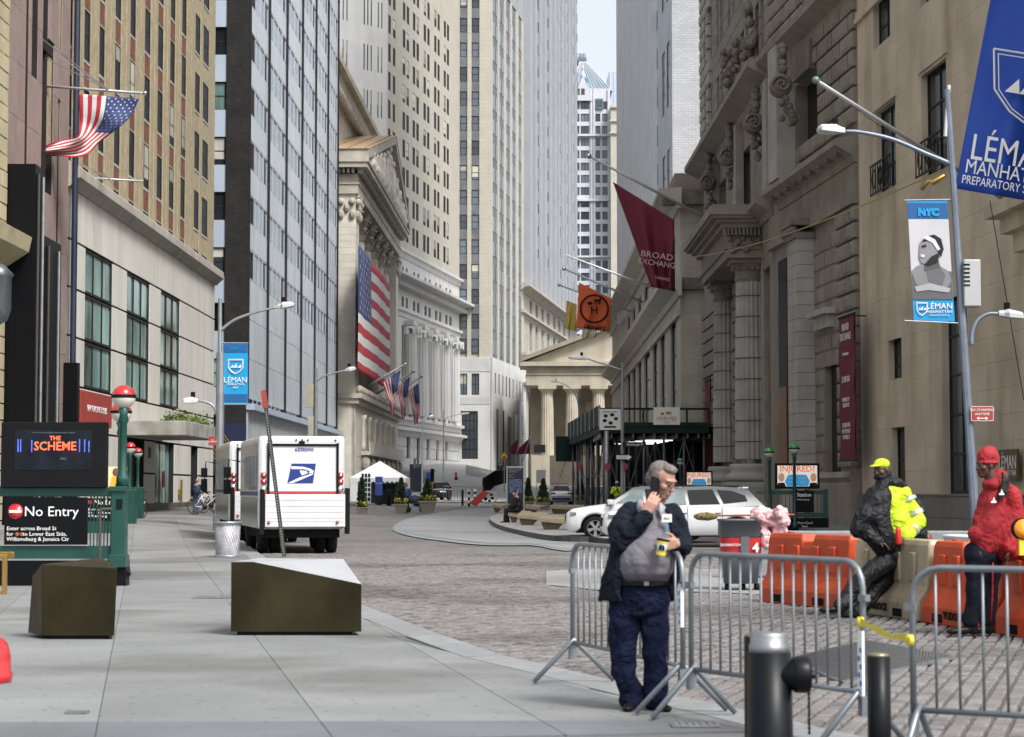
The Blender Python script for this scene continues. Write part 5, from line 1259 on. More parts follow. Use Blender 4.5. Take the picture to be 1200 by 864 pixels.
# ---------- mail vans ----------
m_mblue = mat('mail_blue', (.01, .03, .19), .4, var=0); m_mred = mat('mail_red', (.4, .02, .03), .4, var=0); m_side_shade = mat('van_side_shade_grey', (.3, .29, .27), .18, .7, var=.2, scale=1.2)  # shade and reflections on the white van side put into a grey colour
def mailvan(label, loc, rotz):
    t = thing('mail_van', label, 'van', loc, rotz, 'white mail vans at the kerb'); W, H, Lg = 2.2, 2.98, 5.7
    M = MB(); M.box(0, W, 0, Lg, .62, H); M.build('body', m_white, t, bevel=.09)
    MB().box(.12, W-.12, .1, Lg-.2, .4, .64).build('chassis', m_under, t)
    MB().box(-.012, .0, .12, Lg-.3, 1.62, 2.8).build('side_shade_panel', m_side_shade, t); MB().box(-.012, .0, .12, Lg-.3, .66, 1.42).build('side_shade_panel', m_side_shade, t); MB().box(-.02, -.0, .1, Lg-.2, 1.47, 1.57).build('side_stripe', m_mblue, t)
    fr = MB(); [fr.box(-.06, -.012, y-.02, y+.02, 1.7, 2.5) for y in (.5, 1.4, 2.6, 3.6)]; fr.build('side_rail', m_steel, t)
    d = MB().box(.28, 1.97, -.03, .02, 1.58, 2.72).build('roller_door', m_white, t)
    M = MB(); [M.box(.3, 1.95, -.033, -.03, 1.58+k*.28, 1.584+k*.28) for k in range(1, 4)]; M.build('door_joints', m_pole, d)
    M = MB(); M.box(.22, .28, -.06, .0, 1.5, 2.8); M.box(1.97, 2.03, -.06, .0, 1.5, 2.8); M.box(.28, 1.97, -.06, 0, 2.72, 2.78); M.build('door_frame', m_dk, t)
    MB().box(.1, W-.1, -.05, .0, 1.5, 1.56).build('red_stripe', m_mred, t)
    g = MB().box(.16, W-.02, -.22, -.06, .68, 1.5).build('lift_gate', m_white, t, bevel=.015)
    M = MB(); [M.box(.18, W-.04, -.226, -.22, z, z+.006) for z in (.82, .9, 1.05, 1.2, 1.35)]; M.build('gate_ribs', m_pole, g)
    M = MB(); M.box(.04, .14, -.2, 0, .5, 1.62); M.box(W-.0, W+.1, -.2, .05, .5, 1.66); M.build('gate_rails', m_dk, t)
    for x in (.13, W-.12):
        for k, z in enumerate((1.98, 1.82, 1.65)):
            M = SM().lathe([(0, -.07), (.055, -.07), (.075, -.04), (.08, .0), (0, 0)], (x, 0, z), 14, 'y'); M.build('tail_light' if k < 2 else 'reversing_light', m_rlamp if k < 2 else m_chrome, t)
        SM().lathe([(0, -.26), (.04, -.26), (.04, -.2), (0, -.2)], (x+(.12 if x < 1 else -.1), 0, .8), 10, 'y').build('reflector', m_rlamp, t)
    M = SM(); [M.ball((W/2+x, -.02, 2.88), .025, n=6, m=4) for x in (-.85, -.15, 0, .15, .85)]; M.build('marker_lights', m_dk, t)
    MB().box(W/2-.08, W/2+.06, -.1, 0, 2.74, 2.85).build('camera_box', m_dk, t)
    M = MB(); [M.box(x-.012, x+.012, -.008, 0, z-.012, z+.012) for z in (2.83,) for x in [.15+.1*k for k in range(20)]]; [M.box(x-.012, x+.012, -.008, 0, .75+.1*k, .774+.1*k) for x in (.07, W-.05) for k in range(20)]; M.build('rivets', m_alum, t)
    text('6530090', .12, m_mblue, d, (1.15, -.045, 2.63), sx=1.15)
    # emblem: blue slanted field with white eagle head shapes
    lx, lz, w_, h_ = .73, 1.78, .72, .5
    def LP(P, y0, y1): return [((lx+a*w_+b*.1), lz+b*h_) for a, b in P]
    e = MB().prism([(lx, lz), (lx+w_*.9, lz+.0), (lx+w_, lz+h_), (lx+.1, lz+h_)], -.038, -.03, 'y').build('emblem', m_mblue, d)
    for P in ([(.03, .86), (.45, .84), (.72, .74), (.86, .62), (.84, .52), (.7, .5), (.72, .62), (.5, .72), (.06, .72)], [(.36, .66), (.6, .62), (.66, .52), (.46, .4), (.4, .52)], [(.02, .02), (.4, .3), (.7, .44), (.84, .5), (.86, .46), (.6, .28), (.2, .02)]):
        MB().prism([(lx+a*w_+b*.08, lz+b*h_) for a, b in P], -.044, -.038, 'y').build('emblem_shape', m_wh, e)
    for y in (1.1, 4.6):
        for s, x in ((-1, .22), (1, W-.22)):
            M = SM().lathe([(0, -.14), (.25, -.14), (.4, -.12), (.43, -.08), (.43, .12), (.25, .14), (0, .14)], n=24, ax='x'); M.build('wheel', m_tyre, t, loc=(x, y, .43))
            if y < 2: SM().lathe([(0, -.14), (.4, -.12), (.43, -.08), (.43, .12), (0, .14)], n=24, ax='x').build('wheel', m_tyre, t, loc=(x-s*.3, y, .43))
    M = MB(); M.tube([(-.05, Lg-.6, 2.4), (-.35, Lg-.5, 2.45), (-.4, Lg-.5, 1.7)], .02, 5); M.box(-.5, -.3, Lg-.53, Lg-.47, 1.5, 1.9); M.box(-.5, -.3, Lg-.53, Lg-.47, 1.95, 2.25); M.build('door_mirror', m_dk, t)
    return t
a_ = math.atan(.218)
mv = mailvan('white mail van with blue emblem and number 6530090 on its roller door, nearer of two', (-6.4, 50.3, gz(-6.4, 50.3)-.05), a_)
dup(mv, 'white mail van mostly hidden beyond the nearer one, only a slice of its rear showing', (-8.32, 58.6, gz(-8.3, 58.6)-.05))
# ---------- cloth ----------
def grid(fn, nu, nv, mi=lambda u, v: 0, flipy=False):
    M = SM(); 
    for j in range(nv+1):
        for i in range(nu+1): M.v.append(tuple(fn(i/nu, j/nv)))
    for j in range(nv):
        for i in range(nu): a = j*(nu+1)+i; M.f.append((a, a+1, a+nu+2, a+nu+1)); M.m.append(mi((i+.5)/nu, (j+.5)/nv)); M.sm.append(True)
    return M
m_fr = mat('flag_red', (.42, .025, .04), .75, var=.06, scale=3); m_fw = mat('flag_white', (.62, .61, .6), .75, var=.05, scale=3); m_fb = mat('flag_blue', (.03, .05, .16), .75, var=.06, scale=3)
def usmi(h, f): # h along hoist (0 = canton end), f along fly
    if h < 7/13 and f < .4: return 2
    return 0 if int(h*13) % 2 == 0 else 1
def usflag(label, fn, cat='flag', nh=26, nf=30, parent_pts=None, pole=None, root=None, group=None, starsize=.5, poler=.05):
    c = fn(0, 0); t = thing('national_flag', label, cat, tuple(c), 0, group); f2_ = lambda h, f: Vector(fn(h, f))-c
    M = grid(f2_, nh, nf, usmi); o = M.build('flag_cloth', [m_fr, m_fw, m_fb], t); sm = o.modifiers.new('thick', 'SOLIDIFY'); sm.thickness = .012
    M = MB(); m_ = Vector((0, 0, 0))
    for r in range(9):
        for q in range(6 if r % 2 == 0 else 5):
            h = (r+.9)/9.8*7/13; f = ((q+.5) if r % 2 == 0 else (q+1))/6*.4
            p = f2_(h, f); a = (f2_(h+.012, f)-p); b = (f2_(h, f+.01)-p)
            if a.length < 1e-6 or b.length < 1e-6: continue
            n = a.cross(b).normalized()*.012; ll = (f2_(1, f)-f2_(0, f)).length*.022*starsize*2; a = a.normalized()*ll; b = b.normalized()*ll
            for s in (1, -1):
                vs = [p+n*s+(a*math.cos(k*math.pi/5)+b*math.sin(k*math.pi/5))*(1 if k % 2 == 0 else .42) for k in range(10)]; M.add(vs, [tuple(range(10))])
    M.build('stars', m_fw, t)
    if pole:
        M = SM(); M.tube([Vector(pole[0])-c, Vector(pole[1])-c], poler, 8); po = M.build('flagpole', m_pole, t); SM().ball(Vector(pole[1])-c, poler*1.8, n=8, m=6).build('finial', m_chrome, po)
        if len(pole) > 2: 
            M = MB(); [M.tube([Vector(q)-c, Vector(pole[2])-c], .02, 4) for q in pole[3:]]; M.build('stay', m_steel, po)
    return t
# giant flag on the exchange
u0, u1 = f4.u(418.5, .9), f4.u(456, .9); 
def bigf(h, f):
    u = u0+(u1-u0)*f; z = zflT+(zflB-zflT)*h; off = .9+.04*math.sin(f*26)+.05*math.sin(f*11+h*3)
    n = Vector((f4.d.y, -f4.d.x, 0)); p = f4.O+f4.d*u+n*off; return Vector((p.x, p.y, z))
usflag('giant stars and stripes banner hanging across the columns of the exchange building', bigf, 'banner', 26, 60, starsize=.62)
def edges(A, B, Y, wob=.25):
    def ip(P, t):
        s = t*(len(P)-1); i = min(int(s), len(P)-2); r = s-i; 
        p0, p1, p2, p3 = P[max(i-1, 0)], P[i], P[i+1], P[min(i+2, len(P)-1)]
        cr = lambda k: .5*(2*p1[k]+(-p0[k]+p2[k])*r+(2*p0[k]-5*p1[k]+4*p2[k]-p3[k])*r*r+(-p0[k]+3*p1[k]-3*p2[k]+p3[k])*r**3)
        return cr(0), cr(1)
    def fn(h, f):
        a, b = ip(A, f), ip(B, f); x, y = a[0]+(b[0]-a[0])*h, a[1]+(b[1]-a[1])*h
        return at(x, y, Y+wob*f*math.sin(h*9+f*7)+wob*.5*math.sin(f*15+h*4)*min(1, f*3))
    return fn
usflag('stars and stripes flag blowing back against the pink granite front, upper left of the picture', edges([(163, 116), (150, 140), (118, 166), (97, 183), (52, 182)], [(92, 110), (93, 142), (90, 160), (72, 164), (50, 172)], 73), pole=(at(52, 101, 73), at(170, 109.5, 73), at(128, 106, 73), at(48, 45, 71), at(55, 69, 71), at(54, 56, 75)), starsize=.45)
for k, (tA, tB, pl) in enumerate([([(469.6, 433.3), (464.5, 465), (461, 488)], [(447.7, 449), (456, 470), (459, 489)], ((430, 453), (474.8, 427), 200)), ([(480.6, 441.7), (477, 470), (474, 491)], [(465.4, 454.2), (469, 474), (471, 492)], ((441, 462), (484.6, 435.4), 212)), ([(490.4, 449), (492, 478), (489, 497)], [(478, 458.3), (483, 480), (485.5, 498)], ((453, 470), (494, 441), 224))]):
    Y = pl[2]; usflag(['leftmost of three slanting stars and stripes flags over the exchange balcony', 'middle of three slanting stars and stripes flags over the exchange balcony', 'rightmost of three slanting stars and stripes flags over the exchange balcony'][k], edges(tA, tB, Y, .3), pole=(at(*pl[0], Y), at(*pl[1], Y)), group='three flags over the exchange balcony', poler=.11)
# maroon, orange and yellow flags on poles
def plainflag(label, quad4, Y, m, pole, nm='hanging_flag', wob=.25, poler=.07, cat='flag', group=None, extra=None, n=(24, 24)):
    tl, tr, br, bl = quad4
    def fn(u, v):
        x = (tl[0]*(1-u)+tr[0]*u)*(1-v)+(bl[0]*(1-u)+br[0]*u)*v; y = (tl[1]*(1-u)+tr[1]*u)*(1-v)+(bl[1]*(1-u)+br[1]*u)*v
        return at(x, y, Y+wob*v*math.sin(u*11+v*2)+wob*.3*math.sin(u*23+v*5)*v)
    c = fn(0, 0); t = thing(nm, label, cat, tuple(c), 0, group)
    o = grid(lambda u, v: Vector(fn(u, v))-c, *n).build('flag_cloth', m, t); o.modifiers.new('thick', 'SOLIDIFY').thickness = .012
    if pole: 
        a, b = at(*pole[0], pole[0][2] if len(pole[0]) > 2 else Y) if len(pole[0]) < 3 else at(pole[0][0], pole[0][1], pole[0][2]), at(pole[1][0], pole[1][1], pole[1][2] if len(pole[1]) > 2 else Y)
        po = SM().tube([a-c, b-c], poler, 8, poler*.7).build('flagpole', m_pole, t); SM().ball(b-c, poler*1.6, n=8, m=6).build('finial', m_chrome, po)
    return t, fn, c
t, fn, c = plainflag('large maroon flag with pale letters hanging from a pole high over the street', ((718, 213), (790, 258), (791, 342), (763, 336)), 112, m_ban, ((824, 254, 113), (690, 183, 111)), poler=.1, wob=.5)
def ontext(s, fn, c, u, v, size, m, t, Y, tilt=0, sx=1, bold=0): p = fn(u, v); text(s, size, m, t, (p.x-c.x, Y-c.y, p.z-c.z), (math.pi/2, tilt, 0), sx=sx, bold=bold)
m_pl = mat('pale_pink_print', (.5, .36, .36), .7, var=0)
ontext('BROAD', fn, c, .5, .64, .5, m_pl, t, 111.5, .15, 1.1); ontext('EXCHANGE', fn, c, .5, .73, .46, m_pl, t, 111.5, .15, .95); ontext('LEASING', fn, c, .5, .9, .22, m_pl, t, 111.45, .2)
t, fn, c = plainflag('orange red flag with a dark round horse and carriage emblem on a white pole', ((678.5, 331), (716.5, 350), (714.5, 389), (675.5, 384)), 178, mat('orange_cloth', (.55, .09, .02), .7, var=.05, scale=2), ((753.5, 354.5, 178), (661, 315, 178)), poler=.12, wob=.15)
M = MB(); pc = fn(.5, .48)-c
for rr_ in (1.28, 1.18):
    for k in range(32): a, b = k*math.pi/16, (k+1)*math.pi/16; M.tube([(pc.x+rr_*math.cos(a), 177.6-c.y, pc.z+rr_*math.sin(a)), (pc.x+rr_*math.cos(b), 177.6-c.y, pc.z+rr_*math.sin(b))], .045, 4)
M.ball((pc.x+.25, 177.6-c.y, pc.z+.75), .3, .03, .12); M.ball((pc.x+.55, 177.6-c.y, pc.z+.85), .1, .03, .14); M.ball((pc.x-.4, 177.6-c.y, pc.z+.5), .25, .03, .15)
[M.tube([(pc.x+x, 177.6-c.y, pc.z+.7), (pc.x+x+d, 177.6-c.y, pc.z+.4)], .035, 4) for x, d in ((.05, -.05), (.15, .05), (.4, .05), (.45, .1))]; M.build('emblem', m_dk, t)
text('H', .95, m_dk, t, (pc.x, 177.6-c.y, pc.z-.15), bold=.02); text('HERMES', .55, m_dk, t, (pc.x, 177.6-c.y, pc.z-1.75), (math.pi/2, .1, 0), bold=.015)
plainflag('yellow flag partly hidden behind the orange flag', ((664, 352), (676, 357), (675, 388), (662, 385)), 192, mat('yellow_cloth', (.5, .36, .08), .7, var=.1), ((743, 366.5, 190), (655, 334, 190)), poler=.11)
plainflag('pale folded flag seen below the orange flag', ((683, 378), (700, 386), (698, 396), (682, 396)), 205, mat('cream_cloth', (.5, .45, .3), .7, var=.2), None)
fp = thing('white_flagpole', 'bare white flagpole above the orange flag, slanting out from the low limestone bank', 'flagpole', tuple(at(763, 336.5, 166)))
SM().tube([(0, 0, 0), at(663, 299, 166)-at(763, 336.5, 166)], .1, 8, .07).build('pole', m_fw, fp)
for k, (a, b, c_) in enumerate([((604, 523), (611, 519), (610, 532)), ((596, 530), (602, 518), (602, 532))]):
    x = (613, 603)[k]; plainflag(('dark red pennant on the right of a pair beside the street kiosk', 'dark red pennant on the left of a pair beyond the street kiosk')[k], ((x-10, 530), (x+8, 513), (x+7, 532), (x-9, 533)) if k == 0 else ((x-5, 524), (x+5, 513), (x+3, 532), (x-6, 532)), 240, m_ban, ((x-22, 541, 240), (x+14, 505, 240)) if False else ((x-2, 545, 240), (x+10, 508, 240)), nm='red_pennant', group='red pennants by the white base', wob=.1)
# big blue school flag
m_bl = mat('royal_blue_cloth', (.006, .055, .36), .65, var=.06, scale=1.5)
t, fn, c = plainflag('huge royal blue school flag with white shield and lettering at the upper right edge', ((1168, -40), (1300, -40), (1290, 250), (1119, 221)), 52, m_bl, ((1330, -75, 60), (1150, -48, 52)), wob=.28, n=(60, 30))
ti = .165
def bt(s, px, py, size, sx=1): p = at(px, py, 51.62)-c; text(s, size, m_wh, t, p, (math.pi/2, ti, 0), sx=sx, align='LEFT')
bt('LÉMAN', 1137, 173, .98, .74); bt('MANHATTAN', 1131, 195, .53, .76); bt('PREPARATORY SCHOOL', 1127, 210, .32, .72)
def shield(t, px, py, w_, h_, Y, c, m, r=.02, tilt=0, sails=True):
    P = [(-.5, .5), (0, .5), (.5, .5), (.5, -.05), (.3, -.32), (0, -.5), (-.3, -.32), (-.5, -.05)]; M = MB(); o = at(px, py, Y)-c
    for k, sc in ((0, 1), (1, .88)):
        Q = [(a*w_*sc, b*h_*sc) for a, b in P]
        for a, b in zip(Q, Q[1:]+Q[:1]): M.tube([(o.x+a[0], o.y, o.z+a[1]-tilt*a[0]), (o.x+b[0], o.y, o.z+b[1]-tilt*b[0])], r*(1 if k == 0 else .6), 4)
    if sails:
        for a0, a1, h in ((-.36, -.16, .2), (-.16, .08, .3), (.1, .38, .22)): M.prism([(o.x+a0*w_, o.z-.06*h_-tilt*a0*w_), (o.x+a1*w_, o.z-.06*h_-tilt*a1*w_), (o.x+a1*w_, o.z-.06*h_+h*h_-tilt*a1*w_)], o.y-.01, o.y+.01, 'y')
    M.build('shield_emblem', m, t)
shield(t, 1208, 107, 1.9, 1.95, 51.6, c, m_wh, .025, .16)
# ---------- street lamps ----------
def lamphead(par, p, q, s=1):
    p, q = Vector(p), Vector(q); d = (q-p); n = 6; rs = []
    for k, (t_, w_, h_) in enumerate([(0, .05, .05), (.2, .09, .07), (.35, .17, .09), (.9, .19, .07), (1, .1, .03)]):
        c_ = p+d*t_; sd_ = d.cross(Vector((0, 0, 1))).normalized(); rs.append([c_+sd_*(w_*s*a)+Vector((0, 0, h_*s*b)) for a, b in ((-1, -.5), (1, -.5), (1, .3), (.6, 1), (-.6, 1), (-1, .3))])
    M = MB().loft(rs); o = M.build('lamp_head', m_white, par); MB().lathe([(.05*s, 0), (.05*s, .12*s), (0, .13*s)], tuple(p+d*.35+Vector((0, 0, .08*s))), 8).build('photocell', m_dk, o)
    return o
def lamp(label, base, top, arms, r=.11, m=None, group='street lamps'):
    base, top = Vector(base), Vector(top); t = thing('street_lamp', label, 'street lamp', tuple(base), 0, group); m = m or m_steel
    MB().tube([(0, 0, -.1), top-base], r, 8, r*.6).build('pole', m, t); MB().lathe([(r*1.9, -.1), (r*1.8, .5), (r*1.2, .75), (r*1.1, .8)], n=8).build('pole_base', m, t)
    for pts, tip in arms:
        P = [Vector(p)-base for p in pts]; Q = []
        for i in range(len(P)-1):
            p0, p1, p2, p3 = P[max(0, i-1)], P[i], P[i+1], P[min(len(P)-1, i+2)]
            for k in range(4): r_ = k/4; Q.append(.5*((2*p1)+(p2-p0)*r_+(2*p0-5*p1+4*p2-p3)*r_*r_+(3*p1-p0-3*p2+p3)*r_**3))
        Q.append(P[-1]); SM().tube(Q, r*.5, 8, r*.35).build('arm', m, t); lamphead(t, P[-1], Vector(tip)-base, 1.5 if r > .08 else 1)
    return t
Yl = 48; b_ = at(1142, 590, Yl); ground_z = gz(b_.x, Yl); dirv = at(1110, 105, Yl)-b_; base = b_-dirv*((b_.z-ground_z)/dirv.z)
m_lamp = mat('blue_grey_galvanised', (.2, .235, .29), .45, .4, var=.15, scale=3)
rl = lamp('tall leaning galvanised lamp post at right carrying the swimmer banner', base, at(1110, 105, Yl), [([at(1114, 192, Yl), at(1085, 180, Yl), at(1045, 163, Yl), at(1008, 155, Yl), at(990, 154, Yl)], at(958, 152, Yl)), ([at(1139, 405, Yl), at(1139, 392, Yl), at(1145, 376, Yl), at(1158, 368, Yl), at(1170, 368, Yl)], at(1199, 372, Yl))], .12, m_lamp)
RB = base
def R_(px, py, dy=0): return at(px, py, Yl+dy)-RB
MB().tube([R_(1112, 100), R_(1108, 160)], .05, 6).build('antenna', m_white, rl)
x = R_(1128, 305, .0); M = MB(); a, b = R_(1128, 360), R_(1147, 305); M.box(a.x, b.x, -.2, .25, a.z, b.z); o = M.build('equipment_box', mat('box_grey', (.42, .43, .43), .5, var=.05), rl, bevel=.03)
M = MB(); [M.box(a.x-.01, a.x+.14, -.21, -.19, b.z-.15-k*.1, b.z-.11-k*.1) for k in range(6)]; M.build('vents', m_dk, o)
sgn = thing('parking_sign', 'red no standing sign with white letters strapped to the leaning lamp post', 'sign', tuple(at(1151, 485, Yl-.15)))
MB().box(-.28, .28, -.01, .01, -.19, .19).build('plate', m_rs, sgn, bevel=.02)
M = MB(); [M.box(*b) for b in ((-.27, .27, -.013, -.01, .165, .175), (-.27, .27, -.013, -.01, -.175, -.165), (-.27, -.26, -.013, -.01, -.17, .17), (.26, .27, -.013, -.01, -.17, .17))]; M.build('border', m_wh, sgn)
text('NO STANDING', .085, m_wh, sgn, (0, -.014, .09)); text('ANYTIME', .085, m_wh, sgn, (0, -.014, -.01)); MB().box(-.08, .08, -.016, -.01, -.12, -.1).prism([(-.14, -.11), (-.08, -.07), (-.08, -.15)], -.016, -.01, 'y').prism([(.14, -.11), (.08, -.15), (.08, -.07)], -.016, -.01, 'y').build('arrow', m_wh, sgn)
# slender flagpole with ball tip crossing behind the lamp post
t = thing('bare_flagpole', 'bare slanting flagpole with a green ball tip behind the long armed street lamp head', 'flagpole', tuple(at(1180, 236, 62)))
o_ = at(1180, 236, 62); SM().tube([(0, 0, 0), at(957, 95, 49)-o_], .075, 8, .05).build('pole', m_pole, t); SM().ball(at(956, 94, 49)-o_, .1, n=10, m=8).build('ball_tip', mat('patina', (.12, .2, .16), .5, .3), t)
M = MB(); [M.tube([at(990, 118, 51)-o_, at(1095, y, 60)-o_], .012, 4) for y in (185, 194)]; M.build('stay', m_frame, t)
# banners on lamps
m_cy = mat('cyan_print', (.0, .27, .56), .6, var=.04); m_dcy = mat('deep_blue_print', (.005, .09, .27), .6, var=.03)
def rectm(par, name, px0, px1, py0, py1, Y, c, m, skew=0, dy=0):
    a, b, d, e = at(px0, py1, Y), at(px1+0, py1, Y), at(px1, py0, Y), at(px0, py0, Y); sk = at(600+skew, 575, Y).x
    M = MB(); M.add([tuple(v-c) for v in (a, b, d, e)]+[tuple(v-c+Vector((0, .012, 0))) for v in (a, b, d, e)], [(0,1,2,3),(7,6,5,4),(0,4,5,1),(1,5,6,2),(2,6,7,3),(3,7,4,0)]); return M.build(name, m, par)
c = at(1068, 236, Yl); t = thing('lamp_banner', 'street banner with a grey photo print of a swimmer, hanging from the leaning lamp post', 'banner', tuple(c), 0, 'school banners on lamp posts'); m_g = lambda n, v: mat('print_grey_'+n, (v, v, v*1.06), .7, var=.05)
def quadm(par, name, P, Y, c, m): 
    M = MB(); k = len(P); V = [at(a, b, Y)-c for a, b in P]; M.add([tuple(v) for v in V]+[tuple(v+Vector((0, .006, 0))) for v in V], [tuple(range(k)), tuple(range(2*k-1, k-1, -1))]+[(i, i+k, (i+1) % k+k, (i+1) % k) for i in range(k)]); return M.build(name, m, par)
cl_ = quadm(t, 'banner_cloth', [(1063, 235), (1110, 235), (1119, 377), (1071, 375)], Yl, c, m_cy)
quadm(cl_, 'top_band', [(1063.5, 238), (1110, 238), (1111.5, 257), (1064.5, 257)], Yl-.012, c, m_dcy); quadm(cl_, 'photo_print', [(1064.5, 257), (1111.5, 257), (1117, 351), (1069.5, 351)], Yl-.012, c, m_g('light', .5))
quadm(cl_, 'water_print', [(1067, 322), (1115, 318), (1117, 351), (1069.5, 351)], Yl-.02, c, m_g('mid', .1)); quadm(cl_, 'arm_print', [(1068, 318), (1074, 312), (1085, 309), (1100, 311), (1112, 318), (1115, 330), (1108, 340), (1074, 334)], Yl-.028, c, m_g('skin', .2))
quadm(cl_, 'neck_print', [(1083, 318), (1084, 296), (1098, 296), (1102, 314)], Yl-.036, c, m_g('neck', .08)); quadm(cl_, 'head_print', [(1077, 300), (1078, 285), (1084, 279), (1094, 279), (1101, 286), (1102, 298), (1096, 308), (1086, 310), (1079, 308)], Yl-.044, c, m_g('face', .22))
quadm(cl_, 'cap_print', [(1080, 284), (1085, 277), (1095, 275), (1103, 280), (1106, 292), (1103, 301), (1099, 296), (1096, 287), (1089, 282)], Yl-.052, c, m_g('dark', .03)); quadm(cl_, 'goggles_print', [(1081, 279), (1087, 276), (1096, 281), (1102, 292), (1099, 294), (1093, 285), (1086, 281)], Yl-.06, c, m_g('pale', .6)); quadm(cl_, 'mouth_print', [(1079, 298), (1084, 299), (1083, 302), (1079, 301)], Yl-.06, c, m_g('pale', .6)); quadm(cl_, 'shadow_print', [(1091, 301), (1101, 296), (1099, 307), (1089, 311), (1084, 309.5)], Yl-.06, c, m_g('dark', .03))
quadm(cl_, 'eye_print', [(1080, 288), (1085, 286.5), (1086, 289), (1080.5, 290)], Yl-.06, c, m_g('dark', .03)); quadm(cl_, 'chest_shade_print', [(1084, 312), (1100, 311), (1108, 322), (1104, 336), (1088, 330)], Yl-.033, c, m_g('chest', .12)); quadm(cl_, 'splash_print', [(1072, 336), (1090, 332), (1114, 338), (1112, 343), (1088, 340), (1074, 342)], Yl-.035, c, m_g('splash', .35))
q = at(1088, 249, Yl-.03)-c; text('NYC', .24, m_cy, t, q, (math.pi/2, .02, 0), bold=.02)
q = at(1101, 359, Yl-.03)-c; text('LÉMAN', .2, m_wh, t, q); q = at(1101, 365.5, Yl-.03)-c; text('MANHATTAN', .1, m_wh, t, q); q = at(1101, 369.5, Yl-.03)-c; text('PREPARATORY SCHOOL', .045, m_wh, t, q); shield(t, 1080.5, 362.5, .26, .32, Yl-.03, c, m_wh, .008)
[MB().tube([at(1060, a, Yl)-c, at(b, a+d, Yl)-c], .018, 5).build('banner_arm', m_steel, t) for a, b, d in ((235, 1117, -1), (376, 1125, 3))]
Y2 = 67; b2_ = Vector((gX(257, Y2), Y2, 0)); b2_.z = gz(b2_.x, Y2)
l2 = lamp('galvanised lamp post on the left pavement carrying the blue school banner', b2_, at(258, 350, Y2), [([at(258, 388, Y2), at(275, 375, Y2), at(300, 366, Y2), at(325, 360, Y2)], at(345, 357.5, Y2)), ([at(257, 510, Y2), at(255, 490, Y2), at(250, 476, Y2), at(240, 471, Y2), at(232, 470, Y2)], at(215, 470.5, Y2))], .11)
MB().tube([(0, 0, 1), (0, 0, 6)], .14, 8).build('clamp_sleeve', m_steel, l2)
sg2 = thing('small_red_sign', 'small red parking sign on the banner lamp post', 'sign', tuple(at(249, 517, Y2-.1))); MB().box(-.13, .13, -.01, .01, -.15, .15).build('plate', m_rs, sg2); text('NO\nSTANDING', .06, m_wh, sg2, (0, -.014, 0))
c = at(262, 402, Y2); t = thing('lamp_banner', 'plain blue school banner with white shield hanging from the left lamp post', 'banner', tuple(c), 0, 'school banners on lamp posts')
cl_ = rectm(t, 'banner_cloth', 261.5, 290.5, 402, 474, Y2, c, m_cy); rectm(cl_, 'top_band', 262, 290, 403.5, 413, Y2-.015, c, m_dcy); rectm(cl_, 'bottom_band', 262, 290, 462, 471, Y2-.015, c, m_dcy)
for s, y, z in (('NYC', 408.5, .17), ('LÉMAN', 445.5, .26), ('MANHATTAN', 450.5, .1), ('PREP', 454.5, .09)): text(s, z, m_wh if y > 420 else m_cy, t, at(276, y, Y2-.03)-c, sx=.95, bold=0)
shield(t, 276, 430, .5, .5, Y2-.03, c, m_wh, .012); [MB().tube([at(257, a, Y2)-c, at(291, a, Y2)-c], .02, 5).build('banner_arm', m_steel, t) for a in (402, 474)]
def lampAt(label, px, Y, ytop, arm, tip, r=.1):
    b = Vector((gX(px, Y), Y, 0)); b.z = gz(b.x, Y); return lamp(label, b, at(px+.5, ytop, Y), [([at(*p, Y) for p in arm], at(*tip, Y))], r)
l3 = lampAt('lamp post with grey boxes behind the mail van', 370, 92, 432, [(371, 447), (380, 441), (395, 436.5), (405, 434.5)], (417, 432.5))
MB().box(-.5, -.12, -.2, .2, 5.2, 6.3).box(-.35, -.1, -.2, .2, 3.6, 4.8).build('equipment_box', mat('beige_box', (.33, .31, .25), .6), l3)
lampAt('lamp post at the scaffold shed corner with its long arm reaching left', 729, 98, 425, [(728.5, 434), (715, 429), (700, 424.5), (690, 421)], (666, 419))
lampAt('thin distant lamp post left of the scaffold shed', 678.5, 150, 455, [(678, 476), (674, 462), (664, 452), (655, 448)], (645, 447), .08)
lampAt('thin distant lamp post in front of the white columned base', 519.5, 190, 480, [(519.8, 492), (526, 489), (536, 486)], (550, 484.5), .09)
lampAt('distant traffic lamp post left of the white columned base', 494.5, 182, 490, [(494.6, 500), (498, 492), (502, 489)], (508, 487.5), .09)
# overhead wire
a, b, c_ = at(1112, 196, 48), at(1060, 222, 60), at(806, 302, 103); t = thing('overhead_cable', 'thin yellow cable strung from the leaning lamp post to the portico cornice', 'cable', tuple(a))
P = []
for k in range(21): s = k/20; p = a.lerp(c_, s); p = a*(1-s)+c_*s; p.z -= 1.6*s*(1-s); P.append(p-a)
MB().tube(P, .022, 5).build('cable', mat('yellow_cable', (.4, .32, .12), .6), t); SM().tube([(-.1, 0, -.2), (-.35, .2, -.35), (-.45, .2, -.3), (-.62, .3, -.5)], [.05, .07, .04, .06], 7).build('brass_clamp', MATS['brass'], t)
t = thing('overhead_cable', 'thin dark guy wire down the face of the tan building at the far right', 'cable', tuple(at(1160, 235, 50))); MB().tube([(0, 0, 0), at(1200, 470, 50)-at(1160, 235, 50)], .012, 4).build('wire', m_frame, t)
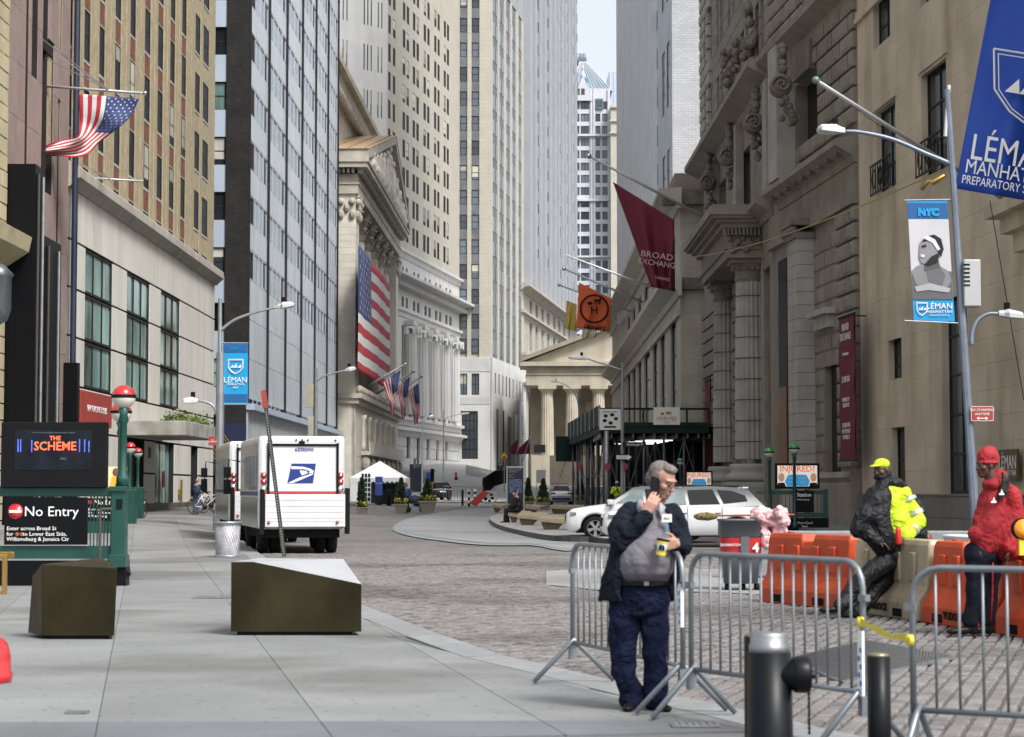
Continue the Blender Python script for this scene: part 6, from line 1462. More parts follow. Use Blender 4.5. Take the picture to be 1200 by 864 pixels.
# ---------- subway entrances ----------
m_scr = mat('screen_black', (.006, .007, .009), .3, var=0); m_glo = mat('globe_white', (.62, .6, .52), .35, var=.03); m_gred = mat('globe_red', (.45, .015, .02), .2, var=0, coat=.5); m_ggr = mat('globe_green', (.02, .25, .06), .2, var=0, coat=.5)
def globe(par, x, y, z, r, top, zb, pr=.055):
    M = SM(); M.lathe([(pr*1.9, zb), (pr*1.8, zb+.15), (pr*1.1, zb+.25), (pr, z-r-.25), (pr*1.5, z-r-.2), (pr*1.1, z-r-.1), (r*.5, z-r+.0), (r*.3, z-r+.02)], (x, y, 0), 12); po = M.build('lamp_standard', m_green, par)
    n = 20; lo = [(r*math.cos(a), z+r*math.sin(a)) for a in [-1.45+k*1.45/7 for k in range(8)]]; SM().lathe(lo, (x, y, 0), n).build('globe_bottom', m_glo, po)
    up = [(r*math.cos(a), z+r*math.sin(a)) for a in [k*1.55/7 for k in range(8)]]; SM().lathe(up, (x, y, 0), n).build('globe_top', top, po)
    MB().lathe([(r*1.01, z-.02), (r*1.06, z-.01), (r*1.06, z+.025), (r*1.01, z+.035)], (x, y, 0), n).build('globe_band', m_dk, po)
    return po
Ys = 32.6; sS = F/Ys; ox = gX(146, Ys)
t = thing('subway_entrance', 'green railed subway entrance with black No Entry sign and dark video screen, at the left', 'subway entrance', (ox, Ys, 0))
def X_(p): return gX(p, Ys)-ox
def Z_(y): return at(600, y, Ys).z
xl = X_(-120)
MB().box(xl, .04, 0, .3, -.1, Z_(657)).build('black_plinth', m_black, t)
MB().box(xl, .03, -.01, .28, Z_(657), Z_(655)).build('stone_capping', m_gran, t)
MB().box(xl, X_(131), .04, .16, Z_(655), Z_(640)).build('bottom_rail', m_green, t)
MB().box(xl, X_(131), .04, .16, Z_(582), Z_(571.5)).build('top_rail', m_green, t, bevel=.01)
for k in range(7): x = X_(105+k*4); MB().tube([(x, .1, Z_(640)), (x, .1, Z_(582))], .012, 6).build('railing_bar', m_green, t)
Yg = 37.6; e_ = Vector((gX(140, Yg)-ox, Yg-Ys, 0)); s_ = Vector((X_(139), .1, 0))
for z, r in ((1.52, .06), (.55, .06)): MB().tube([s_+Vector((0, 0, z)), e_+Vector((0, 0, z))], r, 6).build('side_rail', m_green, t)
MB().tube([s_+Vector((0, 0, .18)), e_+Vector((0, 0, .18))], .2, 4).build('black_plinth', m_black, t)
for k in range(1, 24): p = s_.lerp(e_, k/24); MB().tube([p+Vector((0, 0, .5)), p+Vector((0, 0, 1.5))], .012, 5).build('railing_bar', m_green, t)
pil = MB().box(X_(131), X_(147.5), -.04, .22, Z_(657), Z_(574)).build('corner_pillar', m_green, t, bevel=.012); MB().box(X_(128.5), X_(149), -.08, .26, Z_(576), Z_(570)).build('pillar_cap', m_green, pil, bevel=.01); MB().box(X_(129), X_(149), -.07, .25, Z_(665), Z_(650)).build('pillar_foot', m_green, pil, bevel=.01)
MB().box(X_(137), X_(144), -.05, -.04, Z_(597), Z_(585)).build('plaque', m_dk, pil)
globe(t, X_(142.5), .09, Z_(465), 14/sS, m_gred, Z_(570), .06); 
globe(t, gX(141, Yg)-ox, Yg-Ys, at(600, 483.5, Yg).z, 12/(F/Yg), m_gred, 1.5, .055)
MB().box(gX(134, Yg)-ox, gX(147, Yg)-ox, Yg-Ys-.1, Yg-Ys+.12, .4, 1.6).build('corner_pillar', m_green, t)
sn = MB().box(X_(6), X_(103), -.02, .03, Z_(638.5), Z_(583)).build('entry_sign', m_scr, t, label='black enamel sign reading No Entry')
M = SM().lathe([(0, -.03), (.125, -.03), (.125, -.02), (0, -.02)], (X_(19), 0, Z_(599.5)), 24, 'y'); rd = M.build('red_disc', m_gred, sn); MB().box(X_(19)-.1, X_(19)+.1, -.036, -.03, Z_(599.5)-.02, Z_(599.5)+.02).build('white_bar', m_wh, rd)
text('No Entry', .225, m_wh, sn, (X_(29), -.03, Z_(600)), align='LEFT', sx=1.05)
text('Enter across Broad St', .088, m_wh, sn, (X_(9), -.03, Z_(619.5)), align='LEFT', sx=1.04); text('for      to Lower East Side,', .088, m_wh, sn, (X_(9), -.03, Z_(626)), align='LEFT', sx=1.04); text('Williamsburg & Jamaica Ctr', .088, m_wh, sn, (X_(9), -.03, Z_(632)), align='LEFT', sx=1.04)
MB().lathe([(0, -.03), (.032, -.03), (.032, -.02), (0, -.02)], (X_(21.5), 0, Z_(626)), 12, 'y').lathe([(0, -.03), (.032, -.03), (.032, -.02), (0, -.02)], (X_(27), 0, Z_(626)), 12, 'y').build('line_bullet', mat('bullet_brown', (.35, .08, .02), .5, var=0), sn)
sc_ = MB().box(X_(1.5), X_(124.5), -.06, .16, Z_(571.5), Z_(495)).build('video_screen', m_dk, t, bevel=.01, label='dark video screen showing a film title')
MB().box(X_(18), X_(108), -.066, -.06, Z_(551), Z_(504)).build('display', mat('display_glow', (.012, .014, .02), .2, var=.3, scale=4, emis=.1), sc_)
m_ttl = mat('title_glow', (.75, .13, .05), .5, var=0, emis=.55); m_blg = mat('blue_glow', (.08, .15, .75), .5, var=.3, scale=10, emis=.25); m_dimt = mat('dim_text', (.09, .1, .12), .5, var=0, emis=.4)
text('THE', .1, m_ttl, sc_, (X_(65), -.07, Z_(514)), bold=.002); text('SCHEME', .2, m_ttl, sc_, (X_(65), -.07, Z_(523.5)), bold=.003, sx=.95); text('TO WATCH THE ORIGINAL FILM FEATURE TONIGHT', .03, m_dimt, sc_, (X_(63), -.07, Z_(507.5))); text('HBO', .05, m_dimt, sc_, (X_(75), -.07, Z_(538)))
for x in (21, 24, 37, 93, 99, 104): MB().box(X_(x), X_(x+1.2), -.069, -.066, Z_(530), Z_(515+x % 3)).build('screen_light', m_blg, sc_)
MB().tube([(X_(123), -.35, .1), (X_(123), -.35, 1.18), (X_(124), -.35, 1.25), (X_(133), -.2, 1.25)], .025, 8).build('handrail', m_frameb, t)
# second sign on the far side, seen between pillar and screen
Yq = 40; s2 = MB().box(gX(103, Yq)-ox, gX(134.5, Yq)-ox, Yq-Ys-.02, Yq-Ys+.02, at(600, 611, Yq).z, at(600, 584, Yq).z).build('far_entry_sign', m_scr, t)
text('No Entry', .14, m_wh, s2, (gX(110.5, Yq)-ox, Yq-Ys-.03, at(600, 589, Yq).z), align='LEFT'); text('Enter across Broad St\nfor      to Lower East\nWilliamsburg', .07, m_wh, s2, (gX(104, Yq)-ox, Yq-Ys-.03, at(600, 601, Yq).z), align='LEFT'); MB().box(gX(103.5, Yq)-ox, gX(108.5, Yq)-ox, Yq-Ys-.03, Yq-Ys-.02, at(600, 590.5, Yq).z, at(600, 586.5, Yq).z).build('red_disc', m_gred, s2)
MB().box(xl, gX(134, Yq)-ox, Yq-Ys, Yq-Ys+.1, at(600, 625, Yq).z, at(600, 612, Yq).z).build('bottom_rail', m_green, t)
# back pair of lamps of a second entrance
Yk = 67.5; tb = thing('subway_entrance', 'far green subway entrance with two small red topped globes beside the parked bicycle', 'subway entrance', (gX(155, Yk), Yk, gz(-13, Yk)))
gk = tb.location.z; ok = tb.location.x
for px, py, Y, r in ((152, 525, 67.5, 6.6), (161.3, 530.5, 73, 5.5)):
    zb_ = gz(-13, Y)-gk; globe(tb, gX(px, Y)-ok, Y-Yk, at(600, py, Y).z-gk, r*Y/F, m_gred, zb_+1.0, .05); MB().box(gX(px, Y)-ok-.22, gX(px, Y)-ok+.22, Y-Yk-.2, Y-Yk+.2, zb_-.1, zb_+1.15).build('corner_pillar', m_green, tb, bevel=.02)
MB().box(-8, -.2, .0, .1, 0, .3).box(-8, -.2, 0, .1, .95, 1.1).build('railing', m_green, tb)
M = MB(); [M.box(-8+k*.2, -7.975+k*.2, .03, .06, .3, .95) for k in range(39)]; M.build('railing_bars', m_green, tb)
a, b = gX(124, Yk-4)-ok, gX(148, Yk-4)-ok; lc = MB().box(a, b, -4.05, -3.9, at(600, 574, Yk-4).z-gk, at(600, 547, Yk-4).z-gk).build('poster_screen', mat('poster_cream', (.55, .42, .25), .5, var=.1, emis=.5), tb)
z0 = at(600, 574, Yk-4).z-gk; M = MB(); M.prism([(a+.12, z0), (a+.2, z0+.4), (a+.38, z0+.46), (a+.5, z0+.3), (a+.62, z0)], -4.07, -4.05, 'y'); M.build('coat_print', mat('amber_print', (.7, .28, .02), .5, var=0, emis=.4), lc); M = MB(); M.ball((a+.32, -4.07, z0+.56), .1, .02, .13); M.build('face_print', mat('brown_print', (.16, .07, .04), .5, var=0, emis=.1), lc)
def rsubway(label, Y, px0, px1, pscr, globes, big=True):
    o = gX(px0, Y); g0 = gz(o, Y); t = thing('subway_entrance', label, 'subway entrance', (o, Y, g0)); w_ = gX(px1, Y)-o
    for x in (0, w_*.45, w_*.66, w_): MB().box(x-.09, x+.09, -.1, .1, 0, 1.5).build('corner_pillar', m_green, t, bevel=.01)
    MB().box(0, w_, -.05, .05, .42, .6).box(0, w_, -.05, .05, 1.3, 1.45).build('railing', m_green, t); MB().box(-.1, w_+.1, -.15, .3, -.1, .4).build('black_plinth', m_black, t)
    M = MB(); [M.box(k*w_/14-.012, k*w_/14+.012, -.02, .02, .6, 1.3) for k in range(15)]; M.build('railing_bars', m_green, t)
    MB().box(-.05, .05, .3, 4, 1.3, 1.45).box(w_-.05, w_+.05, .3, 4, 1.3, 1.45).build('side_railing', m_green, t)
    s = MB().box(gX(930, Y)-o if big else .5, gX(953, Y)-o if big else 1.0, -.14, -.1, .62, 1.45).build('station_sign', m_scr, t); 
    if big: text('Station', .2, m_wh, s, (gX(933, Y)-o, -.15, 1.28), align='LEFT', bold=.004); text('Williamsburg', .09, m_wh, s, (gX(933, Y)-o, -.15, 1.1), align='LEFT'); text('MetroCard\nhere', .13, m_wh, t, (gX(942, Y)-o, -.17, .15))
    a, b = gX(pscr[0], Y)-o, gX(pscr[1], Y)-o; z0, z1 = at(600, pscr[3], Y).z-g0, at(600, pscr[2], Y).z-g0; W, H = b-a, z1-z0
    sc = MB().box(a, b, -.12, .1, z0, z1).build('advert_screen', m_scr, t, bevel=.01); MB().box(a+.09, b-.09, -.125, -.12, z0+.09, z1-.09).build('display', mat('advert_cream', (.62, .56, .5), .4, var=0, emis=.45), sc)
    cx = (a+b)/2; text('INJURED?', H*.33, mat('advert_orange', (.62, .12, .02), .5, var=0, emis=.4), sc, (cx, -.135, z1-H*.23), sx=1.0, bold=.004)
    MB().prism([(cx-W*.24, z0+.1), (cx-W*.28, z0+H*.3), (cx-W*.2, z0+H*.55), (cx+W*.2, z0+H*.55), (cx+W*.28, z0+H*.3), (cx+W*.24, z0+.1)], -.132, -.125, 'y').build('blue_panel', mat('advert_blue', (.03, .25, .5), .5, var=0, emis=.35), sc)
    text('800-000-0000' if False else 'CALL NOW', H*.12, m_wh, sc, (cx, -.138, z0+H*.42)); text('GET HELP TODAY', H*.08, m_wh, sc, (cx, -.138, z0+H*.26))
    for s_ in (-1, 1):
        M = MB(); x = cx+s_*W*.36; M.ball((x, -.135, z0+H*.45), W*.07, .01, H*.17); M.build('face_print', mat('skin_print', (.45, .25, .16), .5, var=0, emis=.3), sc); M = MB(); M.prism([(x-W*.1, z0+.09), (x-W*.07, z0+H*.24), (x+W*.07, z0+H*.24), (x+W*.1, z0+.09)], -.134, -.126, 'y'); M.build('suit_print', mat('suit_print', (.02, .02, .03), .5, var=0), sc)
    for px, py, r in globes: globe(t, gX(px, Y)-o, -.25, at(600, py, Y-.25).z-g0, r*Y/F, m_ggr, 0, .06)
    return t
rsubway('green subway entrance with two green topped globes and an advert screen right of the portico', 76.5, 902, 967, (908, 960, 543, 573), [(900.8, 530.5, 6), (930, 526, 6.2)])
rsubway('far subway entrance with one green topped globe and an advert screen behind the car', 112, 797, 836, (803, 835, 552, 573), [(797, 541, 4)], big=False)
# ---------- crowd barriers ----------
m_bar = mat('barrier_galvanised', (.22, .245, .265), .42, .55, var=.15, scale=6)
def barrier(label, A, B, H=1.12, zl=.33, feet=(1, 1), n=17, sticker=None, ztilt=0):
    A, B = Vector((*A, 0)), Vector((*B, 0)); d = B-A; L = d.length; t = thing('crowd_barrier', label, 'barrier', tuple(A), math.atan2(d.y, d.x), 'steel crowd barriers along the kerb')
    r = .019; q = .16; P = [(0, 0, zl-.1)]+[(0, 0, H-q)]+[(q-q*math.cos(a), 0, H-q+q*math.sin(a)) for a in (.4, .8, 1.2)]+[(q, 0, H)]+[(L-q, 0, H)]+[(L-q+q*math.sin(a), 0, H-q+q*math.cos(a)) for a in (.4, .8, 1.2)]+[(L, 0, H-q), (L, 0, zl-.1)]
    SM().tube(P, r, 10).build('frame_tube', m_bar, t); SM().tube([(0, 0, zl), (L, 0, zl)], r*.9, 8).build('bottom_rail', m_bar, t)
    for k in range(1, n): x = L*k/n; SM().tube([(x, 0, zl), (x, 0, H-(.0 if q < x < L-q else q-math.sqrt(max(0, q*q-(q-min(x, L-x))**2))))], .0085, 6).build('upright_bar', m_bar, t)
    for k, x in enumerate((0, L)):
        if feet[k]:
            s = 1 if k == 0 else -1; xf = x+s*.03
            SM().tube([(xf, -.34, .02), (xf, -.05, zl-.03), (xf, 0, zl+.02), (xf, .05, zl-.03), (xf, .34, .02)], r*1.05, 8).build('foot', m_bar, t)
            MB().box(x-.02, x+.02, -.03, .03, zl-.14, zl-.02).build('foot_bracket', m_bar, t)
    for x in (0, L): MB().box(x-.045 if x == 0 else x-.02, x+.02 if x == 0 else x+.045, -.02, .02, H-.24, H-.2).build('hook', m_bar, t)
    return t
bA = barrier('steel crowd barrier furthest left, behind the man on the phone', (.49, 16.2), (1.19, 13.95))
bB = barrier('middle steel crowd barrier, running behind the black standpipe', (1.23, 13.75), (2.13, 12.15), n=16)
bC = barrier('steel crowd barrier cut off by the right edge of the picture', (2.24, 11.2), (4.1, 10.15), n=16)
m_stb = mat('sticker_blue', (.05, .2, .55), .5, var=0)
for par, H0, H1, x in ((bB, .35, .72, -.0), (bA, .52, .84, None), ):
    pass
for par, x, z0, z1 in ((bA, 2.36, .6, .9), (bB, 1.835, .3, .7)):
    a = MB().box(x-.026, x+.018, -.024, .0, z0, z1).build('sticker', m_wh, par)
    M = MB(); [M.box(x-.022+(.014 if k % 2 else 0), x+.0+(.014 if k % 2 else 0), -.026, -.024, z0+.02+k*.05, z0+.05+k*.05) for k in range(int((z1-z0)/.05)-1)]; M.build('sticker_print', m_stb, a)
# yellow tape
a, b = Vector((2.13, 12.15, .72)), Vector((2.24, 11.2, .66)); t = thing('caution_tape', 'crumpled yellow caution tape tied between two steel crowd barriers', 'tape', tuple(a)); m_tp = mat('yellow_tape', (.7, .58, .05), .45, var=.1, scale=20)
M = SM(); P = [Vector((2.1+.16*k/3, 12.1-.3*k, .70-.05*math.sin(k)-.02*k)) for k in range(4)]
P = [at(1008, 728, 12.1), at(1018, 733, 11.9), at(1030, 739, 11.7), at(1045, 747, 11.5), at(1058, 746, 11.3), at(1066, 750, 11.15)]
for k in range(len(P)-1):
    p, q = P[k]-a, P[k+1]-a; w0, w1 = .024-.012*(k % 2), .024-.012*((k+1) % 2); M.add([tuple(p+Vector((0, 0, w0))), tuple(p-Vector((0, .01, w0))), tuple(q-Vector((0, .01, w1))), tuple(q+Vector((0, 0, w1)))], [(0,1,2,3)])
M.build('strip', m_tp, t); M = SM(); [M.lathe([(.024, -.03), (.027, .0), (.023, .03)], tuple(at(px, py, Y)-a), 10) for px, py, Y in ((1009, 729, 12.15), (1067, 750, 11.2))]; M.build('tape_knot', m_tp, t)
# ---------- water-filled barriers ----------
m_or = mat('orange_plastic', (.5, .06, .015), .5, blotch=.5, var=.15, scale=2.5, streak=.35, objvar=.04); m_cr = mat('cream_plastic', (.5, .43, .3), .5, blotch=.8, var=.2, scale=2.5, streak=.7)
def jersey(label, A, B, m, H=.98, txt=None):
    A, B = Vector((*A, gz(*A)-.03)), Vector((*B, gz(*B)-.03)); d = B-A; L = d.length; t = thing('water_barrier', label, 'traffic barrier', tuple(A), math.atan2(d.y, d.x), 'plastic water barriers in a row')
    def prof(dz=0): return [(-.3, 0), (-.3, .2), (-.27, .27), (-.2, .36), (-.17, .42), (-.13, H-.06-dz), (-.1, H-dz), (.1, H-dz), (.13, H-.06-dz), (.17, .42), (.2, .36), (.27, .27), (.3, .2), (.3, 0)]
    xs = [0, .03, L*.42, L*.44, L*.56, L*.58, L-.03, L]; rs = []
    for x in xs:
        dz = .1 if L*.43 < x < L*.57 else 0; sc = .94 if x in (0, L) else 1; rs.append([Vector((x, y*sc, z*(sc if z > .5 else 1))) for y, z in prof(dz)])
    M = MB(); M.loft(rs); body = M.build('shell', m, t, bevel=.02)
    for x in (L*.18, L*.38, L*.62, L*.82): MB().prism([(x-.1, .46), (x+.1, .46), (x+.07, H-.16), (x-.07, H-.16)], -.182, -.12, 'y').build('rib', m, body, bevel=.015)
    M = MB(); [M.box(x-.14, x+.14, -.305, -.25, .03, .13) for x in (L*.25, L*.75)]; M.build('fork_pocket', m_under, body)
    MB().lathe([(.05, H-.01), (.05, H+.02), (0, H+.02)], (L*.2, 0, 0), 12).build('filler_cap', m, t)
    if txt: text(txt, .13, m_dk, t, (L*.5, -.31, .12), bold=.003)
    return t
jp = [(3.78, 28.6), (4.55, 26.9), (5.12, 24.2), (5.4, 22.9), (6.1, 20.3)]
J = [Vector((3.78, 28.7)), ]; dr = Vector((5.55-3.78, 21.0-28.7)).normalized(); pj = Vector((3.78, 28.7))
dvec = [((3.78, 28.6), (4.62, 26.7), m_or, 'leftmost orange plastic water barrier beside the grey litter bin'), ((4.68, 26.5), (5.17, 24.2), m_cr, 'cream plastic water barrier the man in the yellow jacket leans on'), ((5.2, 24.1), (5.6, 22.3), m_or, 'orange plastic water barrier behind the man in red'), ((5.63, 22.2), (5.95, 20.4), m_or, 'orange plastic water barrier at the right edge with an amber lamp on it')]
for A, B, m, lab in dvec: jersey(lab, A, B, m, txt='YODOCK' if m is m_cr or 'behind' in lab else None)
p = at(1199, 620, 21.3); t = thing('warning_lamp', 'round amber warning lamp on the orange barrier at the right edge', 'lamp', tuple(p)); SM().lathe([(0, -.06), (.1, -.05), (.115, 0), (.1, .05), (0, .06)], n=20, ax='y').build('lens', mat('amber_lens', (.75, .27, .01), .2, var=0, coat=.5), t); MB().box(-.05, .05, -.03, .03, -.28, -.1).build('battery_case', m_tp, t); MB().lathe([(.1, -.03), (.118, -.03), (.118, .06), (.1, .06)], n=20, ax='y', cap=False).build('rim', m_dk, t)
# low grey concrete blocks behind
p = gp(985, 628); t = thing('concrete_barrier', 'low pale concrete block wall behind the orange barrier', 'barrier', (5.2, 36, 0)); MB().box(-1.2, 6, 0, .4, 0, .82).build('block', m_gran, t, bevel=.03)
# ---------- bins ----------
p = gp(868, 690); g = p.z-.03; t = thing('wheeled_bin', 'grey and red wheeled litter bin with broom and bag, left of the orange barrier', 'litter bin', (p.x, p.y, g)); sB = F/p.y; m_gb = mat('bin_grey', (.085, .095, .11), .5, var=.08); m_rb = mat('bin_red', (.4, .02, .02), .5, var=.05)
w_, h_ = 50/sB, 83/sB
def rr4(w, d, z, r=.25): 
    P = []
    for cx, cy, a0 in ((w/2-r*w, -d/2+r*d, -90), (w/2-r*w, d/2-r*d, 0), (-w/2+r*w, d/2-r*d, 90), (-w/2+r*w, -d/2+r*d, 180)):
        for k in range(4): a = rad(a0+k*30); P.append(Vector((cx+r*w*math.cos(a), cy+r*d*math.sin(a), z)))
    return P
M = SM().loft([rr4(w_*.76, w_*.7, .1*h_), rr4(w_*.9, w_*.82, h_*.55), rr4(w_*.96, w_*.88, h_*.76), rr4(w_, w_*.92, h_*.77), rr4(w_, w_*.92, h_*.97), rr4(w_*1.04, w_*.96, h_*.97), rr4(w_*1.04, w_*.96, h_)]); bd = M.build('bin_body', m_gb, t)
M = SM().loft([rr4(w_*.885+.01, w_*.81+.01, h_*.5), rr4(w_*.955+.01, w_*.875+.01, h_*.74)], cap=False); M.build('red_band', m_rb, bd); MB().box(-.03, .1, -w_*.45-.02, -w_*.3, h_*.48, h_*.76).build('grey_strip', m_gb, bd)
text('4', .2, m_wh, bd, (w_*.3, -w_*.44-.02, h_*.6), bold=.006); text('DOWNTOWN', .06, m_wh, bd, (-w_*.22, -w_*.44-.02, h_*.64))
for x in (-.22, .02, .24): SM().lathe([(0, -.04), (.055, -.04), (.06, 0), (.055, .04), (0, .04)], n=14, ax='x').build('caster', m_dk, t, loc=(x, -.1, .06))
gb = thing('plastic_bag', 'torn red and white plastic bag hanging over the rim of the grey litter bin', 'bag', (p.x+.3, p.y-.1, g+h_)); m_pb = mat('bag_plastic', (.62, .36, .38), .35, var=.8, scale=5, bump=.7, bscale=9, bdist=.05); q = random.Random(5); M = SM()
for k in range(16): c = (q.uniform(-.1, .45), q.uniform(-.2, .2), q.uniform(-.4, .06)-.4*max(0, 0)); M.ball(c, q.uniform(.08, .17), q.uniform(.07, .14), q.uniform(.07, .2), rot=Matrix.Rotation(q.uniform(0, 3), 3, 'Y'))
o_ = M.build('film', [m_pb], gb); smoothmod(o_, .02, 3, .09, .06); M = SM()
for k in range(5): M.ball((.25+.08*math.sin(k), -.05, -.45-k*.09), .07, .06, .08)
o_ = M.build('dark_end', m_dk, gb); smoothmod(o_, .02, 3, .04, .05)
br = thing('broom', 'broom with yellow and black bristles lying across the grey litter bin', 'broom', (p.x-.5, p.y-.1, g+h_+.05)); SM().tube([(0, 0, 0), (1.35, .05, .02)], .015, 6).build('handle', mat('broom_red', (.45, .06, .04), .5), br); M = SM(); M.ball((-.06, 0, -.01), .2, .07, .065); smoothmod(M.build('bristles', mat('bristle', (.12, .1, .03), .9, var=.7, scale=20), br), .012, 1, .03, .02)
p = gp(266.5, 653); s_ = F/p.y; t = thing('mesh_litter_bin', 'silver wire mesh litter bin with a clear bag, beside the rear of the mail van', 'litter bin', tuple(p)); h_ = 40/s_; r0, r1 = 13/s_, 15/s_
SM().lathe([(r0*.97, .03), (r0*1.0, .05), (r1*.97, h_-.03)], n=24).build('clear_bag', mat('clear_bag', (.45, .43, .45), .25, var=.35, scale=5, bump=.3), t)
M = MB()
for k in range(28):
    for s in (1, -1):
        P = []
        for j in range(7): a = 2*math.pi*k/28+s*j*.19; r = r0+(r1-r0)*j/6; P.append((r*math.cos(a)*1.02, r*math.sin(a)*1.02, h_*j/6))
        M.tube(P, .004, 3)
M.build('wire_mesh', m_steel, t); M = SM()
for z, r in ((.02, r0+.04), (h_, r1+.02)): M.lathe([(r-.03, z-.02), (r+.01, z-.02), (r+.01, z+.025), (r-.03, z+.025)], n=24, cap=False)
M.build('rim_hoops', m_steel, t); M = SM(); q = random.Random(2); [M.ball((q.uniform(-.12, .12), q.uniform(-.22, -.1), q.uniform(.1, .24)), .1, .07, .06) for _ in range(7)]; M.build('rubbish', mat('rubbish', (.1, .08, .08), .8, var=.6, scale=10), t)
p = gp(1125, 640); t = thing('plastic_bucket', 'small white bucket behind the cream barrier', 'bucket', (at(1124, 632, 34).x, 34, 0)); SM().lathe([(.0, 0), (.2, 0), (.26, .75), (.29, .76), (.29, .8), (.24, .8), (.2, .1), (0, .1)], n=16).build('pail', m_white, t)
# ---------- bollards, standpipe ----------
m_blk = mat('black_gloss_paint', (.004, .005, .007), .38, var=.1, spec=.2)
Yb = 10.5; sb_ = F/Yb; X0 = gX(900, Yb); zt_ = at(600, 742, Yb).z
t = thing('black_standpipe', 'thick black standpipe with a steel cap and a side outlet in front of the barriers', 'standpipe', (X0, Yb, 0)); r = 26/sb_
SM().lathe([(r*1.1, 0), (r*1.06, .1), (r*.98, zt_-.1)], n=28).build('pipe', m_blk, t); SM().lathe([(r*.9, zt_-.12), (r*.92, zt_-.06), (r*.86, zt_-.055), (r*.86, zt_-.01), (r*.8, zt_+.005), (0, zt_+.012)], n=28).build('steel_cap', mat('dull_steel', (.24, .25, .26), .38, .75, var=.3, scale=8), t)
z = at(600, 790, Yb).z; SM().lathe([(.065, 0), (.07, .1), (.088, .12), (.095, .135), (.095, .19), (.088, .205), (0, .208)], (0, 0, 0), 24, 'x').build('side_outlet', m_blk, t, loc=(.0, -.04, z)); MB().lathe([(.022, .2), (.022, .232), (0, .235)], (0, 0, 0), 6, 'x').build('cap_nut', m_blk, t, loc=(.0, -.04, z))
M = SM(); [M.ball((.2, -.04, z-.1-k*.022), .008, .004, .013, n=6, m=4) for k in range(10)]; M.build('chain', m_dk, t)
for px, ty, Y, lab in ((884, 744, 11.4, 'black steel bollard hidden behind the left side of the standpipe'), (1027.5, 767, 10.5, 'plain black steel bollard with a brass coloured top between two crowd barriers')):
    s_ = F/Y; x = gX(px, Y); zt = at(600, ty, Y).z; b = thing('steel_bollard', lab, 'bollard', (x, Y, 0), 0, 'black steel bollards'); r = 13.5/s_; SM().lathe([(r, -.1), (r, zt-.01)], n=24).build('post', m_blk, b); SM().lathe([(r*.98, zt-.01), (r*.8, zt+.006), (0, zt+.012)], n=24).build('top_cap', mat('worn_brass', (.28, .24, .16), .4, .7, var=.2), b)
p = at(-14, 770, 11); t = thing('red_standpipe_cap', 'bright red round standpipe cap at the lower left edge of the picture', 'standpipe', (p.x, 11, 0)); r = 26/212; SM().lathe([(.06, 0), (.06, p.z-.2)], n=16).build('stem', m_gred, t); SM().lathe([(r*1.02, p.z-.14), (r*1.08, p.z-.13), (r*1.08, p.z-.09), (r, p.z-.08), (r, p.z), (r*.86, p.z+r*.6), (r*.5, p.z+r*.95), (0, p.z+r*1.05)], n=24).build('domed_cap', m_gred, t)
Yg_ = 21.8; p = at(-4, 680, Yg_); t = thing('brass_frame', 'polished brass square tube frame at the left edge of the picture', 'rail', (p.x, Yg_, 0)); m_bra = mat('polished_brass', (.55, .36, .12), .25, .9, var=.1)
M = MB(); x1 = at(9, 575, Yg_).x-p.x; z0, z1 = at(0, 697, Yg_).z, at(0, 650, Yg_).z; [M.box(*b) for b in ((x1-.05, x1, 0, .05, z0, z1), (-.6, x1-.05, .002, .048, z1-.05, z1), (-.6, x1-.05, .002, .048, z0, z0+.05), (-.6, x1-.0, .3, .35, z1-.05, z1+.02), (-.3, -.25, .0, .05, 0, z0))]; M.build('square_tube', m_bra, t, bevel=.006)
# ---------- bronze blocks ----------
m_bz = mat('aged_bronze', (.033, .028, .014), .42, .4, var=.45, scale=1.3, streak=.6, bump=.06); m_bzt = mat('bronze_top_pale', (.5, .51, .52), .35, .4, var=.1)  # top facet set to a paler grey than the sides
def W3(px, py, Y): return at(px, py, Y)
Yf = F*1.55/(748-575+.0)
o = W3(85, 748, Yf); t = thing('bronze_block', 'small faceted bronze security block left of the pavement centre', 'security block', (o.x, Yf, 0), 0, 'faceted bronze blocks')
V = [W3(px, py, Yf+dy)-o for px, py, dy in ((49, 745, 0), (134, 744, 0), (137.5, 664.5, 0), (49, 660, 0), (33, 731, .45), (38, 674, .4), (114, 652.7, .75), (121, 652.5, .85), (124, 712, 1.0), (62, 712, 1.0))]
for k in (0, 1, 4, 8, 9): V[k].z = .04
M = MB(); M.add([tuple(v) for v in V], [(0,1,2),(0,2,3),(0,3,5,4),(2,7,6,3),(3,6,5),(1,8,7,2),(5,6,7,8,9),(4,5,9)]); M.build('shell', m_bz, t, bevel=.006); MB().box(V[0].x+.05, V[1].x-.06, .04, .22, -.02, .05).build('dark_base', m_black, t)
Yf = F*1.55/(743.5-575); o = W3(347, 743, Yf); t = thing('bronze_block', 'long faceted bronze security block with a pale sloping top in the middle of the pavement', 'security block', (o.x, Yf, 0), 0, 'faceted bronze blocks')
A = W3(270.5, 740, Yf)-o; A.z = .04; B = W3(423.5, 740, Yf)-o; B.z = .04; Cc = W3(423.5, 683, Yf)-o; D = W3(271, 657, Yf)-o; Em = W3(297, 657, Yf)-o
bk = 1.25; P1 = W3(402, 653.5, Yf+bk)-o; P2 = Vector((D.x+.15, bk, D.z)); A2 = Vector((A.x+.15, bk, .04)); B2 = Vector((P1.x+.1, bk, .04)); P3 = W3(300, 656.5, Yf+.45)-o
M = MB(); M.add([tuple(v) for v in (A, B, Cc, Em, D)], [(0,1,2,3,4)]); M.add([tuple(v) for v in (A, D, P2, A2)], [(0,1,2,3)]); M.add([tuple(v) for v in (B, B2, P1, Cc)], [(0,1,2,3)]); M.add([tuple(v) for v in (A2, P2, P1, B2)], [(0,1,2,3)]); M.build('shell', m_bz, t, bevel=.005)
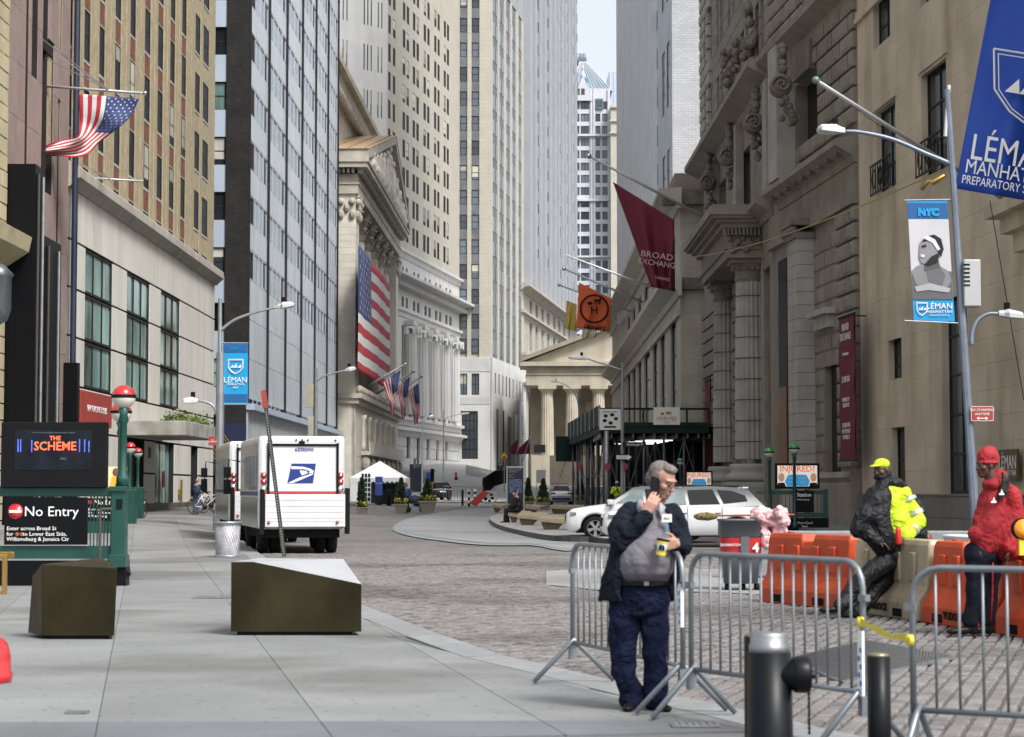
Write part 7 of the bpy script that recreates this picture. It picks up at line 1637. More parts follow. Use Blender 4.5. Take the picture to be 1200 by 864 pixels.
M = MB(); M.add([tuple(v+Vector((0, 0, .002))) for v in (Cc, P1, P2, D, Em)], [(0,1,2,3,4)]); M.build('pale_top', m_bzt, t); MB().box(A.x+.06, B.x-.1, .05, 1.0, -.02, .05).build('dark_base', m_black, t)
# ---------- leaning sign post ----------
Yp = 47; a, b = at(333, 655, Yp-.3), at(309, 458, Yp); a.z = gz(a.x, Yp); t = thing('leaning_sign_post', 'rusty leaning steel post with a small red sign, in front of the mail van', 'sign post', tuple(a)); dv = b-a; M = MB()
pn_ = dv.cross(Vector((0, 1, 0))).normalized()*.045
M.add([tuple(v) for v in (-pn_, pn_, pn_+Vector((0, .05, 0)), -pn_+Vector((0, .05, 0)), dv-pn_, dv+pn_, dv+pn_+Vector((0, .05, 0)), dv-pn_+Vector((0, .05, 0)))], [(0,1,5,4),(1,2,6,5),(2,3,7,6),(3,0,4,7),(4,5,6,7)]); M.build('post', mat('green_channel_post', (.04, .05, .035), .6, .4, var=.2), t)
M = MB(); [M.add([tuple(v) for v in (dv*(k/60)-pn_*.25+Vector((0, -.003, 0)), dv*(k/60)+pn_*.25+Vector((0, -.003, 0)), dv*(k/60+.007)+pn_*.25+Vector((0, -.003, 0)), dv*(k/60+.007)-pn_*.25+Vector((0, -.003, 0)))], [(0,1,2,3)]) for k in range(58)]; M.build('post_holes', m_steel, t)
sp2 = MB().add([tuple(at(x, y, Yp-.06)-a) for x, y in ((308, 479), (314.5, 478), (311.5, 457), (305.5, 458))]+[tuple(at(x, y, Yp-.03)-a) for x, y in ((308, 479), (314.5, 478), (311.5, 457), (305.5, 458))], [(0,1,2,3),(7,6,5,4),(0,4,5,1),(1,5,6,2),(2,6,7,3),(3,7,4,0)]).build('red_sign', m_rs, t); 
# ---------- bicycles ----------
def bike(label, loc, rotz, m, group='bicycles parked on the left pavement'):
    t = thing('bicycle', label, 'bicycle', loc, rotz, group)
    for x in (-.52, .52):
        w_ = SM()
        for k in range(20): a, b = k*math.pi/10, (k+1)*math.pi/10; w_.tube([(.33*math.cos(a), 0, .33*math.sin(a)), (.33*math.cos(b), 0, .33*math.sin(b))], .018, 5)
        wo = w_.build('wheel', m_tyre, t, loc=(x, 0, .35)); M = MB(); [M.tube([(0, 0, 0), (.32*math.cos(k*.524), 0, .32*math.sin(k*.524))], .003, 3) for k in range(12)]; M.build('spokes', m_chrome, wo)
    M = SM(); [M.tube(P, .018, 6) for P in ([(-.52, 0, .35), (-.12, 0, .3)], [(-.12, 0, .3), (-.25, 0, .82)], [(-.25, 0, .78), (.35, 0, .82)], [(-.12, 0, .3), (.37, 0, .75)], [(-.52, 0, .35), (-.24, 0, .76)], [(.52, 0, .35), (.35, 0, .9)])]; M.build('frame', m, t)
    M = SM(); M.tube([(.34, -.28, .95), (.32, -.1, 1.0), (.36, 0, .98), (.32, .1, 1.0), (.34, .28, .95)], .014, 6); M.tube([(.35, 0, .88), (.34, 0, .99)], .016, 6); M.build('handlebar', m_dk, t); SM().ball((-.27, 0, .9), .13, .07, .04).build('saddle', m_dk, t)
    M = SM(); M.lathe([(.1, -.01), (.1, .01)], (-.12, -.05, .3), 14, 'y'); M.tube([(-.12, -.06, .3), (-.2, -.08, .16)], .01, 4); M.box(-.25, -.15, -.14, -.05, .15, .17); M.build('crankset', m_dk, t); MB().box(.45, .6, -.02, .02, .7, .72).build('mudguard', m_dk, t)
def gpl(px, py): p = gp(px, py); return (p.x, p.y, p.z)
bike('black bicycle leaning beside the green subway pillar', gpl(159, 607), rad(70), m_dk)
bike('pale bicycle in front of the walking man, first of the cluster by the lamp post', gpl(243, 603.5), rad(25), m_white); bike('dark bicycle in the cluster left of the lamp post', gpl(250, 601.5), rad(40), m_dk); bike('red bicycle just right of the lamp post', gpl(268, 602), rad(10), m_mred); bike('dark bicycle half hidden behind the mail van', gpl(276, 600), rad(30), m_dk)
# ---------- scaffold shed ----------
Ysh = 118; o = Vector((gX(703, Ysh), Ysh, gz(5, Ysh))); t = thing('scaffold_shed', 'dark green sidewalk scaffold shed on steel posts outside the low limestone bank', 'scaffold', tuple(o)); gs = o.z
def zs_(py, Y=Ysh): return at(600, py, Y).z-gs
W = gX(831, Ysh)-o.x; D_ = 32; m_shed = mat('shed_green', (.012, .03, .024), .6, var=.2, scale=1); m_sc = mat('scaffold_steel', (.11, .115, .12), .5, .4, var=.25, scale=4)
zd0, zd1, zp = zs_(508), zs_(500), zs_(479); kx = -.03
MB().box(0, W, 0, 13, zd0, zd1).build('deck', m_shed, t); M = MB(); M.add([(0,0,zd0),(0,0,zd1),(kx*D_,D_,zd1),(kx*D_,D_,zd0),(9,0,zd0),(9,0,zd1),(8,D_,zd1),(8,D_,zd0)], [(0,1,2,3),(0,3,7,4),(1,5,6,2),(3,2,6,7)]); M.build('side_deck', m_shed, t)
for k in range(8): y0, y1 = D_*k/8+.06, D_*(k+1)/8-.06; M = MB(); M.add([(kx*y0-.05,y0,zd1),(kx*y1-.05,y1,zd1),(kx*y1-.05,y1,zp+.2),(kx*y0-.05,y0,zp+.2),(kx*y0+.05,y0,zd1),(kx*y1+.05,y1,zd1),(kx*y1+.05,y1,zp+.2),(kx*y0+.05,y0,zp+.2)], [(0,1,2,3),(4,7,6,5),(2,6,7,3),(0,3,7,4),(1,5,6,2)]); M.build('parapet_board', m_shed, t); MB().box(kx*y0-.09, kx*y0-.02, y0-.12, y0-.02, zd1, zp+.2).build('parapet_post', mat('pale_timber', (.4, .42, .4), .7), t)
MB().box(0, W, -.05, .05, zp-.08, zp+.05).build('top_rail', m_shed, t); MB().box(0, W, -.05, .05, zd1, zd1+.25).build('toe_board', m_shed, t)
for k in range(6): x = W*k/5; MB().box(x-.06, x+.06, -.06, .06, zd1, zp).build('parapet_post', m_shed, t)
M = MB()
for k in range(11): x = W*k/10; M.box(x, x+.1, .1, 12, zd0-.3, zd0)
M.build('joists', m_sc, t, kind=None)
for i in range(6):
    for j in range(7):
        x, y = .25+(W-.5)*i/5, .3+j*5
        if j > 2 and i > 2: continue
        M = SM().tube([(x+kx*y, y, 0), (x+kx*y, y, zd0)], .07, 6); M.build('post', m_sc, t); MB().box(x+kx*y-.15, x+kx*y+.15, y-.15, y+.15, 0, .04).build('foot_plate', m_sc, t) if j < 2 else None
for i in range(5):
    for j in (0, 1, 3):
        x0, x1, y = .25+(W-.5)*i/5, .25+(W-.5)*(i+1)/5, .3+j*5
        if j > 2 and i > 2: continue
        a, b = (0.3, zd0-.3) if (i+j) % 2 else (zd0-.3, .3); MB().tube([(x0+kx*y, y-.08, a), (x1+kx*y, y-.08, b)], .035, 5).build('cross_brace', m_sc, t); MB().tube([(x0+kx*y, y-.08, 1.5), (x1+kx*y, y-.08, 1.5)], .03, 5).build('ledger', m_sc, t)
for j in range(6):
    y0, y1 = .3+j*5, 5.3+j*5; MB().tube([(.2+kx*y0, y0, .3 if j % 2 else zd0-.3), (.2+kx*y1, y1, zd0-.3 if j % 2 else .3)], .035, 5).build('cross_brace', m_sc, t); MB().tube([(.2+kx*y0, y0, 2.2), (.2+kx*y1, y1, 2.2)], .03, 5).build('ledger', m_sc, t)
for k in range(5): MB().box(2.6-k*.3, 4.4-k*.1, 1+k*2.2, 1.15+k*2.2, zd0-.42, zd0-.36).build('strip_light', mat('strip_light', (.8, .8, .75), .4, var=0, emis=1.2), t)
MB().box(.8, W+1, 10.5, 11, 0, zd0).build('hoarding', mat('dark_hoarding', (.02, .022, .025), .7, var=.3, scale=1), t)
MB().box(-1.9, .0+kx*D_+.9, D_, D_+.3, zd0-1.2, zd1+.3).build('end_board', m_shed, t)
x0 = gX(702.5, Ysh)-o.x; x1 = gX(727.5, Ysh)-o.x; b = MB().box(x0, x1, -.14, -.07, zs_(504), zs_(479.5)).build('sign_board', m_wh, t); M = MB(); cx, cz = (x0+x1)/2, zs_(491); [M.ball((cx+.35*math.cos(a), -.15, cz+.25*math.sin(a)), .13, .01, .1) for a in (0, 1.2, 2.4, 3.6, 4.8)]; M.box(cx-.35, cx+.35, -.15, -.14, zs_(501.5), zs_(499.5)); M.build('sign_print', m_frame, b); text('BUSINESS OPEN', .12, m_frame, b, (cx, -.15, zs_(483)))
x0 = gX(766, Ysh)-o.x; x1 = gX(797, Ysh)-o.x; b = MB().box(x0, x1, -.14, -.07, zs_(498), zs_(477.5)).build('sign_board', m_wh, t); m_ho = mat('sign_orange_print', (.5, .17, .06), .6, var=0); text('HERMES', .34, m_ho, b, ((x0+x1)/2, -.15, zs_(491))); text('PARIS', .14, m_ho, b, ((x0+x1)/2, -.15, zs_(495.5))); M = MB(); cx = (x0+x1)/2; M.ball((cx+.1, -.15, zs_(484)), .18, .01, .07); M.ball((cx-.25, -.15, zs_(485)), .12, .01, .08); [M.tube([(cx+a, -.15, zs_(484.5)), (cx+a+.03, -.15, zs_(487))], .015, 4) for a in (0, .08, .18, .24)]; M.build('sign_print', m_ho, b)
# signs under the shed
for px, Y, lab in ((680, 130, 'leftmost of the round red signals by the scaffold shed posts'), (711, 108, 'middle of the round red signals by the scaffold shed posts'), (731.5, 101, 'round red signal on the lamp post with the one way arrow')):
    b = Vector((gX(px, Y), Y, 0)); b.z = gz(b.x, Y); t = thing('signal_post', lab, 'signal', tuple(b), 0, 'round red signals'); r = .11 if Y == 108 else .07; SM().tube([(0, 0, 0), (0, 0, at(600, 545 if Y != 108 else 505, Y).z-b.z)], r, 8).build('post', m_steel, t)
    z = at(600, 547, Y).z-b.z; MB().lathe([(0, -.2), (.19, -.2), (.2, -.14), (0, -.14)], (0, 0, z), 8, 'y').build('red_disc', mat('signal_red', (.3, .04, .05), .6, var=.5, scale=9), t)
o = at(731, 536, 97.7); t = thing('one_way_sign', 'black one way arrow sign on the lamp post at the scaffold shed corner', 'sign', tuple(o)); MB().box(-.42, .42, 0, .03, -.16, .16).build('plate', m_frame, t); MB().prism([(-.36, .09), (.2, .09), (.2, .14), (.38, 0), (.2, -.14), (.2, -.09), (-.36, -.09)], -.006, 0, 'y').build('arrow', m_wh, t); text('ONE WAY', .11, m_frame, t, (-.07, -.01, 0))
o = at(744, 521, 97.8); t = thing('street_name_sign', 'small black street name sign above the one way arrow', 'sign', tuple(o)); MB().box(-.6, .55, 0, .03, -.12, .12).build('plate', m_frame, t); text('Exchange Pl', .17, m_wh, t, (0, -.01, 0))
# ---------- island furniture ----------
m_bw = mat('sandy_bench_stone', (.3, .25, .165), .7, var=.25, scale=3, stretch=(1, 1, 4)); m_bd = mat('bench_bronze', (.1, .075, .045), .6, .2, var=.3, scale=3)
def bench(label, P0, P1, ybase, ytop, Yd=None, skew=.3, dep=.9):
    g = gp((P0+P1)/2, ybase); Y = g.y; o = Vector((gX(P0, Y), Y, gz(g.x, Y)+.1)); w_ = gX(P1, Y)-o.x; h = at(600, ytop, Y).z-o.z; t = thing('faceted_bench', label, 'bench', tuple(o), 0, 'faceted stone benches on the island')
    M = MB(); h = max(.5, min(1.0, h)); M.add([(.1, 0, 0), (w_-.25, .05, 0), (w_-.2, dep, 0), (.25, dep, 0), (.0, -.05, h*.6), (w_, .0, h*.5), (w_+.1, dep*1.0, h*.9), (.2, dep*1.1, h*.95)], [(0,3,2,1),(0,1,5,4),(1,2,6,5),(2,3,7,6),(3,0,4,7),(4,5,6,7)]); M.build('base', m_bd, t)
    M = MB(); M.add([(-.06, -.12, h*.58), (w_+.05, -.06, h*.42), (w_+.2+skew, dep, h*.88), (.1, dep*1.15, h*.95), (-.06, -.12, h*.9), (w_+.08, -.06, h*.74), (w_+.22+skew, dep, h*.97), (.1, dep*1.15, h*1.05)], [(0,3,2,1),(0,1,5,4),(1,2,6,5),(2,3,7,6),(3,0,4,7),(4,5,6,7)]); M.build('seat_slab', m_bw, t, bevel=.01)
for lab, a in (('bench under the seated man, furthest left in the front row', (597, 609, 616, 602)), ('front row stone bench second from the left', (608, 631, 619.5, 604)), ('stone bench at the bonnet of the white car', (634, 661, 625, 608)), ('short stone bench behind the street kiosk', (615, 631, 605, 595)), ('wide stone bench behind the front row, below the patrol car', (646, 676, 605, 594.5)), ('small stone bench at the left tip of the island beside the seated man', (578, 588, 603, 595.5))): bench(lab, *a)
g = gp(604, 602.5); Y = g.y; o = Vector((gX(593.5, Y), Y, gz(g.x, Y)+.1)); w_ = gX(614.5, Y)-o.x; h = at(600, 546.5, Y).z-o.z; t = thing('information_kiosk', 'tall dark blue information kiosk with a map panel behind the seated man', 'kiosk', tuple(o))
MB().box(0, w_, 0, .3, 0, h).build('case', mat('kiosk_silver', (.5, .51, .52), .4, .4, var=.03), t); pnl = MB().box(.06, w_-.06, -.01, 0, .12, h-.1).build('panel', mat('kiosk_navy', (.012, .018, .045), .3, var=.2, scale=6), t)
MB().box(.14, w_-.14, -.016, -.01, h*.42, h*.72).build('map_print', mat('map_print', (.1, .14, .24), .4, var=.9, scale=9), pnl); text('WALL STREET\nDISTRICT', .12, m_pole, pnl, (.14, -.02, h*.9), align='LEFT'); text('New York\nStock\nExchange', .08, m_pole, pnl, (.14, -.02, h*.79), align='LEFT')
m_pot = mat('planter_taupe', (.2, .185, .15), .7, var=.12, scale=3); m_con = mat('conifer_leaf', (.02, .04, .018), .8, var=.4, scale=4); m_con2 = mat('conifer_leaf_light', (.045, .08, .03), .8, var=.4, scale=4); m_yel = mat('yellow_petal', (.75, .55, .03), .6, var=.1)
PL = None
def planter(label, px, ybase, wpx, ytop, seed=0):
    g = gp(px, ybase); Y = g.y; s = F/Y; w_ = wpx/s; h = w_*.72; H = (ybase-ytop)/s; t = thing('conifer_planter', label, 'planter', tuple(g), 0, 'conifer planters with yellow flowers'); q = random.Random(seed)
    M = MB(); [0]; a, b = w_*.36, w_*.5; M.add([(-a,-a,0),(a,-a,0),(a,a,0),(-a,a,0),(-b,-b,h*.85),(b,-b,h*.85),(b,b,h*.85),(-b,b,h*.85)], [(0,1,5,4),(1,2,6,5),(2,3,7,6),(3,0,4,7),(4,5,6,7)]); b*=1.08; M.box(-b, b, -b, b, h*.85, h); M.build('pot', m_pot, t, bevel=.02)
    SM().tube([(0, 0, h*.9), (0, 0, H*.95)], .03, 6, .008).build('trunk', mat('bark', (.06, .04, .03), .9), t)
    M = MB()
    for k in range(2200):
        z = q.random()**1.3; ang = q.uniform(0, 6.283); lump = .75+.35*math.sin(ang*3+z*9+seed)*math.sin(z*17+seed); r = w_*.5*(1-z)**.8*lump*math.sqrt(q.uniform(.3, 1))+.02; c = Vector((r*math.cos(ang), r*math.sin(ang), h+(H-h)*z)); s_ = q.uniform(.06, .14); M.cur = int(q.random() < .35)
        d = Vector((math.cos(ang)*.6+q.gauss(0, .4), math.sin(ang)*.6+q.gauss(0, .4), q.gauss(.4, .5))).normalized()*s_; n = d.cross(Vector((q.gauss(0, 1), q.gauss(0, 1), q.gauss(0, 1)))).normalized()*s_*.4; M.add([tuple(c-n), tuple(c+n), tuple(c+d)], [(0,1,2)])
    M.build('foliage', [m_con, m_con2], t, kind=None)
    M = MB()
    for k in range(500): a1 = q.uniform(0, 6.28); r = w_*.52*math.sqrt(q.random()); c = Vector((r*math.cos(a1), r*math.sin(a1), h+q.uniform(0, .28))); d = Vector((q.gauss(0, .5), q.gauss(0, .5), 1)).normalized()*.13; n = Vector((q.gauss(0, 1), q.gauss(0, 1), 0)).normalized()*.03; M.add([tuple(c-n), tuple(c+n), tuple(c+d)], [(0,1,2)])
    M.build('leaves', m_leaf2, t)
    M = MB(); [M.ball((w_*.55*math.cos(a1)*r, w_*.55*math.sin(a1)*r, h+q.uniform(.1, .34)), .048, n=6, m=4) for a1, r in [(q.uniform(3.0, 6.4), q.uniform(.5, 1)) for _ in range(13)]]; M.build('yellow_flowers', m_yel, t)
for k, a in enumerate([('conifer planter at the right side of the mail van', 424, 604, 13, 561), ('conifer planter in front of the tent', 470, 602, 15, 561), ('large planter with the most yellow flowers, right of the stroller', 501, 601, 19, 562), ('conifer planter half behind the information kiosk', 619, 597, 13, 561), ('conifer planter left of the patrol car', 636.5, 600.5, 16, 562), ('conifer planter right of the patrol car', 681, 596, 14, 563)]): planter(*a, seed=k)
# tent
g = gp(443, 592); Y = g.y+3; g = Vector((gX(443, Y), Y, gz(gX(443, Y), Y))); t = thing('white_tent', 'white peaked marquee tent with glazed doors outside the exchange building', 'tent', tuple(g)); m_tent = mat('tent_fabric', (.68, .68, .68), .6, var=.04); s = F/Y
hw = 33/s; ze_ = at(600, 560, Y).z-g.z; za = at(600, 543, Y).z-g.z
M = MB(); M.add([(-hw,0,ze_),(hw,0,ze_),(hw,2*hw,ze_),(-hw,2*hw,ze_),(0,hw,za+.2),(-hw*.5,0,(ze_+za)/2-.15)], [(0,1,4),(1,2,4),(2,3,4),(3,0,4)]); M.build('roof', m_tent, t)
M = MB()
for k in range(12): x0, x1 = -hw+2*hw*k/12, -hw+2*hw*(k+1)/12; M.add([(x0,-.02,ze_),(x1,-.02,ze_),(x1,-.02,ze_-.25),((x0+x1)/2,-.02,ze_-.42),(x0,-.02,ze_-.25)], [(0,1,2,3,4)]); 
for k in range(12): y0, y1 = 2*hw*k/12, 2*hw*(k+1)/12; M.add([(hw+.02,y0,ze_),(hw+.02,y1,ze_),(hw+.02,y1,ze_-.25),(hw+.02,(y0+y1)/2,ze_-.42),(hw+.02,y0,ze_-.25)], [(0,1,2,3,4)])
M.build('valance', m_tent, t)
for x, y in ((-hw, 0), (hw, 0), (hw, 2*hw), (-hw, 2*hw)): MB().tube([(x, y, 0), (x, y, ze_)], .06, 6).build('leg', m_white, t)
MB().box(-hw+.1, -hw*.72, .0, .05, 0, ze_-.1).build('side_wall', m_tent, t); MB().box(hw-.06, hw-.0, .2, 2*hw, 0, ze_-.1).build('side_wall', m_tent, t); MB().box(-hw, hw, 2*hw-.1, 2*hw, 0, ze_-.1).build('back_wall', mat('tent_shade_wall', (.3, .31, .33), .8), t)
dr_ = MB().box(-hw*.62, -hw*.25, -.02, .04, 0, ze_-.35).build('glazed_door', m_white, t)
for i in range(3):
    for j in range(6): x = -hw*.6+i*hw*.115; MB().box(x+.02, x+hw*.1, -.03, -.02, .25+j*.36, .52+j*.36).build('pane', m_glassd, dr_)
MB().box(hw*.1, hw*.55, .4, 1.2, 0, 1.5).build('dark_counter', m_dk, t)
o = Vector((gX(444, g.y-1), g.y-1, 0)); o.z = gz(o.x, o.y); t = thing('blue_box_sign', 'blue upright sign board standing in front of the white tent', 'sign', tuple(o)); MB().box(-.28, .28, 0, .1, .7, 2.1).build('board', mat('mailbox_blue', (.02, .05, .22), .5, var=.05), t); MB().box(-.25, -.2, 0, .06, 0, .7).box(.2, .25, 0, .06, 0, .7).build('leg', m_dk, t); text('WELCOME', .1, m_wh, t, (0, -.01, 1.6))
for px, lab in ((454.5, 'left'), (457, 'right')):
    o = Vector((gX(px, g.y-2), g.y-2, 0)); o.z = gz(o.x, o.y); t = thing('short_bollard', f'{lab} one of two short black bollards beside the tent counter', 'bollard', tuple(o), 0, 'bollards by the tent'); SM().lathe([(.1, 0), (.1, 1.15), (.06, 1.22), (0, 1.23)], n=12).build('post', m_blk, t)
# guard booth, blue boxes, red pillar, distant barriers
def dbox(nm, lab, cat, px0, px1, py0, py1, Y, m, dep=1.2, group=None, extra=None):
    o = Vector((gX(px0, Y), Y, 0)); o.z = gz(o.x, Y); t = thing(nm, lab, cat, tuple(o), 0, group); w_ = gX(px1, Y)-o.x; MB().box(0, w_, 0, dep, min(0, at(600, py1, Y).z-o.z), at(600, py0, Y).z-o.z).build('body', m, t, bevel=.03); return t, w_, o.z
t, w_, gz_ = dbox('guard_booth', 'dark blue guard booth with lit windows at the foot of the white columned building', 'booth', 480, 494.5, 544, 580, 205, mat('booth_navy', (.02, .025, .045), .5, var=.1), 2)
for k in (0, 1): MB().box(w_*.3+k*w_*.27, w_*.52+k*w_*.27, -.04, 0, 2.5, 3.4).build('window', m_glassg, t)
t, w_, _ = dbox('blue_litter_box', 'bright blue box on a stand at the foot of the white columned building', 'box', 499.5, 504.5, 553.5, 560, 215, mat('bright_blue', (.02, .09, .45), .4, var=0), .5); MB().box(w_, w_*1.8, 0, .6, -.6, 2.0).build('stand', m_dk, t)
t, _, _ = dbox('red_pillar', 'slim bright red pillar on the rising pavement below the centre tower', 'pillar', 533, 535.6, 553.5, 569, 232, mat('pillar_red', (.5, .02, .02), .4, var=0), .3); MB().box(-.05, .35, -.05, .35, -.1, .12).build('foot', m_dk, t)
def fence(lab, pts, h, m, name='distant_railing', n=None, solid=False):
    P = [Vector((gX(a, Y), Y, 0)) for a, Y in pts]; 
    for p in P: p.z = gz(p.x, p.y)
    o = P[0].copy(); t = thing(name, lab, 'railing', tuple(o)); M = MB()
    for a, b in zip(P, P[1:]):
        M.tube([a-o+Vector((0,0,h)), b-o+Vector((0,0,h))], .04, 5); M.tube([a-o+Vector((0,0,.2)), b-o+Vector((0,0,.2))], .04, 5); k = max(2, int((b-a).length/(.3 if not solid else 1.1)))
        for i in range(k+1): p = a.lerp(b, i/k)-o; MB().tube([p+Vector((0,0,.2)), p+Vector((0,0,h))], .025 if not solid else .07, 4).build('bar', m, t)
    M.build('rails', m, t); return t
fence('low steel barriers across the street below the centre tower', [(520, 168), (552, 166)], 1.4, m_bar)
fence('steel barriers beside the red and white traffic board', [(552, 165), (566, 163)], 1.4, m_bar)
fence('row of dark posts climbing the pavement beside the street kiosk', [(566, 185), (580, 230), (598, 275)], 1.9, m_dk, 'dark_post_row', solid=True)
fence('pale handrail on the rising pavement at the foot of the centre tower', [(546, 240), (585, 255)], 1.3, m_steel)
# red and white traffic board lying slanted
o = at(565, 588, 150); o.z = gz(o.x, 150); t = thing('barrier_arm_board', 'slanting red board with a white hooped frame in the street before the kiosk', 'traffic board', tuple(o)); P = [at(a, b, 150)-o for a, b in ((550, 590), (558, 594), (573, 577), (566, 575))]; M = MB(); M.add([tuple(v) for v in P]+[tuple(v+Vector((0, .2, 0))) for v in P], [(0,1,2,3),(7,6,5,4),(0,4,5,1),(1,5,6,2),(2,6,7,3),(3,7,4,0)]); M.build('red_board', mat('board_red', (.45, .03, .03), .5, var=.05), t)
M = SM(); C_ = at(572, 583, 150)-o; [M.tube([(C_.x+.65*math.cos(k*.393), .1, C_.z+.45*math.sin(k*.393)), (C_.x+.65*math.cos(k*.393+.393), .1, C_.z+.45*math.sin(k*.393+.393))], .05, 5) for k in range(16)]; M.build('white_hoop', m_white, t); M = SM(); [M.ball((C_.x+random.Random(k).uniform(-.4, .4), .1, C_.z+random.Random(k+9).uniform(-.3, .2)), .1) for k in range(8)]; M.build('dark_clutter', m_dk, t); MB().tube([P[0], P[0]-Vector((0, 0, .4))], .04, 5).tube([P[1]+Vector((.9, 0, 0)), P[1]+Vector((.9, 0, -.3))], .04, 5).build('leg', m_dk, t)
for px, py0, py1, Y, lab in ((549.5, 573, 594, 152, 'striped post left of the slanting red board'), (556.5, 573, 588, 160, 'striped post behind the slanting red board'), (542, 574, 592, 156, 'dark post at the end of the steel street barriers')):
    o = Vector((gX(px, Y), Y, 0)); o.z = gz(o.x, Y); t = thing('striped_post', lab, 'post', tuple(o), 0, 'posts round the street barriers'); H = at(600, py0, Y).z-o.z
    for k in range(6): MB().tube([(0, 0, H*k/6), (0, 0, H*(k+1)/6)], .09, 8).build('band', m_white if (k % 2 and 'striped' in lab) else m_dk, t)
# yellow warning sign on post
o = Vector((gX(591, 215), 215, 0)); o.z = gz(o.x, 215); t = thing('yellow_sign', 'yellow diamond warning sign on a pole beside the red pennants', 'sign', tuple(o)); z = at(600, 535, 215).z-o.z; MB().tube([(0, 0, 0), (0, 0, z)], .06, 6).build('pole', m_steel, t); MB().prism([(-.38, z), (0, z+.45), (.38, z), (0, z-.45)], -.1, -.04, 'y').build('plate', m_yel, t); MB().ball((0, -.12, z-.1), .16, .05, .2).build('red_mark', m_rs, t)
# small white notice board and dark board before the temple
o = Vector((gX(634, 230), 230, 0)); o.z = gz(o.x, 230); t = thing('white_notice', 'white notice board on legs in front of the temple stair', 'notice board', tuple(o)); MB().box(-.55, .55, 0, .08, .9, 2.4).build('board', m_white, t); MB().box(-.5, -.44, 0, .06, 0, .9).box(.44, .5, 0, .06, 0, .9).build('leg', m_dk, t)
# ================= people =================
m_skin = mat('skin_light', (.37, .205, .15), .55, var=.12, scale=20); m_skind = mat('skin_dark', (.07, .035, .022), .5, var=.1, scale=20)
m_hair = mat('grey_hair', (.16, .14, .13), .8, var=.5, scale=40, bump=.5); m_hair2 = mat('dark_hair', (.02, .016, .014), .8, var=.4, scale=40)
m_jack = mat('navy_jacket', (.009, .012, .02), .85, var=.3, scale=9, bump=.9, bscale=5.5, bdist=.07, spec=.1); m_shirt = mat('grey_shirt', (.135, .125, .145), .85, var=.15, scale=7, bump=.4, bscale=5.5, bdist=.07); m_trou = mat('navy_trousers', (.006, .009, .028), .85, var=.25, scale=8, bump=.9, bscale=5.5, bdist=.07)
m_shoe = mat('black_shoe', (.012, .012, .012), .35, var=.1); m_blkc = mat('black_cloth', (.005, .0055, .008), .6, spec=.3, var=.3, scale=8, bump=.9, bscale=5.5, bdist=.07); m_hiv = mat('hi_vis_yellow', (.42, .58, .008), .7, var=.12, scale=6, bump=.8, bscale=5, bdist=.06); m_refl = mat('reflective_tape', (.4, .42, .42), .35, .3, var=.05)
m_redc = mat('red_cloth', (.3, .008, .013), .75, var=.2, scale=6, bump=.55, bscale=5.5, bdist=.07); m_redh = mat('red_hoodie', (.24, .006, .011), .85, var=.2, scale=8, bump=.55, bscale=5.5, bdist=.07)
def V3(*a): return Vector(a)
def ell(c, rx, ry, z, n=20, sq=1.0): return [Vector((c[0]+rx*math.copysign(abs(math.cos(a))**sq, math.cos(a)), c[1]+ry*math.copysign(abs(math.sin(a))**sq, math.sin(a)), z)) for a in [2*math.pi*k/n for k in range(n)]]
def head(M, c, yaw, s=1, pitch=0, roll=0):
    # face points along -y when yaw = 0 ; yaw turns it towards +x (picture right) when positive
    Rm = Matrix.Rotation(yaw, 3, 'Z') @ Matrix.Rotation(roll, 3, 'Y') @ Matrix.Rotation(pitch, 3, 'X'); c = Vector(c)
    def b(p, r, rot=None): M.ball(c+Rm @ (Vector(p)*s), r[0]*s, r[1]*s, r[2]*s, n=16, m=12, rot=Rm @ (rot or Matrix.Identity(3)))
    b((0, .012, .03), (.076, .095, .09)); b((0, -.02, -.035), (.062, .072, .075)); b((0, -.045, -.085), (.042, .042, .032)); b((0, -.088, -.012), (.013, .022, .03)); b((0, -.1, -.028), (.017, .016, .013))
    b((0, -.075, .028), (.055, .02, .014)); b((0, -.086, -.058), (.024, .012, .006)); b((0, -.084, -.07), (.022, .012, .007))
    for q in (-1, 1): b((q*.045, -.055, -.02), (.026, .028, .024)); b((q*.079, .008, -.005), (.01, .02, .033)); b((q*.03, -.079, .006), (.014, .012, .009))
    return Rm
def hand(M, w, d, palm_n, curl=.6, s=1, side=1, spread=.12):
    """wrist w, direction d of the fingers, palm normal; five separate bent fingers"""
    w = Vector(w); d = Vector(d).normalized(); n = Vector(palm_n); n = (n-d*n.dot(d)).normalized(); l = d.cross(n)*side     # l towards the thumb
    for k in range(4): M.cap(w+l*(.012-.012*k+.012)*s, w+d*.085*s+l*(.03-.02*k)*s, .016*s, .0135*s, 8)
    for k, (ln, of) in enumerate([(.072, .031), (.08, .0105), (.074, -.0105), (.058, -.03)]):
        b0 = w+d*.085*s+l*of*s; a = curl*(.8+.12*k); p = b0; dd = (d+l*spread*(1.5-k)*.3).normalized()
        for j, (fr, r) in enumerate(((.42, .0095), (.32, .0088), (.26, .0078))):
            ang = a*(j+1)*.55; v = (dd*math.cos(ang)+n*math.sin(ang)).normalized(); q = p+v*ln*fr*s*1.1; M.cap(p, q, r*s, (r-.0006)*s, 8); p = q
    p = w+d*.02*s+l*.03*s; q = p+(d*.6+l*.75+n*.35).normalized()*.045*s; r_ = q+(d*.85+l*.15+n*.6*curl+n*.1).normalized()*.035*s; M.cap(p, q, .0135*s, .0115*s, 8); M.cap(q, r_, .011*s, .009*s, 8)
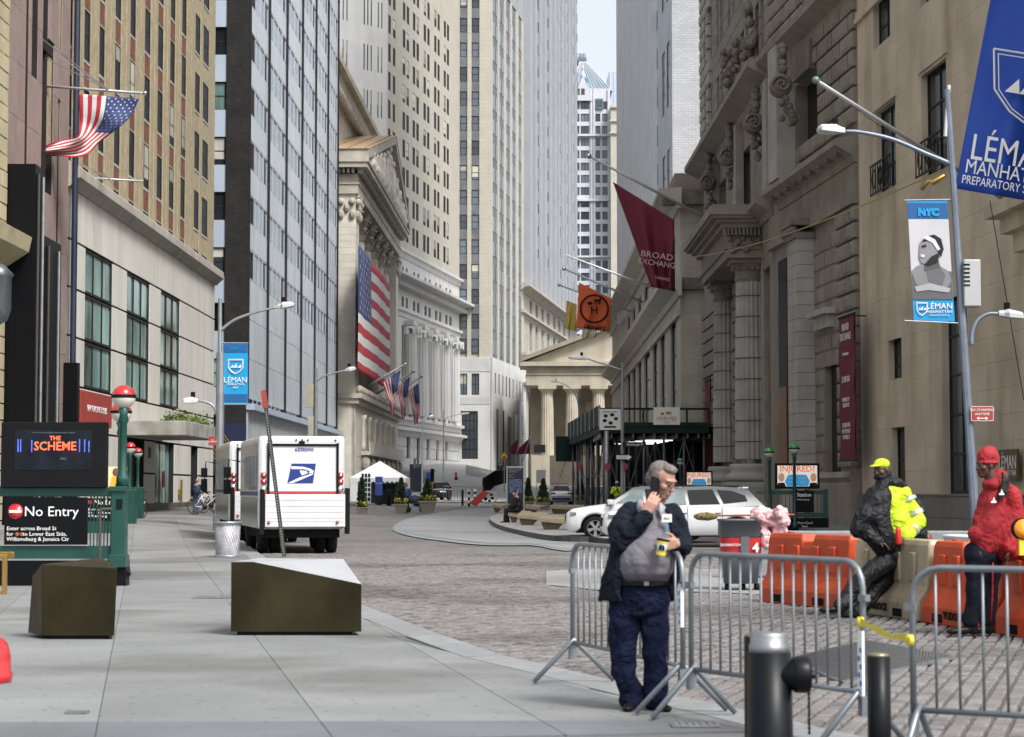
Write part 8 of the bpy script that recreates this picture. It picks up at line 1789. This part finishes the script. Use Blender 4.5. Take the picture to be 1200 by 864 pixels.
def shoe(par, ankle, yaw, m, s=1, name='shoe'):
    Rm = Matrix.Rotation(yaw, 3, 'Z'); M = SM(); a = Vector(ankle)
    for p, r in (((0, .02, -.02), (.045, .06, .05)), ((0, -.06, -.045), (.045, .1, .035)), ((0, -.14, -.05), (.046, .07, .028)), ((0, .04, -.05), (.04, .05, .035))): M.ball(a+Rm @ (Vector(p)*s), r[0]*s, r[1]*s, r[2]*s, n=12, m=8, rot=Rm)
    o = M.build(name, m, par); smoothmod(o, .012, 3); return o
def folds(pts, r, n, q, amp=.012):
    pass
# ---- A: the man on the phone ----
A0 = gp(757, 832); t = thing('person', 'man in dark jacket and grey shirt talking on a phone and holding a food tub', 'person', tuple(A0)); sA = F/A0.y
def a(px, py, y=0): return Vector(((px-757)/sA*(1), y, (832-py)/sA))
hc = a(776, 567, -.03); B = SM()
Rm = head(B, hc, rad(52), 1.08, pitch=rad(22)); neck0 = a(768, 606, .02)
B.cap(neck0, hc+V3(-.015, .02, -.04), .066, .06); B.chain([a(758, 625, .02), a(756, 665, -.02), a(752, 695, 0)], [.13, .15, .13])
shL, shR = a(738, 606, .02), a(789, 607, .03); elL, elR = a(727, 637, -.12), a(799, 643, -.03); wrL, wrR = a(756, 606, -.2), a(794, 644, -.2)
wrR = a(792, 640, -.2)
B.chain([shL, elL, wrL], [.05, .042, .03]); B.chain([shR, elR, wrR], [.05, .042, .03])
kL, kR = a(731, 765, -.03), a(768, 765, -.04); anL, anR = a(740, 820, 0), a(768, 820, -.02); hpL, hpR = a(733, 700, 0), a(767, 700, 0)
B.chain([hpL, kL, anL], [.08, .055, .04]); B.chain([hpR, kR, anR], [.08, .055, .04])
hand(B, wrL, a(766, 586, -.19)-wrL, (0.35, .75, .2), curl=.45, s=1.08, side=1); hand(B, wrR, a(774, 640, -.27)-wrR, (-.5, .6, .1), curl=.8, s=1.05, side=-1)
o = B.build('body', m_skin, t); smoothmod(o, .0065, 3)
# shirt with belly
M = SM(); rings = []
for py, x, w_, d, y in ((598, 764, .1, .09, .02), (604, 763, .17, .115, .02), (616, 760, .19, .14, 0), (632, 759, .19, .165, -.035), (648, 757, .2, .19, -.06), (662, 756, .205, .2, -.07), (674, 755, .2, .185, -.06), (682, 754, .185, .16, -.03), (690, 753, .17, .14, 0)): c = a(x, py, y); rings.append(ell((c.x, c.y), w_, d, c.z, 24))
M.loft(rings); M.cap(shL, shR, .075, .075); o = M.build('shirt', m_shirt, t); smoothmod(o, .01, 4, .02, .12)
M = SM(); 
for s, x0 in ((-1, 757), (1, 772)): M.add([tuple(a(x0, 592, -.1)), tuple(a(x0+s*7, 598, -.09)), tuple(a(x0+s*4-3, 612, -.14)), tuple(a(x0-s*1, 602, -.13))], [(0,1,2,3)])
o = M.build('shirt_collar', mat('collar_grey', (.3, .3, .36), .8), t); o.modifiers.new('thick', 'SOLIDIFY').thickness = .012
M = SM().ball(a(751, 598, -.06), .03, .05, .06).build('collar_side', MATS['collar_grey'], t)
bl2 = MB(); c = a(753, 684, -.03); bl2.loft([ell((c.x, c.y), .2, .175, c.z-.02, 28), ell((c.x, c.y), .2, .178, c.z+.008, 28)]); bt_ = bl2.build('belt', m_shoe, t); MB().box(c.x+.0, c.x+.035, c.y-.184, c.y-.176, c.z-.02, c.z+.008).build('buckle', m_chrome, bt_)
# trousers
M = SM(); c = a(752, 690, .0); M.loft([ell((c.x, c.y), .195, .165, c.z+.03, 24), ell((c.x, c.y+.0), .215, .175, a(0, 705).z, 24), ell((c.x, c.y), .205, .16, a(0, 722).z, 24)])
for h, k, an, dx in ((hpL, kL, anL, 0), (hpR, kR, anR, 0)): M.chain([h+V3(0, 0, -.02), k+V3(0, 0, .12), k, k+V3(.0, .02, -.15), an+V3(0, 0, .05), an+V3(0, -.01, -.0)], [.115, .1, .09, .088, .082, .086])
o = M.build('trousers', m_trou, t); smoothmod(o, .011, 4, .055, .14)
# jacket: open shell round the torso plus sleeves
M = SM()
def arcshell(M, secs, a0, a1, th=.028, n=26):
    out = []
    for (cx, cy, cz, rx, ry, g0, g1) in secs:
        ring = []
        for k in range(n+1): g = rad(g0+(g1-g0)*k/n); ring.append(Vector((cx+rx*math.cos(g), cy+ry*math.sin(g), cz)))
        for k in range(n, -1, -1): g = rad(g0+(g1-g0)*k/n); ring.append(Vector((cx+(rx-th)*math.cos(g), cy+(ry-th)*math.sin(g), cz)))
        out.append(ring)
    M.loft(out)
secs = []
for py, x, rx, ry, g0, g1, y in ((596, 763, .125, .11, -45, 235, .03), (603, 762, .2, .145, -50, 238, .02), (618, 760, .235, .175, -48, 232, .01), (640, 757, .245, .2, -38, 226, -.01), (662, 753, .255, .215, -30, 222, -.015), (684, 750, .27, .215, -24, 226, -.0), (697, 748, .275, .2, -18, 236, .02), (706, 746, .27, .19, -12, 246, .02)): c = a(x, py, y); secs.append((c.x, c.y, c.z, rx, ry, g0, g1))
arcshell(M, secs, 0, 0)
M.chain([shL+V3(.01, 0, -.0), shL.lerp(elL, .55)+V3(-.02, 0, 0), elL+V3(-.0, 0, -.02), elL.lerp(wrL, .5)+V3(0, 0, -.015), elL.lerp(wrL, .88)], [.092, .094, .088, .075, .062])
M.chain([shR+V3(0, 0, 0), shR.lerp(elR, .5)+V3(.015, 0, 0), elR+V3(.0, 0, 0), elR.lerp(wrR, .5), elR.lerp(wrR, .85)], [.085, .08, .078, .066, .056])
M.ball(a(748, 600, .04), .08, .07, .05); M.ball(a(781, 602, .04), .07, .07, .05)
# drooping left front panel
M.loft([[a(x, py, y)+V3(dx, dy, 0) for dx, dy in ((-.03, .02), (.05, -.015), (.06, .01), (-.02, .05))] for x, py, y in ((729, 640, -.14), (724, 665, -.17), (718, 690, -.14), (714, 704, -.1))])
M.loft([[a(x, py, y)+V3(dx, dy, 0) for dx, dy in ((-.03, -.0), (.03, -.02), (.035, .02), (-.02, .04))] for x, py, y in ((796, 625, -.12), (797, 655, -.12), (790, 680, -.1), (786, 702, -.06))])
o = M.build('jacket', m_jack, t); smoothmod(o, .011, 4, .05, .16)
shoe(t, anL+V3(.0, 0, -.0), rad(-12), m_shoe); shoe(t, anR+V3(.015, 0, -.0), rad(18), m_shoe)
# hair: a cap swept over the crown and back
M = SM(); 
def hb(p, r): M.ball(hc+Rm @ (Vector(p)*1.08), r[0]*1.03, r[1]*1.03, r[2]*1.03, n=14, m=10, rot=Rm)
hb((0, .03, .05), (.082, .088, .082)); hb((0, .06, .0), (.074, .06, .075)); hb((0, -.03, .095), (.06, .055, .033)); hb((-.066, .012, .02), (.017, .035, .045)); hb((.066, .012, .02), (.017, .035, .045))
o = M.build('hair', m_hair, t); smoothmod(o, .007, 1, .01, .012)
M = SM()
for q in (-1, 1):
    P = [hc+Rm @ (Vector((q*.034+.024*math.cos(k*.5236), -.103, .004+.017*math.sin(k*.5236)))*1.08) for k in range(13)]
    for u, v in zip(P, P[1:]): M.tube([u, v], .0022, 5)
    M.tube([hc+Rm @ (Vector((q*.06, -.1, .008))*1.08), hc+Rm @ (Vector((q*.085, .0, .01))*1.08)], .0022, 5)
M.tube([hc+Rm @ Vector((-.012, -.11, .008)), hc+Rm @ Vector((.012, -.11, .008))], .0022, 5); M.build('glasses', m_frame, t)
M = SM()
for q in (-1, 1): M.ball(hc+Rm @ (Vector((q*.031, -.0885, .003))*1.08), .007, n=8, m=6)
M.build('eyes', m_dk, t)
M = SM(); [M.cap(hc+Rm @ (Vector((q*.016, -.094, .029))*1.08), hc+Rm @ (Vector((q*.05, -.083, .029))*1.08), .005, .004, 6) for q in (-1, 1)]; M.build('eyebrows', m_hair, t)
tg = MB().box(-.035, .035, -.004, .004, -.028, .028).build('badge', m_wh, t, loc=a(780, 610, -.175)); text('HELLO', .015, m_rs, tg, (0, -.006, 0)); MB().box(-.004, .004, -.004, 0, -.1, -.028).build('lanyard', MATS['cyan_print'], tg)
ph = thing('mobile_phone', 'dark mobile phone held to the ear of the man in the navy jacket', 'phone', tuple(A0+a(767, 575, -.13))); ph.rotation_euler = (rad(-6), rad(10), rad(35)); MB().box(-.038, .038, -.006, .006, -.078, .078).build('case', m_dk, ph, bevel=.004); MB().box(-.034, .034, -.0075, -.006, -.07, .07).build('screen', m_scr, ph)
fc = thing('food_tub', 'small food tub with yellow rim held in front of the man on the phone', 'food tub', tuple(A0+a(772.5, 643, -.32))); fc.rotation_euler = (0, rad(10), 0); SM().lathe([(.032, -.055), (.042, .045)], n=20).build('cup', mat('tub_print', (.45, .47, .42), .4, var=.0), fc); SM().lathe([(.044, .045), (.046, .05), (.046, .06), (0, .062)], n=20).build('lid', m_dk, fc); MB().lathe([(.034, -.052), (.0365, -.03), (.038, -.03), (.034, -.056)], n=20).lathe([(.0415, .028), (.043, .042), (.044, .042), (.042, .028)], n=20).build('yellow_band', MATS['yellow_tape'], fc); M = MB(); M.prism([(-.022, -.02), (-.004, -.02), (-.006, .02), (-.024, .015)], -.042, -.038, 'y'); M.prism([(.0, -.02), (.016, -.02), (.014, .01), (-.002, .02)], -.042, -.038, 'y'); M.build('print_marks', m_dk, fc)
# ---- B: man in the yellow jacket leaning on the cream barrier ----
sB = 92.5; YB = F/sB; B0 = Vector((gX(1000, YB), YB, -.02)); t = thing('person', 'man in a yellow and black jacket and yellow cap leaning on the cream barrier', 'person', tuple(B0))
def b(px, py, y=0): return Vector(((px-1000)/sB, y, (721-py)/sB))
hc = b(1033, 552, -.02); M = SM(); Rm = head(M, hc, rad(-48), 1.12, pitch=rad(6)); sr, sl_ = b(1062, 580, .05), b(1022, 580, -.1); er, el = b(1076, 612, -.02), b(1004, 618, -.2); wr_, wl_ = b(1052, 632, -.22), b(1024, 634, -.28)
M.cap(b(1042, 573, 0), hc, .07, .062); M.chain([b(1042, 590, 0), b(1048, 640, 0)], [.14, .15]); M.chain([sr, er, wr_], [.05, .045, .032]); M.chain([sl_, el, wl_], [.05, .045, .032]); hand(M, wr_, (-.8, -.3, -.3), (0, 0, -1), .7, 1.1); hand(M, wl_, (.8, -.2, -.4), (0, 0, -1), .7, 1.1, -1)
hp1, hp2 = b(1040, 655, -.1), b(1052, 655, .05); k1, k2 = b(1006, 676, -.35), b(1022, 690, -.1); a1, a2 = b(975, 708, -.5), b(999, 716, -.25)
M.chain([hp1, k1, a1], [.09, .06, .045]); M.chain([hp2, k2, a2], [.09, .06, .045]); smoothmod(M.build('body', m_skind, t), .009, 3)
M = SM(); M.chain([hp1, k1.lerp(hp1, .4), k1, a1.lerp(k1, .3), a1], [.16, .13, .115, .1, .09]); M.chain([hp2, k2.lerp(hp2, .4), k2, a2.lerp(k2, .3), a2], [.17, .14, .115, .105, .095]); M.cap(hp1+V3(0, 0, .05), hp2+V3(.02, .02, .05), .18, .17); smoothmod(M.build('trousers', m_blkc, t), .016, 5, .07, .2)
M = SM(); M.chain([b(1040, 582, .0), b(1046, 610, 0), b(1050, 640, .02)], [.19, .22, .21]); M.chain([sr+V3(-.03, .0, .0), er, wr_.lerp(er, .2)], [.115, .1, .085]); smoothmod(M.build('yellow_jacket', m_hiv, t), .015, 5, .07, .22)
M = SM(); M.chain([b(1030, 580, -.12), b(1024, 605, -.17), b(1028, 628, -.17), b(1040, 645, -.1)], [.14, .17, .18, .17]); M.chain([sl_, el, wl_], [.1, .105, .085]); M.chain([b(1022, 582, -.16), b(1008, 606, -.22), b(999, 622, -.24)], [.09, .11, .09]); M.ball(b(1044, 566, .0), .17, .15, .09); M.ball(b(1056, 570, .06), .1, .1, .08); M.ball(b(1033, 570, -.08), .1, .09, .1); M.ball(b(1070, 640, .0), .12, .14, .1); smoothmod(M.build('black_coat', m_blkc, t), .015, 6, .07, .22)
M = SM()
for p, q, r in ((b(1075, 604, -.02), b(1079, 607, -.0), .118), (b(1064, 588, .0), b(1066, 591, .0), .116)):
    pass
M = MB()
def cuff(M, p, q, r, w_=.055):
    p, q = Vector(p), Vector(q); d = (q-p).normalized()*w_/2; M.loft([M.ring(p-d, d, r, 20), M.ring(p+d, d, r*1.0, 20)], cap=False)
cuff(M, sr.lerp(er, .7), er+(er-sr)*.2, .112); cuff(M, er.lerp(wr_, .4), wr_, .1); cuff(M, sr.lerp(er, .22)+V3(-.01, 0, .0), er, .118, .045); M.build('reflective_bands', m_refl, t)
M = SM(); [M.ball(hc+Rm @ Vector(p), *r, n=16, m=10, rot=Rm) for p, r in (((0, .01, .075), (.098, .115, .075)), ((0, -.12, .068), (.075, .085, .012)))]; smoothmod(M.build('yellow_cap', m_hiv, t), .009, 2); M = SM(); M.ball(hc+Rm @ Vector((0, -.03, -.085)), .09, .1, .055, rot=Rm); M.ball(hc+V3(.03, .03, -.06), .11, .11, .09); smoothmod(M.build('neck_gaiter', m_blkc, t), .01, 2)
shoe(t, a1+V3(-.02, 0, .02), rad(-80), m_shoe, 1.2); shoe(t, a2+V3(-.02, 0, .02), rad(-75), m_shoe, 1.2)
q_ = thing('red_torch', 'short red torch in the hand of the man in the yellow jacket', 'torch', tuple(B0+b(1046, 629, -.34))); SM().lathe([(.025, -.1), (.036, -.08), (.036, .08), (.028, .12), (0, .12)], n=12).build('casing', mat('torch_red', (.65, .03, .02), .3, var=0), q_)
bp = thing('backpack', 'dark backpack hanging behind the man in the yellow jacket', 'bag', tuple(B0+b(1076, 610, .2))); M = SM(); M.ball((0, 0, 0), .15, .14, .28); M.ball((.04, 0, -.2), .12, .12, .14); smoothmod(M.build('pack', m_blkc, bp), .015, 3, .04, .06); SM().ball((.14, .02, -.3), .09, .06, .15).build('brown_pouch', mat('brown_leather', (.12, .03, .02), .5, var=.2), bp)
# ---- C: man in red ----
sC = 107.; YC = F/sC; C0 = Vector((gX(1145, YC), YC, -.03)); t = thing('person', 'man in red jacket and red woollen hat standing with his face turned left', 'person', tuple(C0))
def c_(px, py, y=0): return Vector(((px-1145)/sC, y, (743-py)/sC))
hc = c_(1156, 545, 0); M = SM(); Rm = head(M, hc, rad(-72), 1.15); sr, sl_ = c_(1184, 580, -.06), c_(1158, 582, .12); er, el = c_(1191, 617, -.05), c_(1146, 620, .1); wr_, wl_ = c_(1176, 644, -.14), c_(1142, 640, -.12)
M.cap(c_(1166, 572, .02), hc, .072, .064); M.chain([c_(1168, 590, .02), c_(1160, 640, .02)], [.14, .14]); M.chain([sr, er, wr_], [.05, .045, .034]); M.chain([sl_, el, wl_], [.05, .045, .034]); hand(M, wr_, (-.15, -.1, -1), (-1, 0, 0), .5, 1.15, -1); hand(M, wl_, (-.2, 0, -1), (1, 0, 0), .6, 1.15)
hp1, hp2 = c_(1143, 655, -.06), c_(1162, 655, .06); k1, k2 = c_(1138, 696, -.1), c_(1157, 696, .03); a1, a2 = c_(1133, 733, -.1), c_(1154, 733, .0)
M.chain([hp1, k1, a1], [.09, .06, .045]); M.chain([hp2, k2, a2], [.09, .06, .045]); smoothmod(M.build('body', m_skind, t), .009, 3)
M = SM(); M.chain([hp1, k1, a1+V3(0, 0, .06)], [.13, .1, .08]); M.chain([hp2, k2, a2+V3(0, 0, .06)], [.135, .1, .085]); M.cap(hp1+V3(0, 0, .06), hp2+V3(0, 0, .06), .15, .15); smoothmod(M.build('trousers', mat('charcoal_cloth', (.008, .01, .017), .8, var=.3, scale=8, bump=.2), t), .015, 4, .06, .18)
M = SM(); M.tube([hp2+V3(-.02, -.15, -.02), k2+V3(.02, -.105, 0), a2+V3(.02, -.09, .08)], .012, 6); M.build('red_side_stripe', m_redc, t)
M = SM(); M.chain([c_(1164, 585, .0), c_(1158, 612, -.04), c_(1153, 636, -.04)], [.16, .19, .17]); M.ball(c_(1142, 625, -.1), .11, .11, .1); M.ball(c_(1170, 560, .05), .13, .13, .12); M.ball(c_(1163, 568, -.03), .12, .12, .08); smoothmod(M.build('red_hoodie', m_redh, t), .014, 6, .06, .2)
M = SM(); M.chain([c_(1178, 582, .03), c_(1182, 610, .03), c_(1178, 640, .02)], [.165, .18, .17]); M.chain([sr, er, wr_.lerp(er, .15)], [.115, .1, .08]); smoothmod(M.build('red_jacket', m_redc, t), .014, 6, .06, .24)
M = MB(); P = [c_(1171, 553, -.1), c_(1180, 562, -.12), c_(1174, 580, -.17), c_(1165, 586, -.21), c_(1163, 580, -.2), c_(1170, 566, -.16)]; M.add([tuple(p) for p in P], [(0,1,2,3,4,5)]); o = M.build('navy_lining', m_blkc, t); o.modifiers.new('thick', 'SOLIDIFY').thickness = .03
M = MB(); M.prism([(0, 0), (.03, 0), (.015, .045)], -.01, 0, 'y'); M.prism([(-.015, -.02), (.04, -.02), (.04, 0), (-.015, 0)], -.01, 0, 'y'); M.build('white_badge', m_wh, t, loc=c_(1157, 586, -.225)); M.build('white_badge', m_wh, t, loc=c_(1166, 577, -.235))
M = SM(); [M.ball(hc+Rm @ Vector(p), *r, n=16, m=10, rot=Rm) for p, r in (((0, .025, .085), (.106, .125, .125)), ((0, .04, .15), (.07, .09, .07)), ((0, .02, .035), (.112, .128, .045)))]; smoothmod(M.build('red_hat', m_redc, t), .009, 3, .015, .02)
shoe(t, a1+V3(-.02, 0, .03), rad(-80), m_shoe, 1.25); shoe(t, a2+V3(-.02, 0, .03), rad(-80), m_shoe, 1.25)
ov = thing('orange_ball_lamp', 'small orange float beside the hand of the man in red', 'float', tuple(C0+c_(1190, 646, .12))); SM().ball((0, 0, 0), .07, .07, .1).build('float_body', m_or, ov)
# ---- smaller figures ----
def figure(lab, px, yfeet, H_px, joints, mats_, yaw=0, extra=None, dz=0, vox=.02):
    g = gp(px, yfeet); Y = g.y; s = F/Y; g = Vector((gX(px, Y), Y, g.z+dz)); t = thing('person', lab, 'person', tuple(g)); k = H_px/s/1.75
    def P(x, y, z): return Vector((x*k, y*k, z*k))
    hd = P(*joints['head']); M = SM(); head(M, hd, yaw, k*1.05); M.cap(P(*joints['neck']), hd, .06*k, .055*k)
    for nm in ('armL', 'armR'):
        A_ = [P(*q) for q in joints[nm]]; M.chain(A_, [.045*k, .04*k, .03*k]); hand(M, A_[-1], A_[-1]-A_[-2], (0, -1, 0), .5, k, 1 if nm == 'armL' else -1)
    for nm in ('legL', 'legR'): M.chain([P(*q) for q in joints[nm]], [.08*k, .055*k, .04*k])
    M.chain([P(*joints['neck']), P(*joints['hip'])], [.1*k, .13*k]); smoothmod(M.build('body', mats_.get('skin', m_skin), t), .012, 2)
    M = SM(); [M.chain([P(*q) for q in joints[nm]], [.105*k, .085*k, .075*k]) for nm in ('legL', 'legR')]; M.ball(P(*joints['hip']), .17*k, .14*k, .13*k); smoothmod(M.build('trousers', mats_['leg'], t), vox, 3, .04, .08)
    M = SM(); M.chain([P(*joints['neck'])+P(0, 0, -.1), P(*joints['hip'])+P(0, 0, .12)], [.15*k, .18*k]); M.cap(P(*joints['armL'][0]), P(*joints['armR'][0]), .08*k, .08*k)
    for nm in ('armL', 'armR'): A_ = [P(*q) for q in joints[nm]]; M.chain([A_[0], A_[1], A_[2].lerp(A_[1], .12)], [.085*k, .075*k, .06*k])
    smoothmod(M.build('coat', mats_['coat'], t), vox, 3, .05, .09)
    hx = P(*joints['head']); SM().ball(hx+P(0, .015, .045), .09*k, .105*k, .085*k, n=12, m=8).build(mats_.get('hatname', 'hair'), mats_['hat'], t)
    for nm in ('legL', 'legR'): shoe(t, P(*joints[nm][2]), mats_.get('foot', 0), m_shoe, k)
    if extra: extra(t, P)
    return t, P
stand = dict(head=(0, 0, 1.62), neck=(0, 0, 1.42), hip=(0, 0, .95), armL=[(-.2, 0, 1.38), (-.27, .0, 1.1), (-.24, -.08, .85)], armR=[(.2, 0, 1.38), (.27, 0, 1.1), (.24, -.08, .85)], legL=[(-.1, 0, .9), (-.11, 0, .5), (-.11, 0, .09)], legR=[(.1, 0, .9), (.11, 0, .5), (.11, 0, .09)])
seat = dict(head=(.12, 0, 1.22), neck=(.16, 0, 1.03), hip=(.22, 0, .56), armL=[(.1, -.18, .98), (.08, -.22, .72), (-.2, -.12, .62)], armR=[(.2, .18, .98), (.15, .2, .72), (-.2, .12, .62)], legL=[(.15, -.1, .55), (-.28, -.1, .55), (-.32, -.1, .09)], legR=[(.15, .1, .55), (-.25, .1, .54), (-.2, .1, .09)])
figure('seated man in a dark coat and pale face mask on the island bench', 601, 616, 50, seat, dict(coat=m_blkc, leg=m_blkc, hat=m_hair2, foot=rad(-85)), rad(-85), dz=.1, extra=lambda t, P: SM().ball(P(.025, 0, 1.18), .045, .055, .05).build('face_mask', MATS['cyan_print'], t) if False else SM().ball(P(.03, 0, 1.19), .04, .06, .045).build('face_mask', mat('mask_blue', (.3, .45, .6), .8), t))
walk = dict(stand); walk['armR'] = [(.2, 0, 1.36), (.34, -.05, 1.12), (.55, -.1, 1.02)]; walk['legL'] = [(-.1, 0, .9), (-.14, .05, .5), (-.16, .1, .1)]; walk['legR'] = [(.1, 0, .9), (.12, -.08, .52), (.02, -.05, .09)]
def bpk(t, P): smoothmod(SM().ball(P(0, -.17, 1.18), .17, .12, .25).build('rucksack', mat('navy_pack', (.02, .03, .08), .7, var=.2), t), .02, 2); MB().box(-.06, .06, -.305, -.29, 1.2, 1.25).build('pack_logo', m_pole, t)
figure('person in black jacket and blue jeans with a rucksack walking beside the bicycles', 231, 602, 41, walk, dict(coat=m_blkc, leg=mat('jeans', (.06, .09, .14), .8, var=.15), hat=m_blkc, hatname='hood', foot=rad(200)), rad(180), extra=bpk)
hv = dict(stand); hv['armL'] = [(-.2, 0, 1.38), (-.28, -.1, 1.15), (-.05, -.25, 1.3)]; hv['armR'] = [(.2, 0, 1.38), (.28, -.1, 1.15), (.08, -.25, 1.25)]
g_ = figure('distant worker in yellow jacket and white hard hat in front of the scaffold shed', 723, 604, 40, hv, dict(coat=m_hiv, leg=m_blkc, hat=m_white, hatname='hard_hat', skin=m_skind), rad(20))
figure('distant dark figure standing on the raised pavement above the row of posts', 585.5, 562, 20, stand, dict(coat=m_blkc, leg=m_blkc, hat=m_hair2, skin=m_skind), 0)
figure('person in dark blue pushing a stroller between the two left planters', 476, 601, 34, stand, dict(coat=mat('blue_coat', (.02, .04, .15), .8, var=.2), leg=m_blkc, hat=m_hair2), rad(90))
g = gp(486, 601); t = thing('stroller', 'dark stroller with a round hood beside the flowered planter', 'stroller', tuple(g)); M = SM(); M.ball((0, 0, .75), .38, .3, .3); M.ball((.15, 0, .55), .4, .25, .18); smoothmod(M.build('seat_and_hood', mat('stroller_navy', (.02, .03, .06), .7, var=.2), t), .02, 2)
for x, y in ((-.4, -.25), (-.4, .25), (.45, 0)): SM().lathe([(.05, -.03), (.17, -.03), (.18, 0), (.17, .03), (.05, .03)], n=14, ax='y').build('wheel', m_tyre, t, loc=(x, y, .18))
SM().tube([(-.65, 0, 1.05), (-.3, 0, .7), (.45, 0, .2)], .025, 6).tube([(-.4, -.25, .18), (0, -.2, .6)], .02, 5).build('frame', m_chrome, t)
